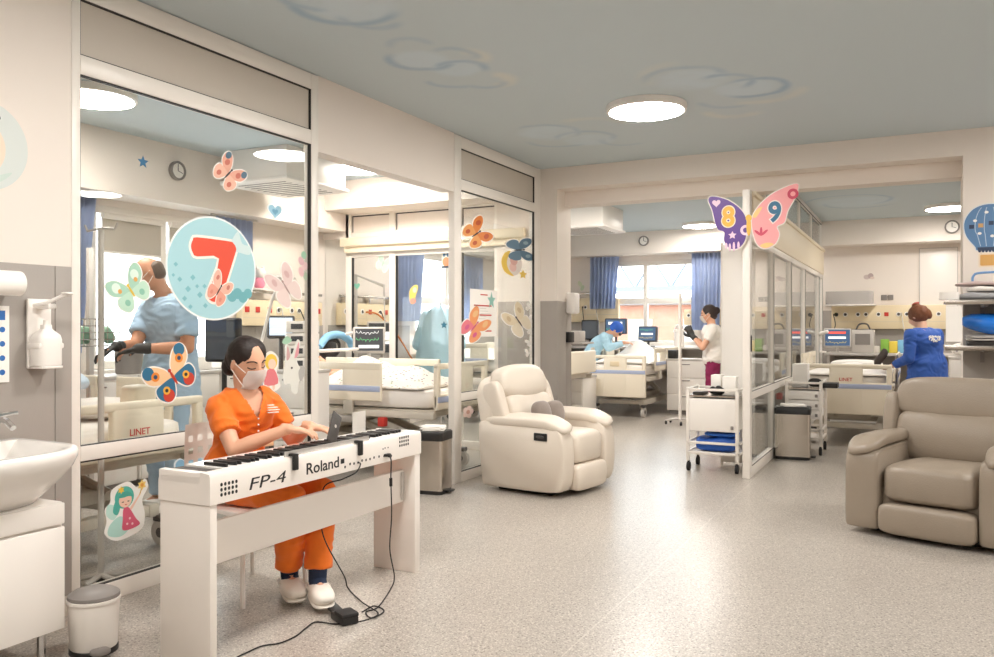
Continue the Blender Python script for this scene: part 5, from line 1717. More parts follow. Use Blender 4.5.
# small cabinet with a linen bundle behind the blue jacket
pp = at(930, 360, Y=12.2)
cabinet('white cabinet behind the person in the blue jacket', .35, .95, 11.6, 12.2, .95, 3, '-y')
m = MB(); m.soft((.62, 11.85, .95 + .09), (.5, .4, .18), 3); solo(m, 'linen_bundle', M_PRINT, 'patterned linen bundle on the cabinet behind the blue jacket', 'linen', smooth=80)

# small things on the cabinets of the left ward
for px, py, D_, w_, d_, h_, m_, nm, lab, cat in (
        (226, 388, 6.9, .13, .12, .07, mat('bright_green', '6FBE3C', .5), 'green_pack', 'bright green pack on the cabinet at the ear of the seated woman', 'pack'),
        (212, 372, 7.6, .20, .16, .12, M_PAPER, 'paper_box', 'white paper box on the cabinet between the man in scrubs and the seated woman', 'box')):
    q = at(px, py, D=D_)
    x_, y_ = max(q.x, WX + .13), q.y
    if x_ > WX + .48: x_ = WX + .30
    solo(MB().bx(x_ - d_ / 2, x_ + d_ / 2, y_ - w_ / 2, y_ + w_ / 2, .921, .921 + h_, .008), nm, m_, lab, cat)
for k, (px, py) in enumerate(((322, 405), )):
    q = at(px, py, X=-4.2)
    solo(MB().bx(q.x - .002, q.x + .002, 5.62, 5.80, .38, .60), 'hanging_notes', M_PAPER, 'white sheet hanging under the side rail of the bed by the doorway', 'paper')
# ================================================================== PEOPLE
def face_y(x, z):
    """Depth of the face surface (local: +y forward) at x, z."""
    k = 1 - (x / .074) ** 2 - (z / .115) ** 2
    return .093 * math.sqrt(max(k, 0))


def head_mesh(mb, H):
    """Head with brow, eye sockets, nose, lips, chin and ears. H: head frame (x right, y forward, z up)."""
    nu, nv = 48, 34
    rings = []
    for j in range(1, nv):
        ph = -math.pi / 2 + math.pi * j / nv
        ring = []
        for i in range(nu):
            th = 2 * math.pi * i / nu
            x = .074 * math.cos(ph) * math.cos(th); y = .093 * math.cos(ph) * math.sin(th); z = .115 * math.sin(ph)
            if z < 0:
                k = min(1, -z / .115)
                x *= 1 - .30 * k * k
                if y < 0: y *= 1 - .45 * k
                else: y *= 1 + .12 * k
            if y > 0:
                y += .022 * math.exp(-(x / .011) ** 2 - ((z + .022) / .02) ** 2)      # nose tip
                y += .010 * math.exp(-(x / .010) ** 2 - ((z - .005) / .03) ** 2)       # bridge
                y -= .010 * math.exp(-((abs(x) - .031) / .016) ** 2 - ((z - .010) / .012) ** 2)   # eye sockets
                y += .004 * math.exp(-((abs(x) - .03) / .022) ** 2 - ((z - .030) / .010) ** 2)    # brow
                y += .005 * math.exp(-(x / .022) ** 2 - ((z + .056) / .008) ** 2)      # lips
                y -= .004 * math.exp(-(x / .03) ** 2 - ((z + .074) / .008) ** 2)
                y += .006 * math.exp(-(x / .02) ** 2 - ((z + .095) / .014) ** 2)       # chin
            ring.append(H @ V((x, y, z)))
        rings.append(ring)
    mb.loft(rings)
    for s in (-1, 1):
        mb.soft(tuple(H @ V((s * .077, -.008, -.004))), (.02, .036, .06), 2.4, (H.to_3x3() @ Matrix.Rotation(R(-12), 3, 'X') @ Matrix.Rotation(R(18 * -s), 3, 'Z')), 14, 10)


def hand_mesh(mb, wrist, fwd, back, thumb, curl=35, s=1.0, spread=1.0):
    """A hand with a palm, four bent fingers of different lengths and a thumb."""
    f = V(fwd).normalized(); b = (V(back) - f * V(back).dot(f)).normalized(); l = f.cross(b)
    w = V(wrist)
    rot = Matrix((l, f, b)).transposed()
    mb.soft(tuple(w + f * .042 * s), (.078 * s, .10 * s, .030 * s), 2.8, rot, 18, 10)
    mb.cyl(w - f * .03 * s, w + f * .02 * s, .025 * s, .028 * s, 12)
    for i, (o, ln) in enumerate(((-.030, .060), (-.010, .074), (.010, .078), (.029, .068))):
        o = o * thumb
        base = w + f * .082 * s + l * o * s
        d = (f + l * o * 4 * spread).normalized()
        p = [base]
        c = R(curl * .35)
        for k, frac in enumerate((.45, .32, .23)):
            dd = d * math.cos(c) - b * math.sin(c)
            p.append(p[-1] + dd * ln * frac * s)
            c += R(curl * .8)
        mb.limb([(q, r_ * s) for q, r_ in zip(p, (.0092, .0085, .0078, .0068))], 8)
    base = w + f * .020 * s + l * .030 * thumb * s
    d1 = (f * .7 + l * .75 * thumb - b * .25).normalized(); d2 = (f * .95 + l * .25 * thumb - b * .35).normalized()
    mb.limb([(base, .0125 * s), (base + d1 * .042 * s, .0105 * s), (base + d1 * .042 * s + d2 * .034 * s, .0085 * s)], 8)


def ellring(c, u, f, rx, ry, n=28, sq=2.5):
    c = V(c); out = []
    for i in range(n):
        t = 2 * math.pi * i / n
        a, b_ = math.cos(t), math.sin(t)
        e = 2 / sq
        out.append(c + u * rx * math.copysign(abs(a) ** e, a) + f * ry * math.copysign(abs(b_) ** e, b_))
    return out


def figure(label, base, J, skin, cloth, hairc, vox=.010, female=True, sleeve=.55, shirt_drop=.10, cuffs=.93, shoe=None, sock=None, long_sleeve=False, neckline='v', fit=1.0, group=None, hand_curl=35, legs=True):
    """J holds world positions: pelvis, chest, neck (base of neck), head (centre), side (unit, right to left), fwd, sh/el/wr/hip/kn/an as (right, left),
    hand_f / hand_b, toe (directions), Hrot (3x3 head rotation)."""
    r = thing('person', label, 'person', base, 0, group)
    u, f = V(J['side']).normalized(), V(J['fwd']).normalized()
    P, Ck, N = V(J['pelvis']), V(J['chest']), V(J['neck'])
    k = J.get('scale', 1.0)
    W = J.get('wide', 1.0)
    H = Matrix.Translation(J['head']) @ J['Hrot'].to_4x4() @ Matrix.Diagonal((k, k, k, 1))

    def spine(t):
        return (P * (1 - t) ** 2 + (Ck * 2 - (P + N) * .5) * 2 * t * (1 - t) + N * t ** 2)
    hipw, waist, chestw = (.168, .128, .148) if female else (.160, .148, .170)
    secs = [(-.10, hipw * .85, .095), (.0, hipw, .112), (.14, hipw * .97, .11), (.34, waist, .092), (.55, chestw * .95, .108), (.72, chestw, .112), (.86, chestw * .95, .092), (.95, .105, .066), (1.0, .062, .056)]
    def torso(mb, grow, t0=-.2, t1=2):
        rings = []
        for t, rx, ry in secs:
            if t0 <= t <= t1:
                lean = f
                rings.append(ellring(spine(t) + f * (.012 if .5 < t < .8 and female else 0), u, f, (rx + grow) * k * W, (ry + grow) * k * W))
        mb.loft(rings)
    b = MB()
    torso(b, -.006)
    b.limb([(spine(.97), .055 * k), (V(J['head']) + H.to_3x3() @ V((0, -.018, -.075)), .052 * k)], 16)
    head_mesh(b, H)
    for i in (0, 1):
        S, E, Wr = V(J['sh'][i]), V(J['el'][i]), V(J['wr'][i])
        fat = 1.0 if female else 1.18
        b.limb([(spine(.86) + u * (-1, 1)[i] * .09 * k, .055 * k), (S, .050 * k * fat), (S.lerp(E, .5), .044 * k * fat), (E, .036 * k * fat), (E.lerp(Wr, .3), .038 * k * fat), (Wr, .025 * k * fat)], 14)
        hand_mesh(b, Wr, J['hand_f'][i], J['hand_b'][i], (1, -1)[i] if J.get('thumb', 1) == 1 else (-1, 1)[i], hand_curl, k * (1 if female else 1.08))
        if legs:
            hp, kn, an = V(J['hip'][i]), V(J['kn'][i]), V(J['an'][i])
            b.limb([(hp, .085 * k), (kn, .056 * k), (kn.lerp(an, .3), .053 * k), (an, .036 * k)], 14)
            b.limb([(an, .036 * k), (an + V(J['toe'][i]) * .12 * k - V((0, 0, an.z - .045)), .032 * k)], 10)
    me = remesh(b, 'body', skin, min(vox, .0065) if vox < .008 else vox, 3)
    link('body', me, r)

    # shirt
    s = MB(); sf = 1.0 if female else 1.2
    torso(s, .010 * fit, -.2 if shirt_drop > .05 else .1, .96)
    if shirt_drop > .11:
        dn = J.get('skirt_dir', V((0, 0, -1)))
        s.loft([ellring(P + V(dn) * shirt_drop * k, u, f, (hipw + .03) * k * W, .135 * k * W), ellring(spine(.06), u, f, (hipw + .012) * k * W, .122 * k * W)])
    for i in (0, 1):
        S, E, Wr = V(J['sh'][i]), V(J['el'][i]), V(J['wr'][i])
        s.limb([(spine(.85) + u * (-1, 1)[i] * .075 * k, .067 * k * sf), (S + V((0, 0, -.006)), .058 * k * sf)], 16)
        if long_sleeve:
            s.limb([(S, .064 * k), (S.lerp(E, .5), .060 * k), (E, .055 * k)], 14); s.cyl(E, E.lerp(Wr, .95), .055 * k, .040 * k, 14)
        else:
            s.cyl(S, S.lerp(E, sleeve), .056 * k * sf, .060 * k * sf, 16)
    cutf = None
    if neckline == 'v':
        o = spine(.965) + f * .0
        def cutf(c):
            d = c - o
            a, z = d.dot(u), -d.z
            if d.dot(f) < .012: return abs(a) < .058 * k and d.z > -.006 * k and d.length < .09 * k
            return -.05 < z < .115 * k and abs(a) < (.058 * k) * (1 - max(0, z) / (.115 * k))
    me = remesh(s, 'shirt', cloth[0], vox, 5, .010 if vox < .009 else .010, 11, cutf)
    link('shirt', me, r)
    if legs:
        t = MB()
        t.loft([ellring(P - V((0, 0, .06 * k)), u, f, hipw * k * W, .115 * k), ellring(spine(.0), u, f, (hipw + .008) * k * W, .118 * k), ellring(spine(.16), u, f, (hipw * .97 + .004) * k * W, .112 * k)])
        for i in (0, 1):
            hp, kn, an = V(J['hip'][i]), V(J['kn'][i]), V(J['an'][i])
            t.limb([(hp, .098 * k), (kn, .072 * k)], 16)
            t.limb([(kn, .072 * k), (kn.lerp(an, .5), .068 * k)], 16); t.cyl(kn.lerp(an, .5), kn.lerp(an, cuffs), .067 * k, .059 * k, 16); t.cyl(kn.lerp(an, cuffs - .10), kn.lerp(an, cuffs), .066 * k, .066 * k, 16)
        me = remesh(t, 'trousers', cloth[1], vox, 5, .009 if vox < .009 else .012, 9)
        link('trousers', me, r)
        for i in (0, 1):
            an = V(J['an'][i]); d = V(J['toe'][i]).normalized()
            if sock: MB().limb([(V(J['kn'][i]).lerp(an, .8), .045 * k), (an, .042 * k), (an + d * .04 * k - V((0, 0, .03)), .042 * k)], 14).build('sock', sock, r, smooth=80)
            if shoe:
                m = MB(); lf = V((-d.y, d.x, 0))
                base_z = an.z - .085 * k
                rot = Matrix((lf, d, V((0, 0, 1)))).transposed()
                m.soft(tuple(V((an.x, an.y, base_z + .044)) + d * .055 * k), (.104 * k, .275 * k, .088 * k), 2.8, rot, 30, 14, lambda q: V((q.x * (1 + .16 * q.y / .13), q.y, q.z * (1 - .28 * max(0, q.y) / .13))))
                o = m.build('shoe', shoe, r, smooth=80)
                m = MB(); m.soft(tuple(V((an.x, an.y, base_z + .013)) + d * .055 * k), (.100 * k, .272 * k, .024 * k), 3.2, rot, 30, 8, lambda q: V((q.x * (1 + .16 * q.y / .13), q.y, q.z))); m.build('sole', shoe, o, smooth=80)
    return r, H, spine


def mask(r, H, m_=None, loops=True):
    nu, nv = 15, 11
    m = MB(H)
    def y(x, z):
        return .119 - 11.5 * x * x - (3 * (z + .03) ** 2 if z > -.03 else 6.5 * (z + .03) ** 2) + .0016 * math.sin(z * 260) * (abs(x) < .05)
    f_, bk = [], []
    for j in range(nv):
        z = -.112 + .104 * j / (nv - 1)
        wx = .066 - .012 * abs(j / (nv - 1) - .55) * 2
        f_.append([m.bm.verts.new(H @ V((wx * (2 * i / (nu - 1) - 1), y(wx * (2 * i / (nu - 1) - 1), z), z + .012 * (1 - abs(2 * i / (nu - 1) - 1)) * (j == nv - 1)))) for i in range(nu)])
    for j in range(nv - 1):
        for i in range(nu - 1): m.bm.faces.new((f_[j][i], f_[j][i + 1], f_[j + 1][i + 1], f_[j + 1][i]))
    bmesh.ops.solidify(m.bm, geom=list(m.bm.faces), thickness=.003)
    o = m.build('face_mask', m_ or M_PAPER, r, smooth=80)
    if loops:
        m = MB(H)
        for s in (-1, 1):
            for z0, z1 in ((-.022, .016), (-.095, -.025)):
                m.tube([(s * .058, .071, z0), (s * .074, .035, (z0 + z1) / 2), (s * .083, -.012, z1)], .0022, 6)
        m.build('ear_loop', M_PAPER, o)
    return o


def hair(r, H, col, blobs, vox=.007, ribbed=.0025):
    m = MB()
    for c, s_, *rot in blobs:
        m.soft(tuple(H @ V(c)), tuple(v * H.to_scale()[0] for v in s_), 2.1, H.to_3x3().normalized() @ (rot[0] if rot else Matrix.Identity(3)), 28, 18)
    M = mat('hair_' + col, col, .6, var=.12, vscale=60)
    me = remesh(m, 'hair', M, vox, 3, ribbed, 60)
    return link('hair', me, r)


def brows(r, H, col='33231C', lids=True):
    D = mat('brow_' + col, col, .7)
    for s in (-1, 1):
        pts = [(s * x, face_y(x, z) + .004, z) for x, z in ((.013, .030), (.028, .036), (.045, .033), (.055, .025))]
        MB(H).tube(curve3(pts, 5), [.0022] + [.0030] * 13 + [.0018] * 2, 6).build('eyebrow', D, r)
        pts = [(s * x, face_y(x, z) - .001, z) for x, z in ((.017, .004), (.027, .000), (.038, -.001), (.050, .003))]
        MB(H).tube(curve3(pts, 5), .0024, 6).build('eyelashes', D, r)


def eyes(r, H):
    W_ = mat('eye_white', 'EFE9E4', .25); D = mat('eye_dark', '2A1C16', .2)
    for s in (-1, 1):
        e = MB(H).ball((s * .031, face_y(.031, .010) - .013, .010), .012, 14, 9).build('eye', W_, r)
        MB(H).ball((s * .031, face_y(.031, .010) - .0045, .0095), .0055, 10, 7).build('iris', D, e)


def hrot(heading, pitch=0, roll=0):
    """Head turned to a compass heading (degrees, 0 = +x), nodding down by pitch."""
    return (Matrix.Rotation(R(heading - 90), 3, 'Z') @ Matrix.Rotation(R(-pitch), 3, 'X') @ Matrix.Rotation(R(roll), 3, 'Y'))


SKIN_A = mat('skin_light', 'DDA88A', .5, sss=.06); SKIN_B = mat('skin_tan', 'C98F6E', .5, sss=.06); SKIN_C = mat('skin_pale', 'E2B498', .5, sss=.06)
M_OR = mat('orange_scrubs', 'EE7416', .8, bump=.25, bscale=160, sheen=.15)
M_LB_ = mat('light_blue_scrubs', 'A9C4DC', .8, bump=.25, bscale=160)

# ---- the pianist
a = R(-20)
fw = V((math.cos(a), math.sin(a), 0)); sd = V((-fw.y, fw.x, 0))
O = V((-2.965, 3.075, 0))
O = O + RGT * .022
J = dict(side=sd, fwd=fw, wide=.87,
         pelvis=O + V((-.11, -.01, .56)), chest=O + V((-.03, .0, .80)), neck=O + V((-.005, 0, 1.005)), head=O + V((.040, .0, 1.132)) - RGT * .026, Hrot=hrot(-10, 17, 4),
         sh=[O + V((-.015, 0, .925)) - sd * .136, O + V((-.015, 0, .925)) + sd * .138],
         el=[V((-2.835, 2.885, .735)), V((-2.815, 3.27, .735))],
         wr=[V((-2.655, 3.045, .826)), V((-2.635, 3.175, .826))],
         hand_f=[V((.85, .45, -.12)), V((.95, .20, -.12))], hand_b=[V((0, 0, 1)), V((0, 0, 1))],
         hip=[O + V((-.08, -.09, .56)), O + V((-.08, .09, .56))],
         kn=[V((-2.60, 3.00, .515)), V((-2.58, 3.20, .505))],
         an=[V((-2.715, 3.13, .105)), V((-2.54, 3.125, .105))],
         toe=[V((.80, -.60, 0)).normalized(), V((.78, -.63, 0)).normalized()], thumb=-1)
M_CLOG = mat('white_clog', 'EDE6DC', .5)
r, H, sp = figure('person in orange scrubs and a face mask seated at the white piano', tuple(O), J, SKIN_A, (M_OR, M_OR), '2A1A16', vox=.0075, sleeve=.62, shirt_drop=.10, cuffs=.86,
                  shoe=M_CLOG, sock=mat('dark_sock', '22304A', .9), hand_curl=28)
hair(r, H, '21140F', [((0, -.024, .030), (.166, .190, .196)), ((.036, -.010, .050), (.088, .150, .136)), ((-.036, -.010, .050), (.088, .150, .136)), ((0, -.085, .0), (.130, .09, .14)), ((0, -.132, -.062), (.085, .085, .10))], .006)
mask(r, H, mat('mask_white', 'FBF8F6', .85))
brows(r, H)
# clog straps and holes, uniform print, name badge
for o in [c for c in r.children if c.name.startswith('shoe')]:
    pass
for i in (0, 1):
    an = V(J['an'][i]); d = V(J['toe'][i]); lf = V((-d.y, d.x, 0))
    st = [c for c in r.children if c.name.split('.')[0] == 'shoe'][i]
    m = MB()
    pts = [an + lf * s_ * .050 + d * (.035 - .10 * math.cos(q)) * 1.0 + V((0, 0, -.035 + .012 * math.sin(q))) for s_, q in ((1, 1.5), (.95, .9), (.6, .35), (0, .0), (-.6, .35), (-.95, .9), (-1, 1.5))]
    m.tube(curve3(pts, 5), .008, 8); m.build('heel_strap', M_CLOG, st)
    m = MB()
    for x_, y_ in ((-.022, .12), (0, .13), (.022, .12), (-.03, .095), (.03, .095), (-.012, .105), (.012, .105)):
        p = V((an.x, an.y, an.z - .085 + .075 - .015 * (y_ - .07) / .06)) + d * y_ + lf * x_
        m.ball(tuple(p), (.006, .006, .006), 8, 6)
    m.build('vent_holes', M_DGREY, st)
# printed lines on the chest and a badge at the waist
def chest_M(t, sx, off_):
    p = sp(t) + sd * sx + fw * off_
    return frame(tuple(p), tuple(sd), (0, 0, 1))
m = MB(chest_M(.74, .085, .131)); 
for i, w_ in enumerate((.03, .05, .06, .055)): m.bx(-.03, -.03 + w_, .022 - i * .012, .026 - i * .012, -.012, .003)
m.build('chest_print', M_PAPER, r)
m = MB(chest_M(.36, .095, .115)); m.box((0, 0, 0), (.055, .03, .012), .003); m.build('name_badge', mat('badge_cream', 'F3E2B8', .5), r)
m = MB(chest_M(.58, .012, .136))
for i in range(3): m.ball((0, .03 - i * .03, -.004), (.005, .005, .004), 8, 6)
m.build('buttons', M_PAPER, r)

# ---- the man in light blue scrubs behind the pane
q = at(168, 430, D=5.9)
O = V((q.x, q.y, 0))
a = math.atan2((-RGT * .55 - FWD * .83).y, (-RGT * .55 - FWD * .83).x)
Q = lambda r_, f_, z: O + RGT * r_ + FWD * f_ + V((0, 0, z))
hl = -RGT * .93 - FWD * .36; hl = math.degrees(math.atan2(hl.y, hl.x))
fw = V((math.cos(a), math.sin(a), 0)); sd = V((-fw.y, fw.x, 0))
hd = math.degrees(a)
Z = lambda f_, s_, z: O + fw * f_ + sd * s_ + V((0, 0, z))
J = dict(side=sd, fwd=fw, scale=1.04, wide=1.2, pelvis=Z(-.02, 0, .98), chest=Z(-.02, 0, 1.27), neck=Z(.02, 0, 1.54), head=Q(-.105, -.06, 1.685), Hrot=hrot(hl, 26),
         sh=[Z(.0, -.205, 1.465), Z(.0, .205, 1.465)], el=[Q(-.19, -.10, 1.18), Q(.20, -.16, 1.165)], wr=[Q(-.22, -.32, 1.18), Q(-.08, -.30, 1.165)],
         hand_f=[V(tuple(-RGT * .7 - FWD * .3 + V((0, 0, -.35)))), V(tuple(-RGT * .9 - FWD * .1 + V((0, 0, -.25))))], hand_b=[V((0, 0, 1)), V((0, 0, 1))],
         hip=[Z(0, -.1, .93), Z(0, .1, .93)], kn=[Z(.02, -.11, .50), Z(.02, .11, .50)], an=[Z(-.01, -.11, .09), Z(-.01, .11, .09)], toe=[fw, fw], thumb=-1)
r, H, sp = figure('person in light blue scrubs with black gloves standing behind the large pane', tuple(O), J, SKIN_B, (M_LB_, M_LB_), '4A3B30', vox=.011, female=False, sleeve=.72, shirt_drop=.16, shoe=M_WHITE, neckline='r', hand_curl=40)
hair(r, H, '5B4636', [((0, -.038, -.012), (.156, .13, .115)), ((.0, -.05, .02), (.15, .11, .10))], .008, .001)
mask(r, H, mat('mask_blue', 'C4D8E2', .85)); brows(r, H, '4A3A2E')
m = MB()
for i in (0, 1):
    m = MB(); hand_mesh(m, J['wr'][i], J['hand_f'][i], J['hand_b'][i], (-1, 1)[i], 40, 1.18); m.limb([(J['wr'][i], .036), (V(J['wr'][i]).lerp(J['el'][i], .2), .040)], 12)
    me = remesh(m, 'glove', mat('black_glove', '2B2826', .55), .007, 3); link('glove', me, r)

# ---- the person in a white top with black gloves (middle ward)
q = at(713, 330, D=11.2)
O = V((q.x, q.y, 0)); a = math.atan2((-RGT * .95 + FWD * .25).y, (-RGT * .95 + FWD * .25).x)
fw = V((math.cos(a), math.sin(a), 0)); sd = V((-fw.y, fw.x, 0)); hd = math.degrees(a)
M_WT = mat('white_tunic', 'F1EAE2', .8, bump=.25, bscale=120); M_BG = mat('burgundy_trousers', '8A1F4E', .8)
J = dict(side=sd, fwd=fw, wide=1.08, pelvis=Z(0, 0, .88), chest=Z(.0, 0, 1.14), neck=Z(.02, 0, 1.365), head=Z(.06, 0, 1.495), Hrot=hrot(hd, 14),
         sh=[Z(.0, -.18, 1.30), Z(.0, .18, 1.30)], el=[Z(.10, -.22, 1.07), Z(.13, .23, 1.04)], wr=[Z(.27, -.08, 1.19), Z(.27, .09, 1.20)],
         hand_f=[V(tuple(fw * .5 + V((0, 0, .8)))), V(tuple(fw * .4 + V((0, 0, .85))))], hand_b=[-sd, sd],
         hip=[Z(0, -.09, .85), Z(0, .09, .85)], kn=[Z(.02, -.09, .46), Z(.02, .09, .46)], an=[Z(-.02, -.09, .085), Z(-.02, .09, .085)], toe=[fw, fw], thumb=1)
r, H, sp = figure('person in a white tunic and burgundy trousers raising black gloved hands', tuple(O), J, SKIN_A, (M_WT, M_BG), '2E1E18', vox=.012, sleeve=.6, shirt_drop=.10, fit=1.6, shoe=M_WHITE, neckline='r', hand_curl=50)
hair(r, H, '2E1E18', [((0, -.022, .024), (.168, .196, .206)), ((0, -.115, .02), (.09, .09, .10)), ((0, -.06, -.03), (.14, .10, .12))], .009)
mask(r, H); brows(r, H)
for i in (0, 1):
    m = MB(); hand_mesh(m, J['wr'][i], J['hand_f'][i], J['hand_b'][i], (1, -1)[i], 55, 1.2); m.limb([(J['wr'][i], .036), (V(J['wr'][i]).lerp(J['el'][i], .2), .038)], 12)
    link('glove', remesh(m, 'glove', mat('black_glove', '2B2826', .55), .008, 3), r)

# ---- the person in the blue jacket (right ward), seen from behind
q = at(920, 345, D=9.0)
O = V((q.x + .07, q.y, 0)); a = math.atan2((FWD * .9 - RGT * .38).y, (FWD * .9 - RGT * .38).x)
fw = V((math.cos(a), math.sin(a), 0)); sd = V((-fw.y, fw.x, 0)); hd = math.degrees(a)
M_BJ = mat('blue_jacket', '2A59B0', .7, bump=.3, bscale=70, sheen=.1)
J = dict(side=sd, fwd=fw, scale=1.0, wide=1.2, pelvis=Z(0, 0, .86), chest=Z(.02, 0, 1.10), neck=Z(.07, 0, 1.30), head=Z(.125, .0, 1.425), Hrot=hrot(hd + 12, 22),
         sh=[Z(.04, -.195, 1.235), Z(.04, .195, 1.235)], el=[Z(.08, -.26, .99), Z(.02, .25, .98)], wr=[Z(.28, -.18, 1.02), Z(.25, .20, .90)],
         hand_f=[V(tuple(fw + V((0, 0, .1)))), V(tuple(fw * .9 + V((0, 0, -.2))))], hand_b=[V((0, 0, 1)), V((0, 0, 1))],
         hip=[Z(0, -.09, .84), Z(0, .09, .84)], kn=[Z(.02, -.10, .46), Z(.02, .10, .46)], an=[Z(-.02, -.10, .085), Z(-.02, .10, .085)], toe=[fw, fw], thumb=-1)
r, H, sp = figure('person in a royal blue jacket seen from behind in the right ward', tuple(O), J, SKIN_C, (M_BJ, mat('navy_trousers', '2A3350', .8)), '7A4A2C', vox=.010, shirt_drop=.17, long_sleeve=True, fit=1.4, shoe=M_DGREY, neckline='r')
hair(r, H, '7A4A30', [((0, -.020, .024), (.176, .205, .212)), ((0, -.075, .03), (.14, .12, .15)), ((.06, -.05, .035), (.09, .13, .13)), ((0, -.03, .125), (.07, .075, .07)), ((.045, -.10, .0), (.08, .07, .12))], .009, .004)
m = MB(H); m.tube([(.02 * math.cos(t) + .0, -.035 + .03 * math.sin(t), .142) for t in [2 * math.pi * i / 16 for i in range(16)]], .012, 8, True); m.build('hair_tie', mat('pink_tie', 'C9655A', .7), r)
# collar and white back print
m = MB(); m.loft([ellring(sp(.93), sd, fw, .085, .075), ellring(sp(1.02) + fw * .005, sd, fw, .076, .070), ellring(sp(1.02) + fw * .005, sd, fw, .068, .062), ellring(sp(.93), sd, fw, .075, .066)]); m.build('collar', M_BJ, r, smooth=60)
back = sp(.70) - fw * .172
Mb_ = frame(tuple(back + sd * .05), tuple(-sd), (0, 0, 1)) @ Matrix.Rotation(R(-8), 4, V((1, 0, 0)))
rnd = random.Random(4)
m = MB(Mb_)
for row, (zz, n_, hh) in enumerate(((.03, 9, .022), (-.005, 7, .045))):
    for i in range(n_):
        x = -.085 + .17 * (i + .5) / n_
        pts = [(x + rnd.uniform(-.012, .012), zz + rnd.uniform(-hh, hh) * .6, .002) for _ in range(4)]
        m.tube(curve3(pts, 3), .0052, 6)
m.box((0, 0, -.03), (.02, .02, .05))
m.build('back_print', M_PAPER, r)
# dark bag-like cloth held in front
m = MB(); m.soft(tuple(Z(.40, .235, .975)), (.09, .10, .22), 2.4, Matrix.Rotation(R(14), 3, 'Y'), 24, 12, lambda q: V((q.x + .02 * math.sin(q.z * 22), q.y, q.z)))
solo(m, 'dark_cloth', mat('dark_taupe_cloth', '4A413C', .8, bump=.3, bscale=40), 'dark cloth held by the person in the royal blue jacket', 'cloth', smooth=80)

# ---- the person in a pale blue gown bending over the bed (middle ward)
q = at(595, 340, D=12.9)
O = V((q.x, q.y, 0)); fw = V((RGT * .97 - FWD * .2)).normalized(); a = math.atan2(fw.y, fw.x); sd = V((-fw.y, fw.x, 0)); hd = math.degrees(a)
J = dict(side=sd, fwd=fw, wide=1.15, pelvis=Z(-.12, 0, .78), chest=Z(.02, 0, 1.04), neck=Z(.21, 0, 1.22), head=Z(.325, 0, 1.275), Hrot=hrot(hd, 50),
         sh=[Z(.15, -.18, 1.17), Z(.15, .18, 1.17)], el=[Z(.22, -.22, 1.0), Z(.22, .22, 1.0)], wr=[Z(.44, -.14, 1.08), Z(.44, .14, 1.08)],
         hand_f=[fw, fw], hand_b=[V((0, 0, 1)), V((0, 0, 1))],
         hip=[Z(-.12, -.09, .76), Z(-.12, .09, .76)], kn=[Z(-.04, -.09, .42), Z(-.04, .09, .42)], an=[Z(-.12, -.09, .085), Z(-.12, .09, .085)], toe=[fw, fw], thumb=-1)
r, H, sp = figure('person in a pale blue gown and blue cap bending over the middle ward bed', tuple(O), J, SKIN_A, (M_GOWN, mat('navy_trousers', '2A3350', .8)), '3A2A20', vox=.013, shirt_drop=.34, long_sleeve=True, fit=2.0, shoe=M_WHITE, neckline='r')
m = MB(); m.soft(tuple(H @ V((0, -.022, .030))), (.180, .205, .200), 2.1, H.to_3x3(), 28, 18)
link('surgical_cap', remesh(m, 'surgical_cap', mat('blue_cap', '2E62C4', .7), .009, 2, .004, 40), r)
m = MB(H); m.soft((0, .088, .008), (.13, .05, .045), 3); m.build('goggles', M_DGREY, r, smooth=80)
# ================================================================== STICKERS ON GLASS AND WALLS
SM = {}
def sc(h):
    if h not in SM: SM[h] = mat('sticker_' + h, h, .45)
    return SM[h]


def star(cx, cy, r, k=.45, n=5, rot=90):
    return [(cx + (r if i % 2 == 0 else r * k) * math.cos(R(rot + 180 * i / n)), cy + (r if i % 2 == 0 else r * k) * math.sin(R(rot + 180 * i / n))) for i in range(2 * n)]


def heart(cx, cy, s, n=30):
    return [(cx + s * .0625 * 16 * math.sin(t) ** 3 * 1.0, cy + s * .0625 * (13 * math.cos(t) - 5 * math.cos(2 * t) - 2 * math.cos(3 * t) - math.cos(4 * t))) for t in [2 * math.pi * i / n for i in range(n)]]


def off(pts, d):
    """Grow an outline by about d (white sticker border)."""
    cx = sum(p[0] for p in pts) / len(pts); cy = sum(p[1] for p in pts) / len(pts)
    out = []
    n = len(pts)
    area = sum(pts[i][0] * pts[(i + 1) % n][1] - pts[(i + 1) % n][0] * pts[i][1] for i in range(n))
    sg = 1 if area > 0 else -1
    for i in range(n):
        a, b = V(pts[i - 1]), V(pts[(i + 1) % n])
        t = (b - a); t = t.normalized() if t.length > 1e-9 else V((1, 0))
        out.append((pts[i][0] + sg * t.y * d, pts[i][1] - sg * t.x * d))
    return out


def turn(pts, a, s=1.0, dx=0, dy=0):
    c, k = math.cos(a), math.sin(a)
    return [((x * c - y * k) * s + dx, (x * k + y * c) * s + dy) for x, y in pts]


LV = .0006
def sticker(name, label, cat, M, layers, group=None):
    """layers: (outline, colour, level) in metres; level 0 touches the pane."""
    m = MB(M)
    cnt = {}
    for pts, col, lv in layers:
        e = cnt.get(lv, 0); cnt[lv] = e + 1
        m.use(sc(col)); m.prism(pts, lv * LV, (lv + 1) * LV + e * .00001)
    return solo(m, name, None, label, cat, group, smooth=0)


UP_L = .09
def wing_u(s): return [(s * x, y) for x, y in spline([(.04, .04), (.16, .48), (.50, .90), (.88, 1.0), (1.02, .74), (.92, .34), (.55, .06), (.12, -.03)], 6)]
def wing_l(s): return [(s * x, y) for x, y in spline([(.05, .0), (.50, .06), (.84, .0), (.90, -.38), (.64, -.76), (.32, -.72), (.10, -.34)], 6)]


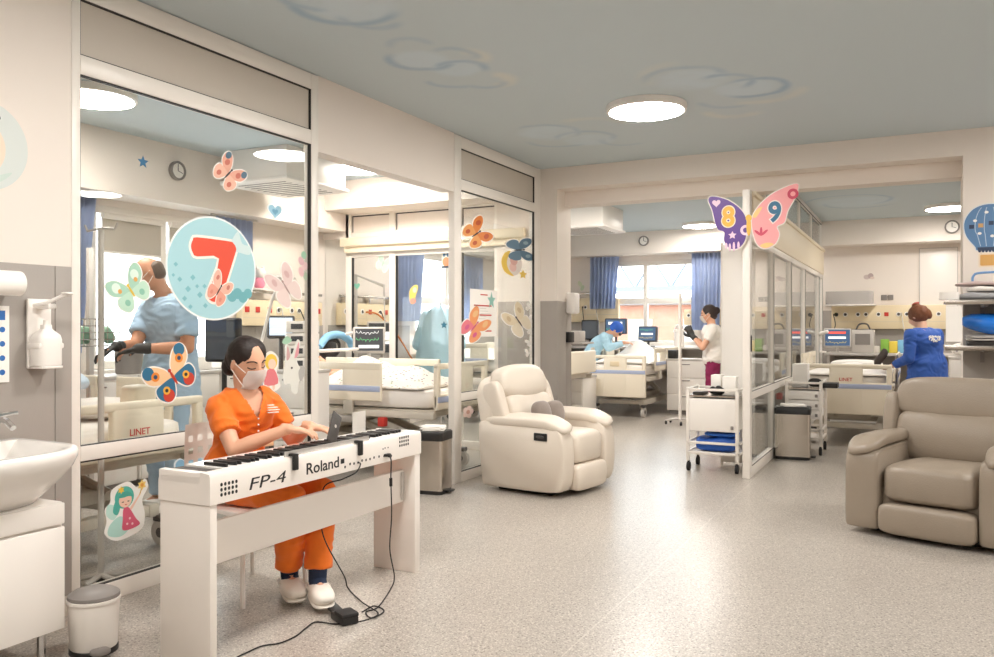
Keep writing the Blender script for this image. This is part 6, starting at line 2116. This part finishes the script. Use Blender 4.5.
def butterfly(label, M, s, a, cu, cl, body, spots=(), border='F4EFE8', squash=1.0, group=None, name='butterfly_sticker'):
    """s: half wing span; cu, cl: colours of the upper and lower wings (left, right)."""
    T = lambda pts: turn([(x * squash, y) for x, y in pts], a, s)
    L = []
    for sg, k in ((-1, 0), (1, 1)):
        L.append((off(T(wing_u(sg)), .06 * s), border, 0)); L.append((off(T(wing_l(sg)), .06 * s), border, 0))
    for sg, k in ((-1, 0), (1, 1)):
        L.append((T(wing_u(sg)), cu[k], 1)); L.append((T(wing_l(sg)), cl[k], 1.5))
        for (x, y, r_, col, lv) in spots:
            L.append((T(ell(sg * x, y, r_, r_ * 1.15, 16)), col, lv))
    L.append((T(ell(0, -.02, .055, .36, 18)), body, 4)); L.append((T(ell(0, .33, .07, .08, 14)), body, 4))
    return sticker(name, label, 'butterfly sticker', M, L, group)


GXS = GX - .0215          # outer face of the panes in the glazed wall
def gm(px, py, dz=0): q = at(px, py, X=GXS); return frame((GXS, q.y, q.z), (0, 1, 0), (0, 0, 1)) @ Matrix.Diagonal((.867 / (.4524 - .8918 * (px - 497) / FPX), 1, 1, 1))
def ps(px, py, n): # metres for n picture pixels on the glass at this point (along the vertical)
    q = at(px, py, X=GXS); d = (q - EYE).dot(FWD); return n * d / FPX


# the big round "7"
M7 = gm(213.5, 268.5)
rv = ps(212, 268, 52)
L = [(ell(0, 0, rv * 1.0, rv * 1.0, 64), 'EFF4F3', 0), (ell(0, 0, rv * .965, rv * .965, 64), 'A9D4DC', 1)]
sev = [(-.36, .56), (.34, .56), (.45, .53), (.51, .44), (.48, .30), (.18, -.52), (.10, -.62), (-.02, -.64), (-.12, -.57), (-.12, -.45), (.12, .20), (-.36, .20), (-.45, .26), (-.49, .38), (-.45, .50)]
L += [(turn(off(spline([sev[i] for i in range(len(sev))], 3), .05), 0, rv), 'F6EFE6', 2), (turn(spline(sev, 3), 0, rv), 'E4523A', 3)]
# cloud-like wave at lower right, ghost star patch at the upper right, dots at the left
for x, y, k in ((.42, -.52, .11), (.55, -.46, .11), (.68, -.53, .11), (.80, -.45, .10)): L.append((ell(x * rv, y * rv, k * rv, k * rv, 20), '6FB0B8', 2))
for x, y, k in ((-.72, -.25, .05), (-.55, -.42, .06), (-.62, -.60, .05), (-.30, -.52, .06), (-.80, .02, .045), (-.45, -.20, .055), (-.36, -.36, .04), (-.18, -.72, .05), (-.5, -.75, .045), (-.85, -.18, .035), (-.2, -.35, .045)):
    L.append((star(x * rv, y * rv, k * rv, .7, 4), '7FBBC5', 2))
L.append((turn(spline([(.35, .42), (.55, .78), (.66, .55), (.86, .5), (.84, .34), (.60, .36)], 4), 0, rv), 'CFE3E4', 2))
sticker('number_sticker', 'large pale blue round sticker with a red 7', 'number sticker', M7, L)
M7b = frame(tuple(M7.to_translation() + V((.003, 0, 0)) + V((0, rv * .12, -rv * .42))), (0, 1, 0), (0, 0, 1))
butterfly('small pink butterfly sticker on the red 7', M7b, rv * .33, R(-35), ('E9B8A4', 'E9B8A4'), ('E3A08C', 'E3A08C'), '3A2B2B', [(.62, .6, .14, 'C97B6E', 2.5), (.5, -.38, .12, 'D98A78', 2.5)], squash=.8)

butterfly('pink butterfly sticker with dark blue wing tips near the top of the large pane', gm(228, 174), ps(228, 173, 18), R(-42), ('E3A791', 'E3A791'), ('E8B7A0', 'E8B7A0'), '2E2A33',
          [(.80, .80, .20, '4C6C80', 2.5), (.55, .45, .17, 'C9705E', 2.5), (.5, -.4, .15, 'C9705E', 2.5)], squash=.85)
butterfly('green butterfly sticker in front of the masked face of the man in scrubs', gm(131, 291), ps(131, 290, 21), R(36), ('A9D3BE', 'A9D3BE'), ('BFE0CC', 'BFE0CC'), 'E3C04A',
          [(.58, .55, .22, 'DDEFE2', 2.5), (.5, .32, .10, 'E0A85A', 3), (.46, -.36, .14, '8CC3AC', 2.5)], squash=1.05)
butterfly('orange and blue butterfly sticker below the gloved hands', gm(173, 377), ps(171, 374, 24), R(34), ('F0C89A', 'F0C89A'), ('2F6F92', '2F6F92'), 'C23B22',
          [(.78, .80, .24, '2F6F92', 2), (.60, .50, .17, 'E98B2E', 2.5), (.60, .50, .08, '2F4B6E', 3), (.52, -.52, .24, 'C8402C', 2), (.5, -.28, .15, 'F0B33E', 2.5), (.5, -.28, .07, '2A2A2E', 3)], squash=1.12)
butterfly('pale pink butterfly sticker right of the round 7 sticker', gm(286, 288), ps(286, 288, 22), R(35), ('E6CFCB', 'E6CFCB'), ('EAD6D0', 'EAD6D0'), 'B89B96', [(.55, .5, .16, 'D7B5B2', 2.5)], squash=.7)
sticker('star_sticker', 'small dark blue star sticker at the top left of the large pane', 'star sticker', gm(143, 162), [(star(0, 0, ps(143, 162, 6.6)), '2F6C93', 0)])
h = ps(275, 211, 7.5)
sticker('heart_sticker', 'pale blue heart sticker above the round 7 sticker', 'heart sticker', gm(275, 211), [(heart(0, 0, h * 1.2), 'EEF3F4', 0), (heart(0, 0, h), '9CCBE0', 1), (heart(0, -.1 * h, h * .45), '6FA9C6', 2)])
h = ps(190, 468, 13)
sticker('heart_sticker', 'blue double heart sticker low on the pane beside the plastic chair', 'heart sticker', gm(188, 466), [(heart(-.3 * h, 0, h * .95), 'DCE8EE', 0), (heart(.45 * h, 0, h * .95), 'DCE8EE', 0), (heart(-.3 * h, 0, h * .8), '86B7D6', 1), (heart(.45 * h, 0, h * .8), '9CC6DE', 1.5)])
# flower spray at the right edge of the large pane
k = ps(303, 268, 1)
L = [(ell(2 * k, 12 * k, 3 * k, 4 * k, 14), '9CC5A8', 0), (ell(-1 * k, 6 * k, 3.2 * k, 4.4 * k, 14, .4), 'D9B2B8', 1), (ell(3 * k, 1 * k, 3.5 * k, 4.5 * k, 14, -.4), 'E8C9C8', 0), (ell(-1 * k, -5 * k, 3 * k, 5 * k, 14, .3), 'E2BDBE', 1), (ell(4 * k, -9 * k, 2.4 * k, 4 * k, 14), 'B8C9B0', 0)]
sticker('flower_sticker', 'small pale flower spray sticker at the right edge of the large pane', 'flower sticker', gm(302, 267), L)
# fairy with green hair low on the pane (generic)
k = ps(126, 510, 1)
F = lambda pts: turn(pts, 0, k)
L = [(F(spline([(-16, 24), (2, 29), (13, 22), (22, 29), (26, 20), (19, 8), (22, -6), (20, -20), (6, -26), (-12, -27), (-24, -18), (-22, -6), (-24, 6), (-18, 12)], 6)), 'F1F1EC', 0),
     (F(spline([(-8, 4), (-20, 10), (-22, 0), (-14, -6)], 6)), 'BFE4DA', 1), (F(spline([(-6, -4), (-18, -10), (-20, -20), (-6, -24), (4, -16)], 6)), 'B4DFD6', 1),
     (F(ell(-2, 14, 11, 11)), '54B3A4', 2), (F(spline([(-12, 12), (-15, 2), (-10, -2), (-7, 6)], 5)), '54B3A4', 2), (F(ell(-1, 11, 7.4, 7.2)), 'F3CDB8', 3), (F(spline([(-9, 15), (0, 20), (8, 14), (2, 14.5), (-4, 14)], 5)), '4AA698', 4),
     (F(star(-6, 22, 4, .55, 6)), 'EBC64A', 5), (F(spline([(-3, 3), (3, 3), (11, -9), (16, -16), (6, -19), (-4, -18), (-4, -8)], 5)), 'D9607C', 2.5), (F(ell(4, -8, 1.2, 1.2, 8)), 'F3C9CF', 4), (F(ell(7, -14, 1.2, 1.2, 8)), 'F3C9CF', 4), (F(ell(1, -13, 1.2, 1.2, 8)), 'F3C9CF', 4),
     (F([(4, 2), (15, 14), (16, 13), (6, 0)]), 'F3CDB8', 3.5), (F([(15, 13), (18, 21), (19, 20.6), (16, 12.6)]), 'D9B25A', 2.2), (F(star(18.5, 23, 5.6, .6, 6)), 'F0D27A', 3), (F(ell(18.5, 23, 2, 2, 12)), 'E3A54A', 4),
     (F(ell(-4, 9.6, 1.4, .5, 8)), '3A3A3A', 4), (F(ell(2.4, 9.6, 1.4, .5, 8)), '3A3A3A', 4), (F(ell(-.6, 6.6, 1.2, .6, 8)), 'CF6A60', 4)]
sticker('fairy_sticker', 'green haired fairy sticker with a wand low on the large pane', 'fairy sticker', gm(126, 511), L)
# yellow haired girl and pale unicorn-like pony at the right of the woman
k = ps(272, 370, 1)
L = [(F(spline([(-8, 14), (0, 20), (9, 12), (7, -2), (11, -16), (2, -21), (-9, -19), (-8, -4)], 6)), 'F2EEE6', 0), (F(ell(0, 9, 7, 8)), 'EFC84E', 1), (F(ell(1, 7, 4.4, 5)), 'F4D2BC', 2), (F(spline([(-4, 1), (4, 1), (8, -13), (-8, -13)], 3)), 'E37F86', 1.5), (F(ell(-3, -16, 1.4, 3.4, 10)), 'F4D2BC', 1), (F(ell(3, -16, 1.4, 3.4, 10)), 'F4D2BC', 1.2)]
sticker('girl_sticker', 'girl sticker with yellow hair and a pink dress beside the seated woman', 'fairy sticker', gm(271, 371), L)
k = ps(286, 366, 1)
L = [(F(spline([(-6, 4), (-4, 26), (1, 12), (8, 28), (12, 24), (8, 8), (14, -6), (10, -16), (8, -26), (2, -24), (0, -16), (-6, -16), (-8, -8)], 6)), 'E6E6DE', 0), (F(spline([(-4, 8), (-3, 22), (0, 12)], 4)), 'CFA9A6', 1), (F(spline([(5, 10), (10, 26), (10, 14)], 4)), 'E3A0A8', 1.2), (F(spline([(10, -4), (16, 2), (17, -8), (12, -14)], 5)), 'B5B3AE', .4), (F(ell(2, 0, 1.2, 1.2, 8)), '4A4A4A', 1), (F(spline([(-9, 26), (-4, 32), (2, 28), (-4, 24)], 4)), 'A8D0B4', .2)]
sticker('animal_sticker', 'pale animal sticker with pink ears at the right edge of the large pane', 'animal sticker', gm(290, 368), L)

# narrow bay (window_2)
butterfly('orange butterfly sticker near the top of the narrow glazed bay', gm(476, 234), ps(476, 234, 17), R(-52), ('E5863C', 'E5863C'), ('EDA45C', 'EDA45C'), '2B2430', [(.6, .55, .18, 'C9572E', 2.5), (.5, -.4, .15, 'C9572E', 2.5)], squash=.75)
butterfly('dark blue butterfly sticker near the right edge of the narrow glazed bay', gm(519, 250), ps(519, 250, 17), R(-78), ('4E7088', '4E7088'), ('5E8098', '5E8098'), '2B2B36', [(.6, .55, .16, '8FA9B6', 2.5)], squash=.65)
butterfly('pink and orange butterfly sticker over the wall poster', gm(474, 327), ps(474, 327, 18), R(-42), ('EFA06A', 'EFA06A'), ('E9808C', 'EFA070'), 'D35A86', [(.6, .6, .2, 'F0C08A', 2.5), (.45, -.3, .15, 'DB5E90', 2.5)], squash=.72)
butterfly('beige butterfly sticker above the back of the ivory armchair', gm(519, 322), ps(519, 322, 17), R(38), ('E8D9BC', 'E8D9BC'), ('EADFC8', 'EADFC8'), '43303A', [(.6, .55, .16, 'D2BC96', 2.5)], squash=.72)
k = ps(512, 263, 1)
L = [(F(ell(2, 0, 10, 12, 28)), 'E9DED6', 0), (F(spline([(-2, 12), (-9, 8), (-12, -1), (-8, -10), (2, -13), (-4, -7), (-6, 0), (-4, 7)], 6)), 'EBC652', 1), (F(ell(2, 3, 4.4, 5)), 'D9A9A0', 1.5), (F(ell(1, -4, 4, 4.6)), 'E7BFB6', 1.2), (F(star(13, -10, 5, .5)), 'EBC652', 1)]
sticker('moon_sticker', 'yellow moon and star sticker with a sleeping bear in the narrow glazed bay', 'moon sticker', gm(512, 263), L)
k = ps(468, 412, .62)
L = [(F(ell(6 * math.cos(t), 6 * math.sin(t), 4.4, 4.4, 14)), 'EBD3CC', 0.1 * i) for i, t in enumerate([R(72 * j) for j in range(5)])] + [(F(ell(0, 0, 3.4, 3.4, 14)), 'D0A090', 2)]
sticker('flower_sticker', 'pale pink flower sticker low in the narrow glazed bay beside the armchair', 'flower sticker', gm(468, 412), L)
k = ps(532, 320, 1)
for i, (px, py) in enumerate(((530, 308), (529, 321), (531, 331), (530, 342), (529, 353))):
    T_ = lambda pts: turn(pts, R((-20, 25, -10, 30, 5)[i]), 4.6 * k)
    sticker('butterfly_sticker', ['topmost of the column of five tiny white butterfly stickers beside the pier', 'second from the top of the five tiny white butterfly stickers', 'middle one of the five tiny white butterfly stickers', 'second from the bottom of the five tiny white butterfly stickers', 'lowest of the column of five tiny white butterfly stickers'][i], 'butterfly sticker',
            gm(px, py), [(T_(wing_u(-1)), 'F6F2EC', 0), (T_(wing_u(1)), 'F6F2EC', 0.2), (T_(wing_l(-1)), 'F1ECE5', .1), (T_(wing_l(1)), 'F1ECE5', .3)], 'tiny white butterflies')
# poster on the glass
qa, qb = at(470, 289, X=GXS), at(496.5, 336, X=GXS)
Mp = frame((GXS, (qa.y + qb.y) / 2, (qa.z + qb.z) / 2), (0, 1, 0), (0, 0, 1)); pw, ph = abs(qb.y - qa.y), abs(at(483, 289, X=GXS).z - at(483, 336, X=GXS).z)
r = thing('glass_poster', 'white information poster with red lines in the narrow glazed bay', 'poster', tuple(Mp.to_translation() - V((0, 0, ph / 2))))
MB(Mp).bx(-pw / 2, pw / 2, -ph / 2, ph / 2, -.001, .0002).build('sheet', M_PAPER, r)
m = MB(Mp)
for z in (.16, -.04, -.22, -.38): m.bx(-pw * .36, pw * .3, ph * z - .006, ph * z + .006, .0001, .0006)
m.build('red_lines', M_RED, r)
m = MB(Mp)
for i in range(9): m.bx(-pw * .36, pw * (.1 + .2 * ((i * 7) % 3) / 3), ph * (.10 - i * .055) - .002, ph * (.10 - i * .055) + .002, .0001, .0004)
m.build('text_lines', M_LGREY, r)
m = MB(Mp); m.bx(-pw * .12, pw * .15, ph * .38, ph * .405, .0001, .0006); m.build('heading', M_RED, r)
MB(Mp).prism(star(pw * .3, ph * .28, pw * .16), .0001, .0006).build('star_print', sc('8FC0B4'), r)

# stickers on the glazed partition (plane y = PY)
def pm(px, py): q = at(px, py, Y=PY + .0265); return frame((q.x, PY + .0265, q.z), (1, 0, 0), (0, 0, 1))
def pp_(px, py, n): q = at(px, py, Y=PY); return n * (q - EYE).dot(FWD) / FPX
butterfly('pale green butterfly sticker on the glazed partition above the lifting pole', pm(383, 264), pp_(383, 264, 9), R(-25), ('BBD8C4', 'BBD8C4'), ('C9E0CE', 'C9E0CE'), '9CBBA4', squash=.9)
sticker('heart_sticker', 'small green heart sticker on the glazed partition', 'heart sticker', pm(357, 286), [(heart(0, 0, pp_(357, 286, 3.6)), '7FC0A8', 0)])
k = pp_(413, 297, 1)
sticker('girl_sticker', 'small yellow and pink doll sticker on the glazed partition', 'fairy sticker', pm(413, 295), [(F(spline([(-3, -8), (-4, 4), (2, 10), (6, 8), (3, -2), (2, -8)], 5)), 'EFCB62', 0), (F(ell(0, -6, 3.6, 3, 14)), 'EB9A86', 1), (F(ell(2, 5, 2.4, 2.8, 14)), 'F2D3B8', 1.2)])
k = pp_(446, 258, 1)
sticker('owl_sticker', 'small brown and white owl sticker on the glazed partition', 'owl sticker', pm(446, 259), [(F(ell(0, 0, 5, 8, 20)), 'E8DCCB', 0), (F(ell(0, -3, 4, 5, 16)), 'C88A62', 1), (F(ell(-2, 4, 1.8, 2, 12)), '4A6C86', 1.2), (F(ell(2, 4, 1.8, 2, 12)), '4A6C86', 1.4), (F([(-5, -7), (5, -7), (5, -9), (-5, -9)]), '3A4452', 1.6)])
sticker('star_sticker', 'small dark blue star sticker over the pale blue gown', 'star sticker', pm(444, 325), [(star(0, 0, pp_(444, 325, 4.2)), '2B6A84', 0)])

# the butterfly sign 8 | 9 on the partition post
q = at(751, 218, Y=PY0 - .075)
Ms = frame((q.x, PY0 - .085, q.z), (1, 0, 0), (0, 0, 1))
k = (q - EYE).dot(FWD) / FPX
F = lambda pts: turn(pts, 0, k)
lu = [(-4, -4), (-9, 8), (-22, 19), (-37, 24), (-42, 21), (-38, 10), (-35, -3), (-32, -10), (-26, -13), (-26, -22), (-20, -30), (-11, -29), (-5, -20)]
ru = [(1, -4), (6, 9), (20, 22), (39, 30), (45, 29), (42, 18), (35, 5), (32, -6), (25, -10), (27, -18), (23, -27), (13, -31), (5, -24)]
r = thing('butterfly_sign', 'large butterfly sign with purple 8 wing and pink 9 wing on the partition post', 'sign', (q.x, PY0 - .07, q.z))
m = MB(Ms); m.prism(F(off(spline(lu, 5), 1.0)), -.006, .0); m.prism(F(off(spline(ru, 5), 1.0)), -.0061, -.0001); m.build('border', sc('F1E9E2'), r, smooth=0)
MB(Ms).prism(F(spline(lu, 5)), .0, .002).build('left_wing', sc('5E3B8C'), r, smooth=0)
MB(Ms).prism(F(spline(ru, 5)), .0, .002).build('right_wing', sc('F0A3A4'), r, smooth=0)
m = MB(Ms); m.prism(F(ell(-2, -8, 2.2, 10, 20)), .0005, .004); m.prism(F(ell(-2, 0, 3, 3.4, 16)), .0005, .0041); m.build('body', sc('E7B847'), r)
def num(tx, cx, cy, col, bd):
    m = MB(Ms); m.text(tx, 27 * k, Matrix.Translation((cx * k, cy * k, .0024)), .0004, 2.0 * k, sx=.92); m.build('number_border', sc(bd), r, smooth=0)
    m = MB(Ms); m.text(tx, 27 * k, Matrix.Translation((cx * k, cy * k, .0034)), .0005, .9 * k, sx=.92); m.build('number', sc(col), r, smooth=0)
num('8', -22, 1.5, 'E8B23C', 'F3E2C8'); num('9', 23, 3.5, '2B6A8C', 'F6E6DF')
m = MB(Ms)
m.use(sc('EDCBDD')); m.prism(F(heart(-34, 17, 4.2)), .001, .003); m.prism(F(star(-18, -16.5, 4.2, .5)), .001, .003)
for x, y, h_ in ((-24, -27, 4), (-20.5, -28.5, 5), (-16.5, -28, 6), (-12, -27, 5)): m.prism(F(ell(x, y, 1.2, h_ * .8, 12)), .001, .003)
m.ring(F(ell(-5, -12, 5.2, 5.2, 24)), F(ell(-5, -12, 2.6, 2.6, 24)), .001, .0032)
m.use(sc('C9405A')); m.ring(F(ell(40, 21, 5.2, 5.2, 24)), F(ell(40, 21, 2.4, 2.4, 24)), .001, .003)
for an in (-50, 0, 50): m.prism(F(turn(ell(0, 4, 1.3, 4.4, 14), R(-an), 1, 10, -18)), .001, .003 + an * .000001)
m.use(sc('F0C87E')); m.prism(F(spline([(9, -28), (14, -30.6), (22, -27.4), (16, -25.5)], 5)), .001, .003); m.prism(F(spline([(2, 2), (6, 8), (11, 10), (5, 0)], 4)), .001, .003)
m.build('ornament', None, r, smooth=0)
m = MB(Ms); m.bx(-.02, .02, -.06, .02, -.035, -.006); m.build('mount', M_WHITE, r)

# round sticker on the wall at the left edge
q = on_wall(-14, 144); rr = at(-14, 97, X=GX).z - q.z
Mw = frame((GX + .0002, q.y, q.z), (0, 1, 0), (0, 0, 1))
sticker('round_wall_sticker', 'round pale blue wall sticker cut by the left edge', 'wall sticker', Mw, [(ell(0, 0, rr * 1.0, rr, 56), 'EAE0D6', 0), (ell(0, 0, rr * .95, rr * .95, 56), 'D3DAD6', 1), (ell(-.1 * rr, -.05 * rr, rr * .55, rr * .6, 40), 'EBD8C4', 2), (ell(rr * .30, rr * .62, .008, .010, 12), '5A5450', 3), (ell(rr * .15, rr * .05, .006, .006, 12), 'B9A89C', 3), (spline([(-.2 * rr, -.8 * rr), (.3 * rr, -.75 * rr), (.6 * rr, -.5 * rr), (.3 * rr, -.6 * rr)], 6), 'C6D6CE', 2)])
# hot air balloon on the right pier
q = at(990, 228, Y=BY)
Mb_ = frame((q.x, BY - .0004, q.z), (1, 0, 0), (0, 0, 1)); k = (q - EYE).dot(FWD) / FPX
bal = spline([(0, 24), (14, 20), (22, 8), (21, -6), (13, -18), (10, -22), (-10, -22), (-13, -18), (-21, -6), (-22, 8), (-14, 20)], 6)
L = [(F(off(bal, 1)), 'DDE3E6', 0), (F(bal), '5E84AE', 1), (F([(-11, -19), (11, -19), (10.4, -22.5), (-10.4, -22.5)]), '33415A', 3)]
for x in (-13, -5, 5, 13):
    c = [(x * math.sqrt(max(.05, 1 - ((y - 2) / 23) ** 2)) if y > -6 else x * (.55 + .3 * (y + 22) / 16), y) for y in range(-18, 24, 3)]
    L.append((F([(a - .35, b) for a, b in c] + [(a + .35, b) for a, b in reversed(c)]), 'B9CCDD', 2))
for x, y, col in ((-16, 2, '33415A'), (-8, 3, 'C9A06A'), (1, 5, '33415A'), (9, 2, 'C9A06A'), (16, 3, '33415A')): L.append((F([(x - 2.2, y - 2), (x + 2.2, y - 2), (x + 2.2, y + 2), (x - 2.2, y + 2)]), col, 3))
for x, y in ((-13, 8), (-9, -5), (-3, 16), (2, -8), (9, 10), (12, -6)): L.append((F(ell(x, y, 1.8, 1.4, 12)), 'F2EFE8', 3))
for x in range(-9, 10, 3): L.append((F(ell(x, -22.6, 1.3, 1.6, 10)), '33415A', 2))
L += [(F(rrect(20, 14, 1.5, 3, 0, -32)), 'EBD9BF', 0), (F(rrect(17, 11, 1, 3, 0, -32)), 'D9A760', 1), (F([(-8, -22), (-8, -27), (-7.3, -27), (-7.3, -22)]), 'D8CDBD', .3), (F([(7.3, -22), (7.3, -27), (8, -27), (8, -22)]), 'D8CDBD', .3)]
sticker('balloon_wall_art', 'blue hot air balloon wall sticker above the wall shelf', 'wall sticker', Mb_, L)
# small cloud sticker on the far wall, owl on middle ward wall
q = at(869, 277, Y=FY); k = (q - EYE).dot(FWD) / FPX
sticker('animal_wall_art', 'tiny grey pink animal sticker on the far wall of the right ward', 'wall sticker', frame((q.x, FY - .0004, q.z), (1, 0, 0), (0, 0, 1)), [(F(ell(-2, 0, 3, 2.4, 16)), 'C9B9B4', 0), (F(ell(1.5, 1, 2.6, 2.8, 16)), 'B7A3A0', .4), (F(ell(3, -1, 2, 1.4, 12)), 'DCC9C0', 1)])
q = at(581, 286, Y=FY); k = (q - EYE).dot(FWD) / FPX
sticker('leaf_wall_art', 'pale green leaf sticker on the wall left of the far curtain', 'wall sticker', frame((q.x, FY - .0004, q.z), (1, 0, 0), (0, 0, 1)), [(F(ell(-1, 2, 2, 3.4, 14, .5)), 'D7DDC0', 0), (F(ell(1.5, -2, 1.8, 3, 14, -.5)), 'CBD6B8', .4)])
# ================================================================== LIGHT AND CAMERA
LAMP = 13.0
M_LAMPW = mat('ward_lamp_diffuser', 'FFFFFF', .5, emit='FFF8F0', estr=LAMP * .95)
M_LAMP = mat('lamp_diffuser', 'FFFFFF', .5, emit='FFFAF4', estr=LAMP)
lamps = [(-1.77, 5.90, 'round ceiling lamp in front of the wide ward opening'), (-1.82, 3.24, None), (-1.82, 1.2, None),
         (1.7, 6.6, None), (1.7, 4.1, None), (1.7, 1.4, None),  # entries without a label stay out of view, there to light the rooms
         (-5.0, 6.75, 'ceiling lamp in the left ward above the bed by the doorway'), (-5.09, 3.85, 'ceiling lamp in the left ward above the man in blue scrubs'),
         (-3.0, 12.9, 'ceiling lamp in the ward behind the purple butterfly wing'), (-2.9, 9.5, None), (-4.9, 9.3, None), (.36, 12.5, 'ceiling lamp far back in the right ward above the blue jacket'), (.9, 9.7, None)]  # the unlabelled one far left is added to brighten the middle ward
LR = .27
proto = None
for i, (x, y, lab) in enumerate(lamps):
    if proto is None:
        proto = thing('ceiling_lamp', lab, 'lamp', (x, y, CEIL), 0, 'round ceiling lamps')
        MB(PM[proto.name]).lathe([(LR + .02, -.001), (LR + .022, -.02), (LR + .018, -.045), (LR, -.05), (LR, -.02)], 48).build('rim', M_WHITE, proto)
        MB(PM[proto.name]).lathe([(LR, -.03), (LR, -.048), (LR * .8, -.056), (.001, -.06)], 48).build('diffuser', M_LAMP, proto)
    else:
        o = dup(proto, (x, y, CEIL), 0, lab or 'unseen round ceiling lamp that lights the hall or wards')
        if x < -2.5 or y > 8:      # the ward lamps get a glow strength of their own
            for c in o.children:
                if c.name.startswith('diffuser'): c.data = c.data.copy(); c.data.materials[0] = M_LAMPW

w = bpy.data.worlds.new('daylight'); SC.world = w; w.use_nodes = True
bg = w.node_tree.nodes['Background']
bg.inputs['Color'].default_value = (0.86, 0.93, 1.0, 1); bg.inputs['Strength'].default_value = 1.5

cam = bpy.data.cameras.new('camera'); co = bpy.data.objects.new('camera', cam); COL.objects.link(co)
co.location = EYE; co.rotation_euler = (R(90), 0, YAW)
cam.sensor_width = 36; cam.lens = FPX / 994 * 36; cam.clip_start = .05; cam.clip_end = 200
SC.camera = co
vs = SC.view_settings
vs.view_transform = 'Standard'; vs.look = 'None'; vs.gamma = 1; vs.use_curve_mapping = False; vs.exposure = 2.32
SC.cycles.transparent_max_bounces = 24
SC.cycles.max_bounces = 10; SC.cycles.diffuse_bounces = 5
SC.cycles.sample_clamp_indirect = 6
SC.cycles.caustics_reflective = False; SC.cycles.caustics_refractive = False
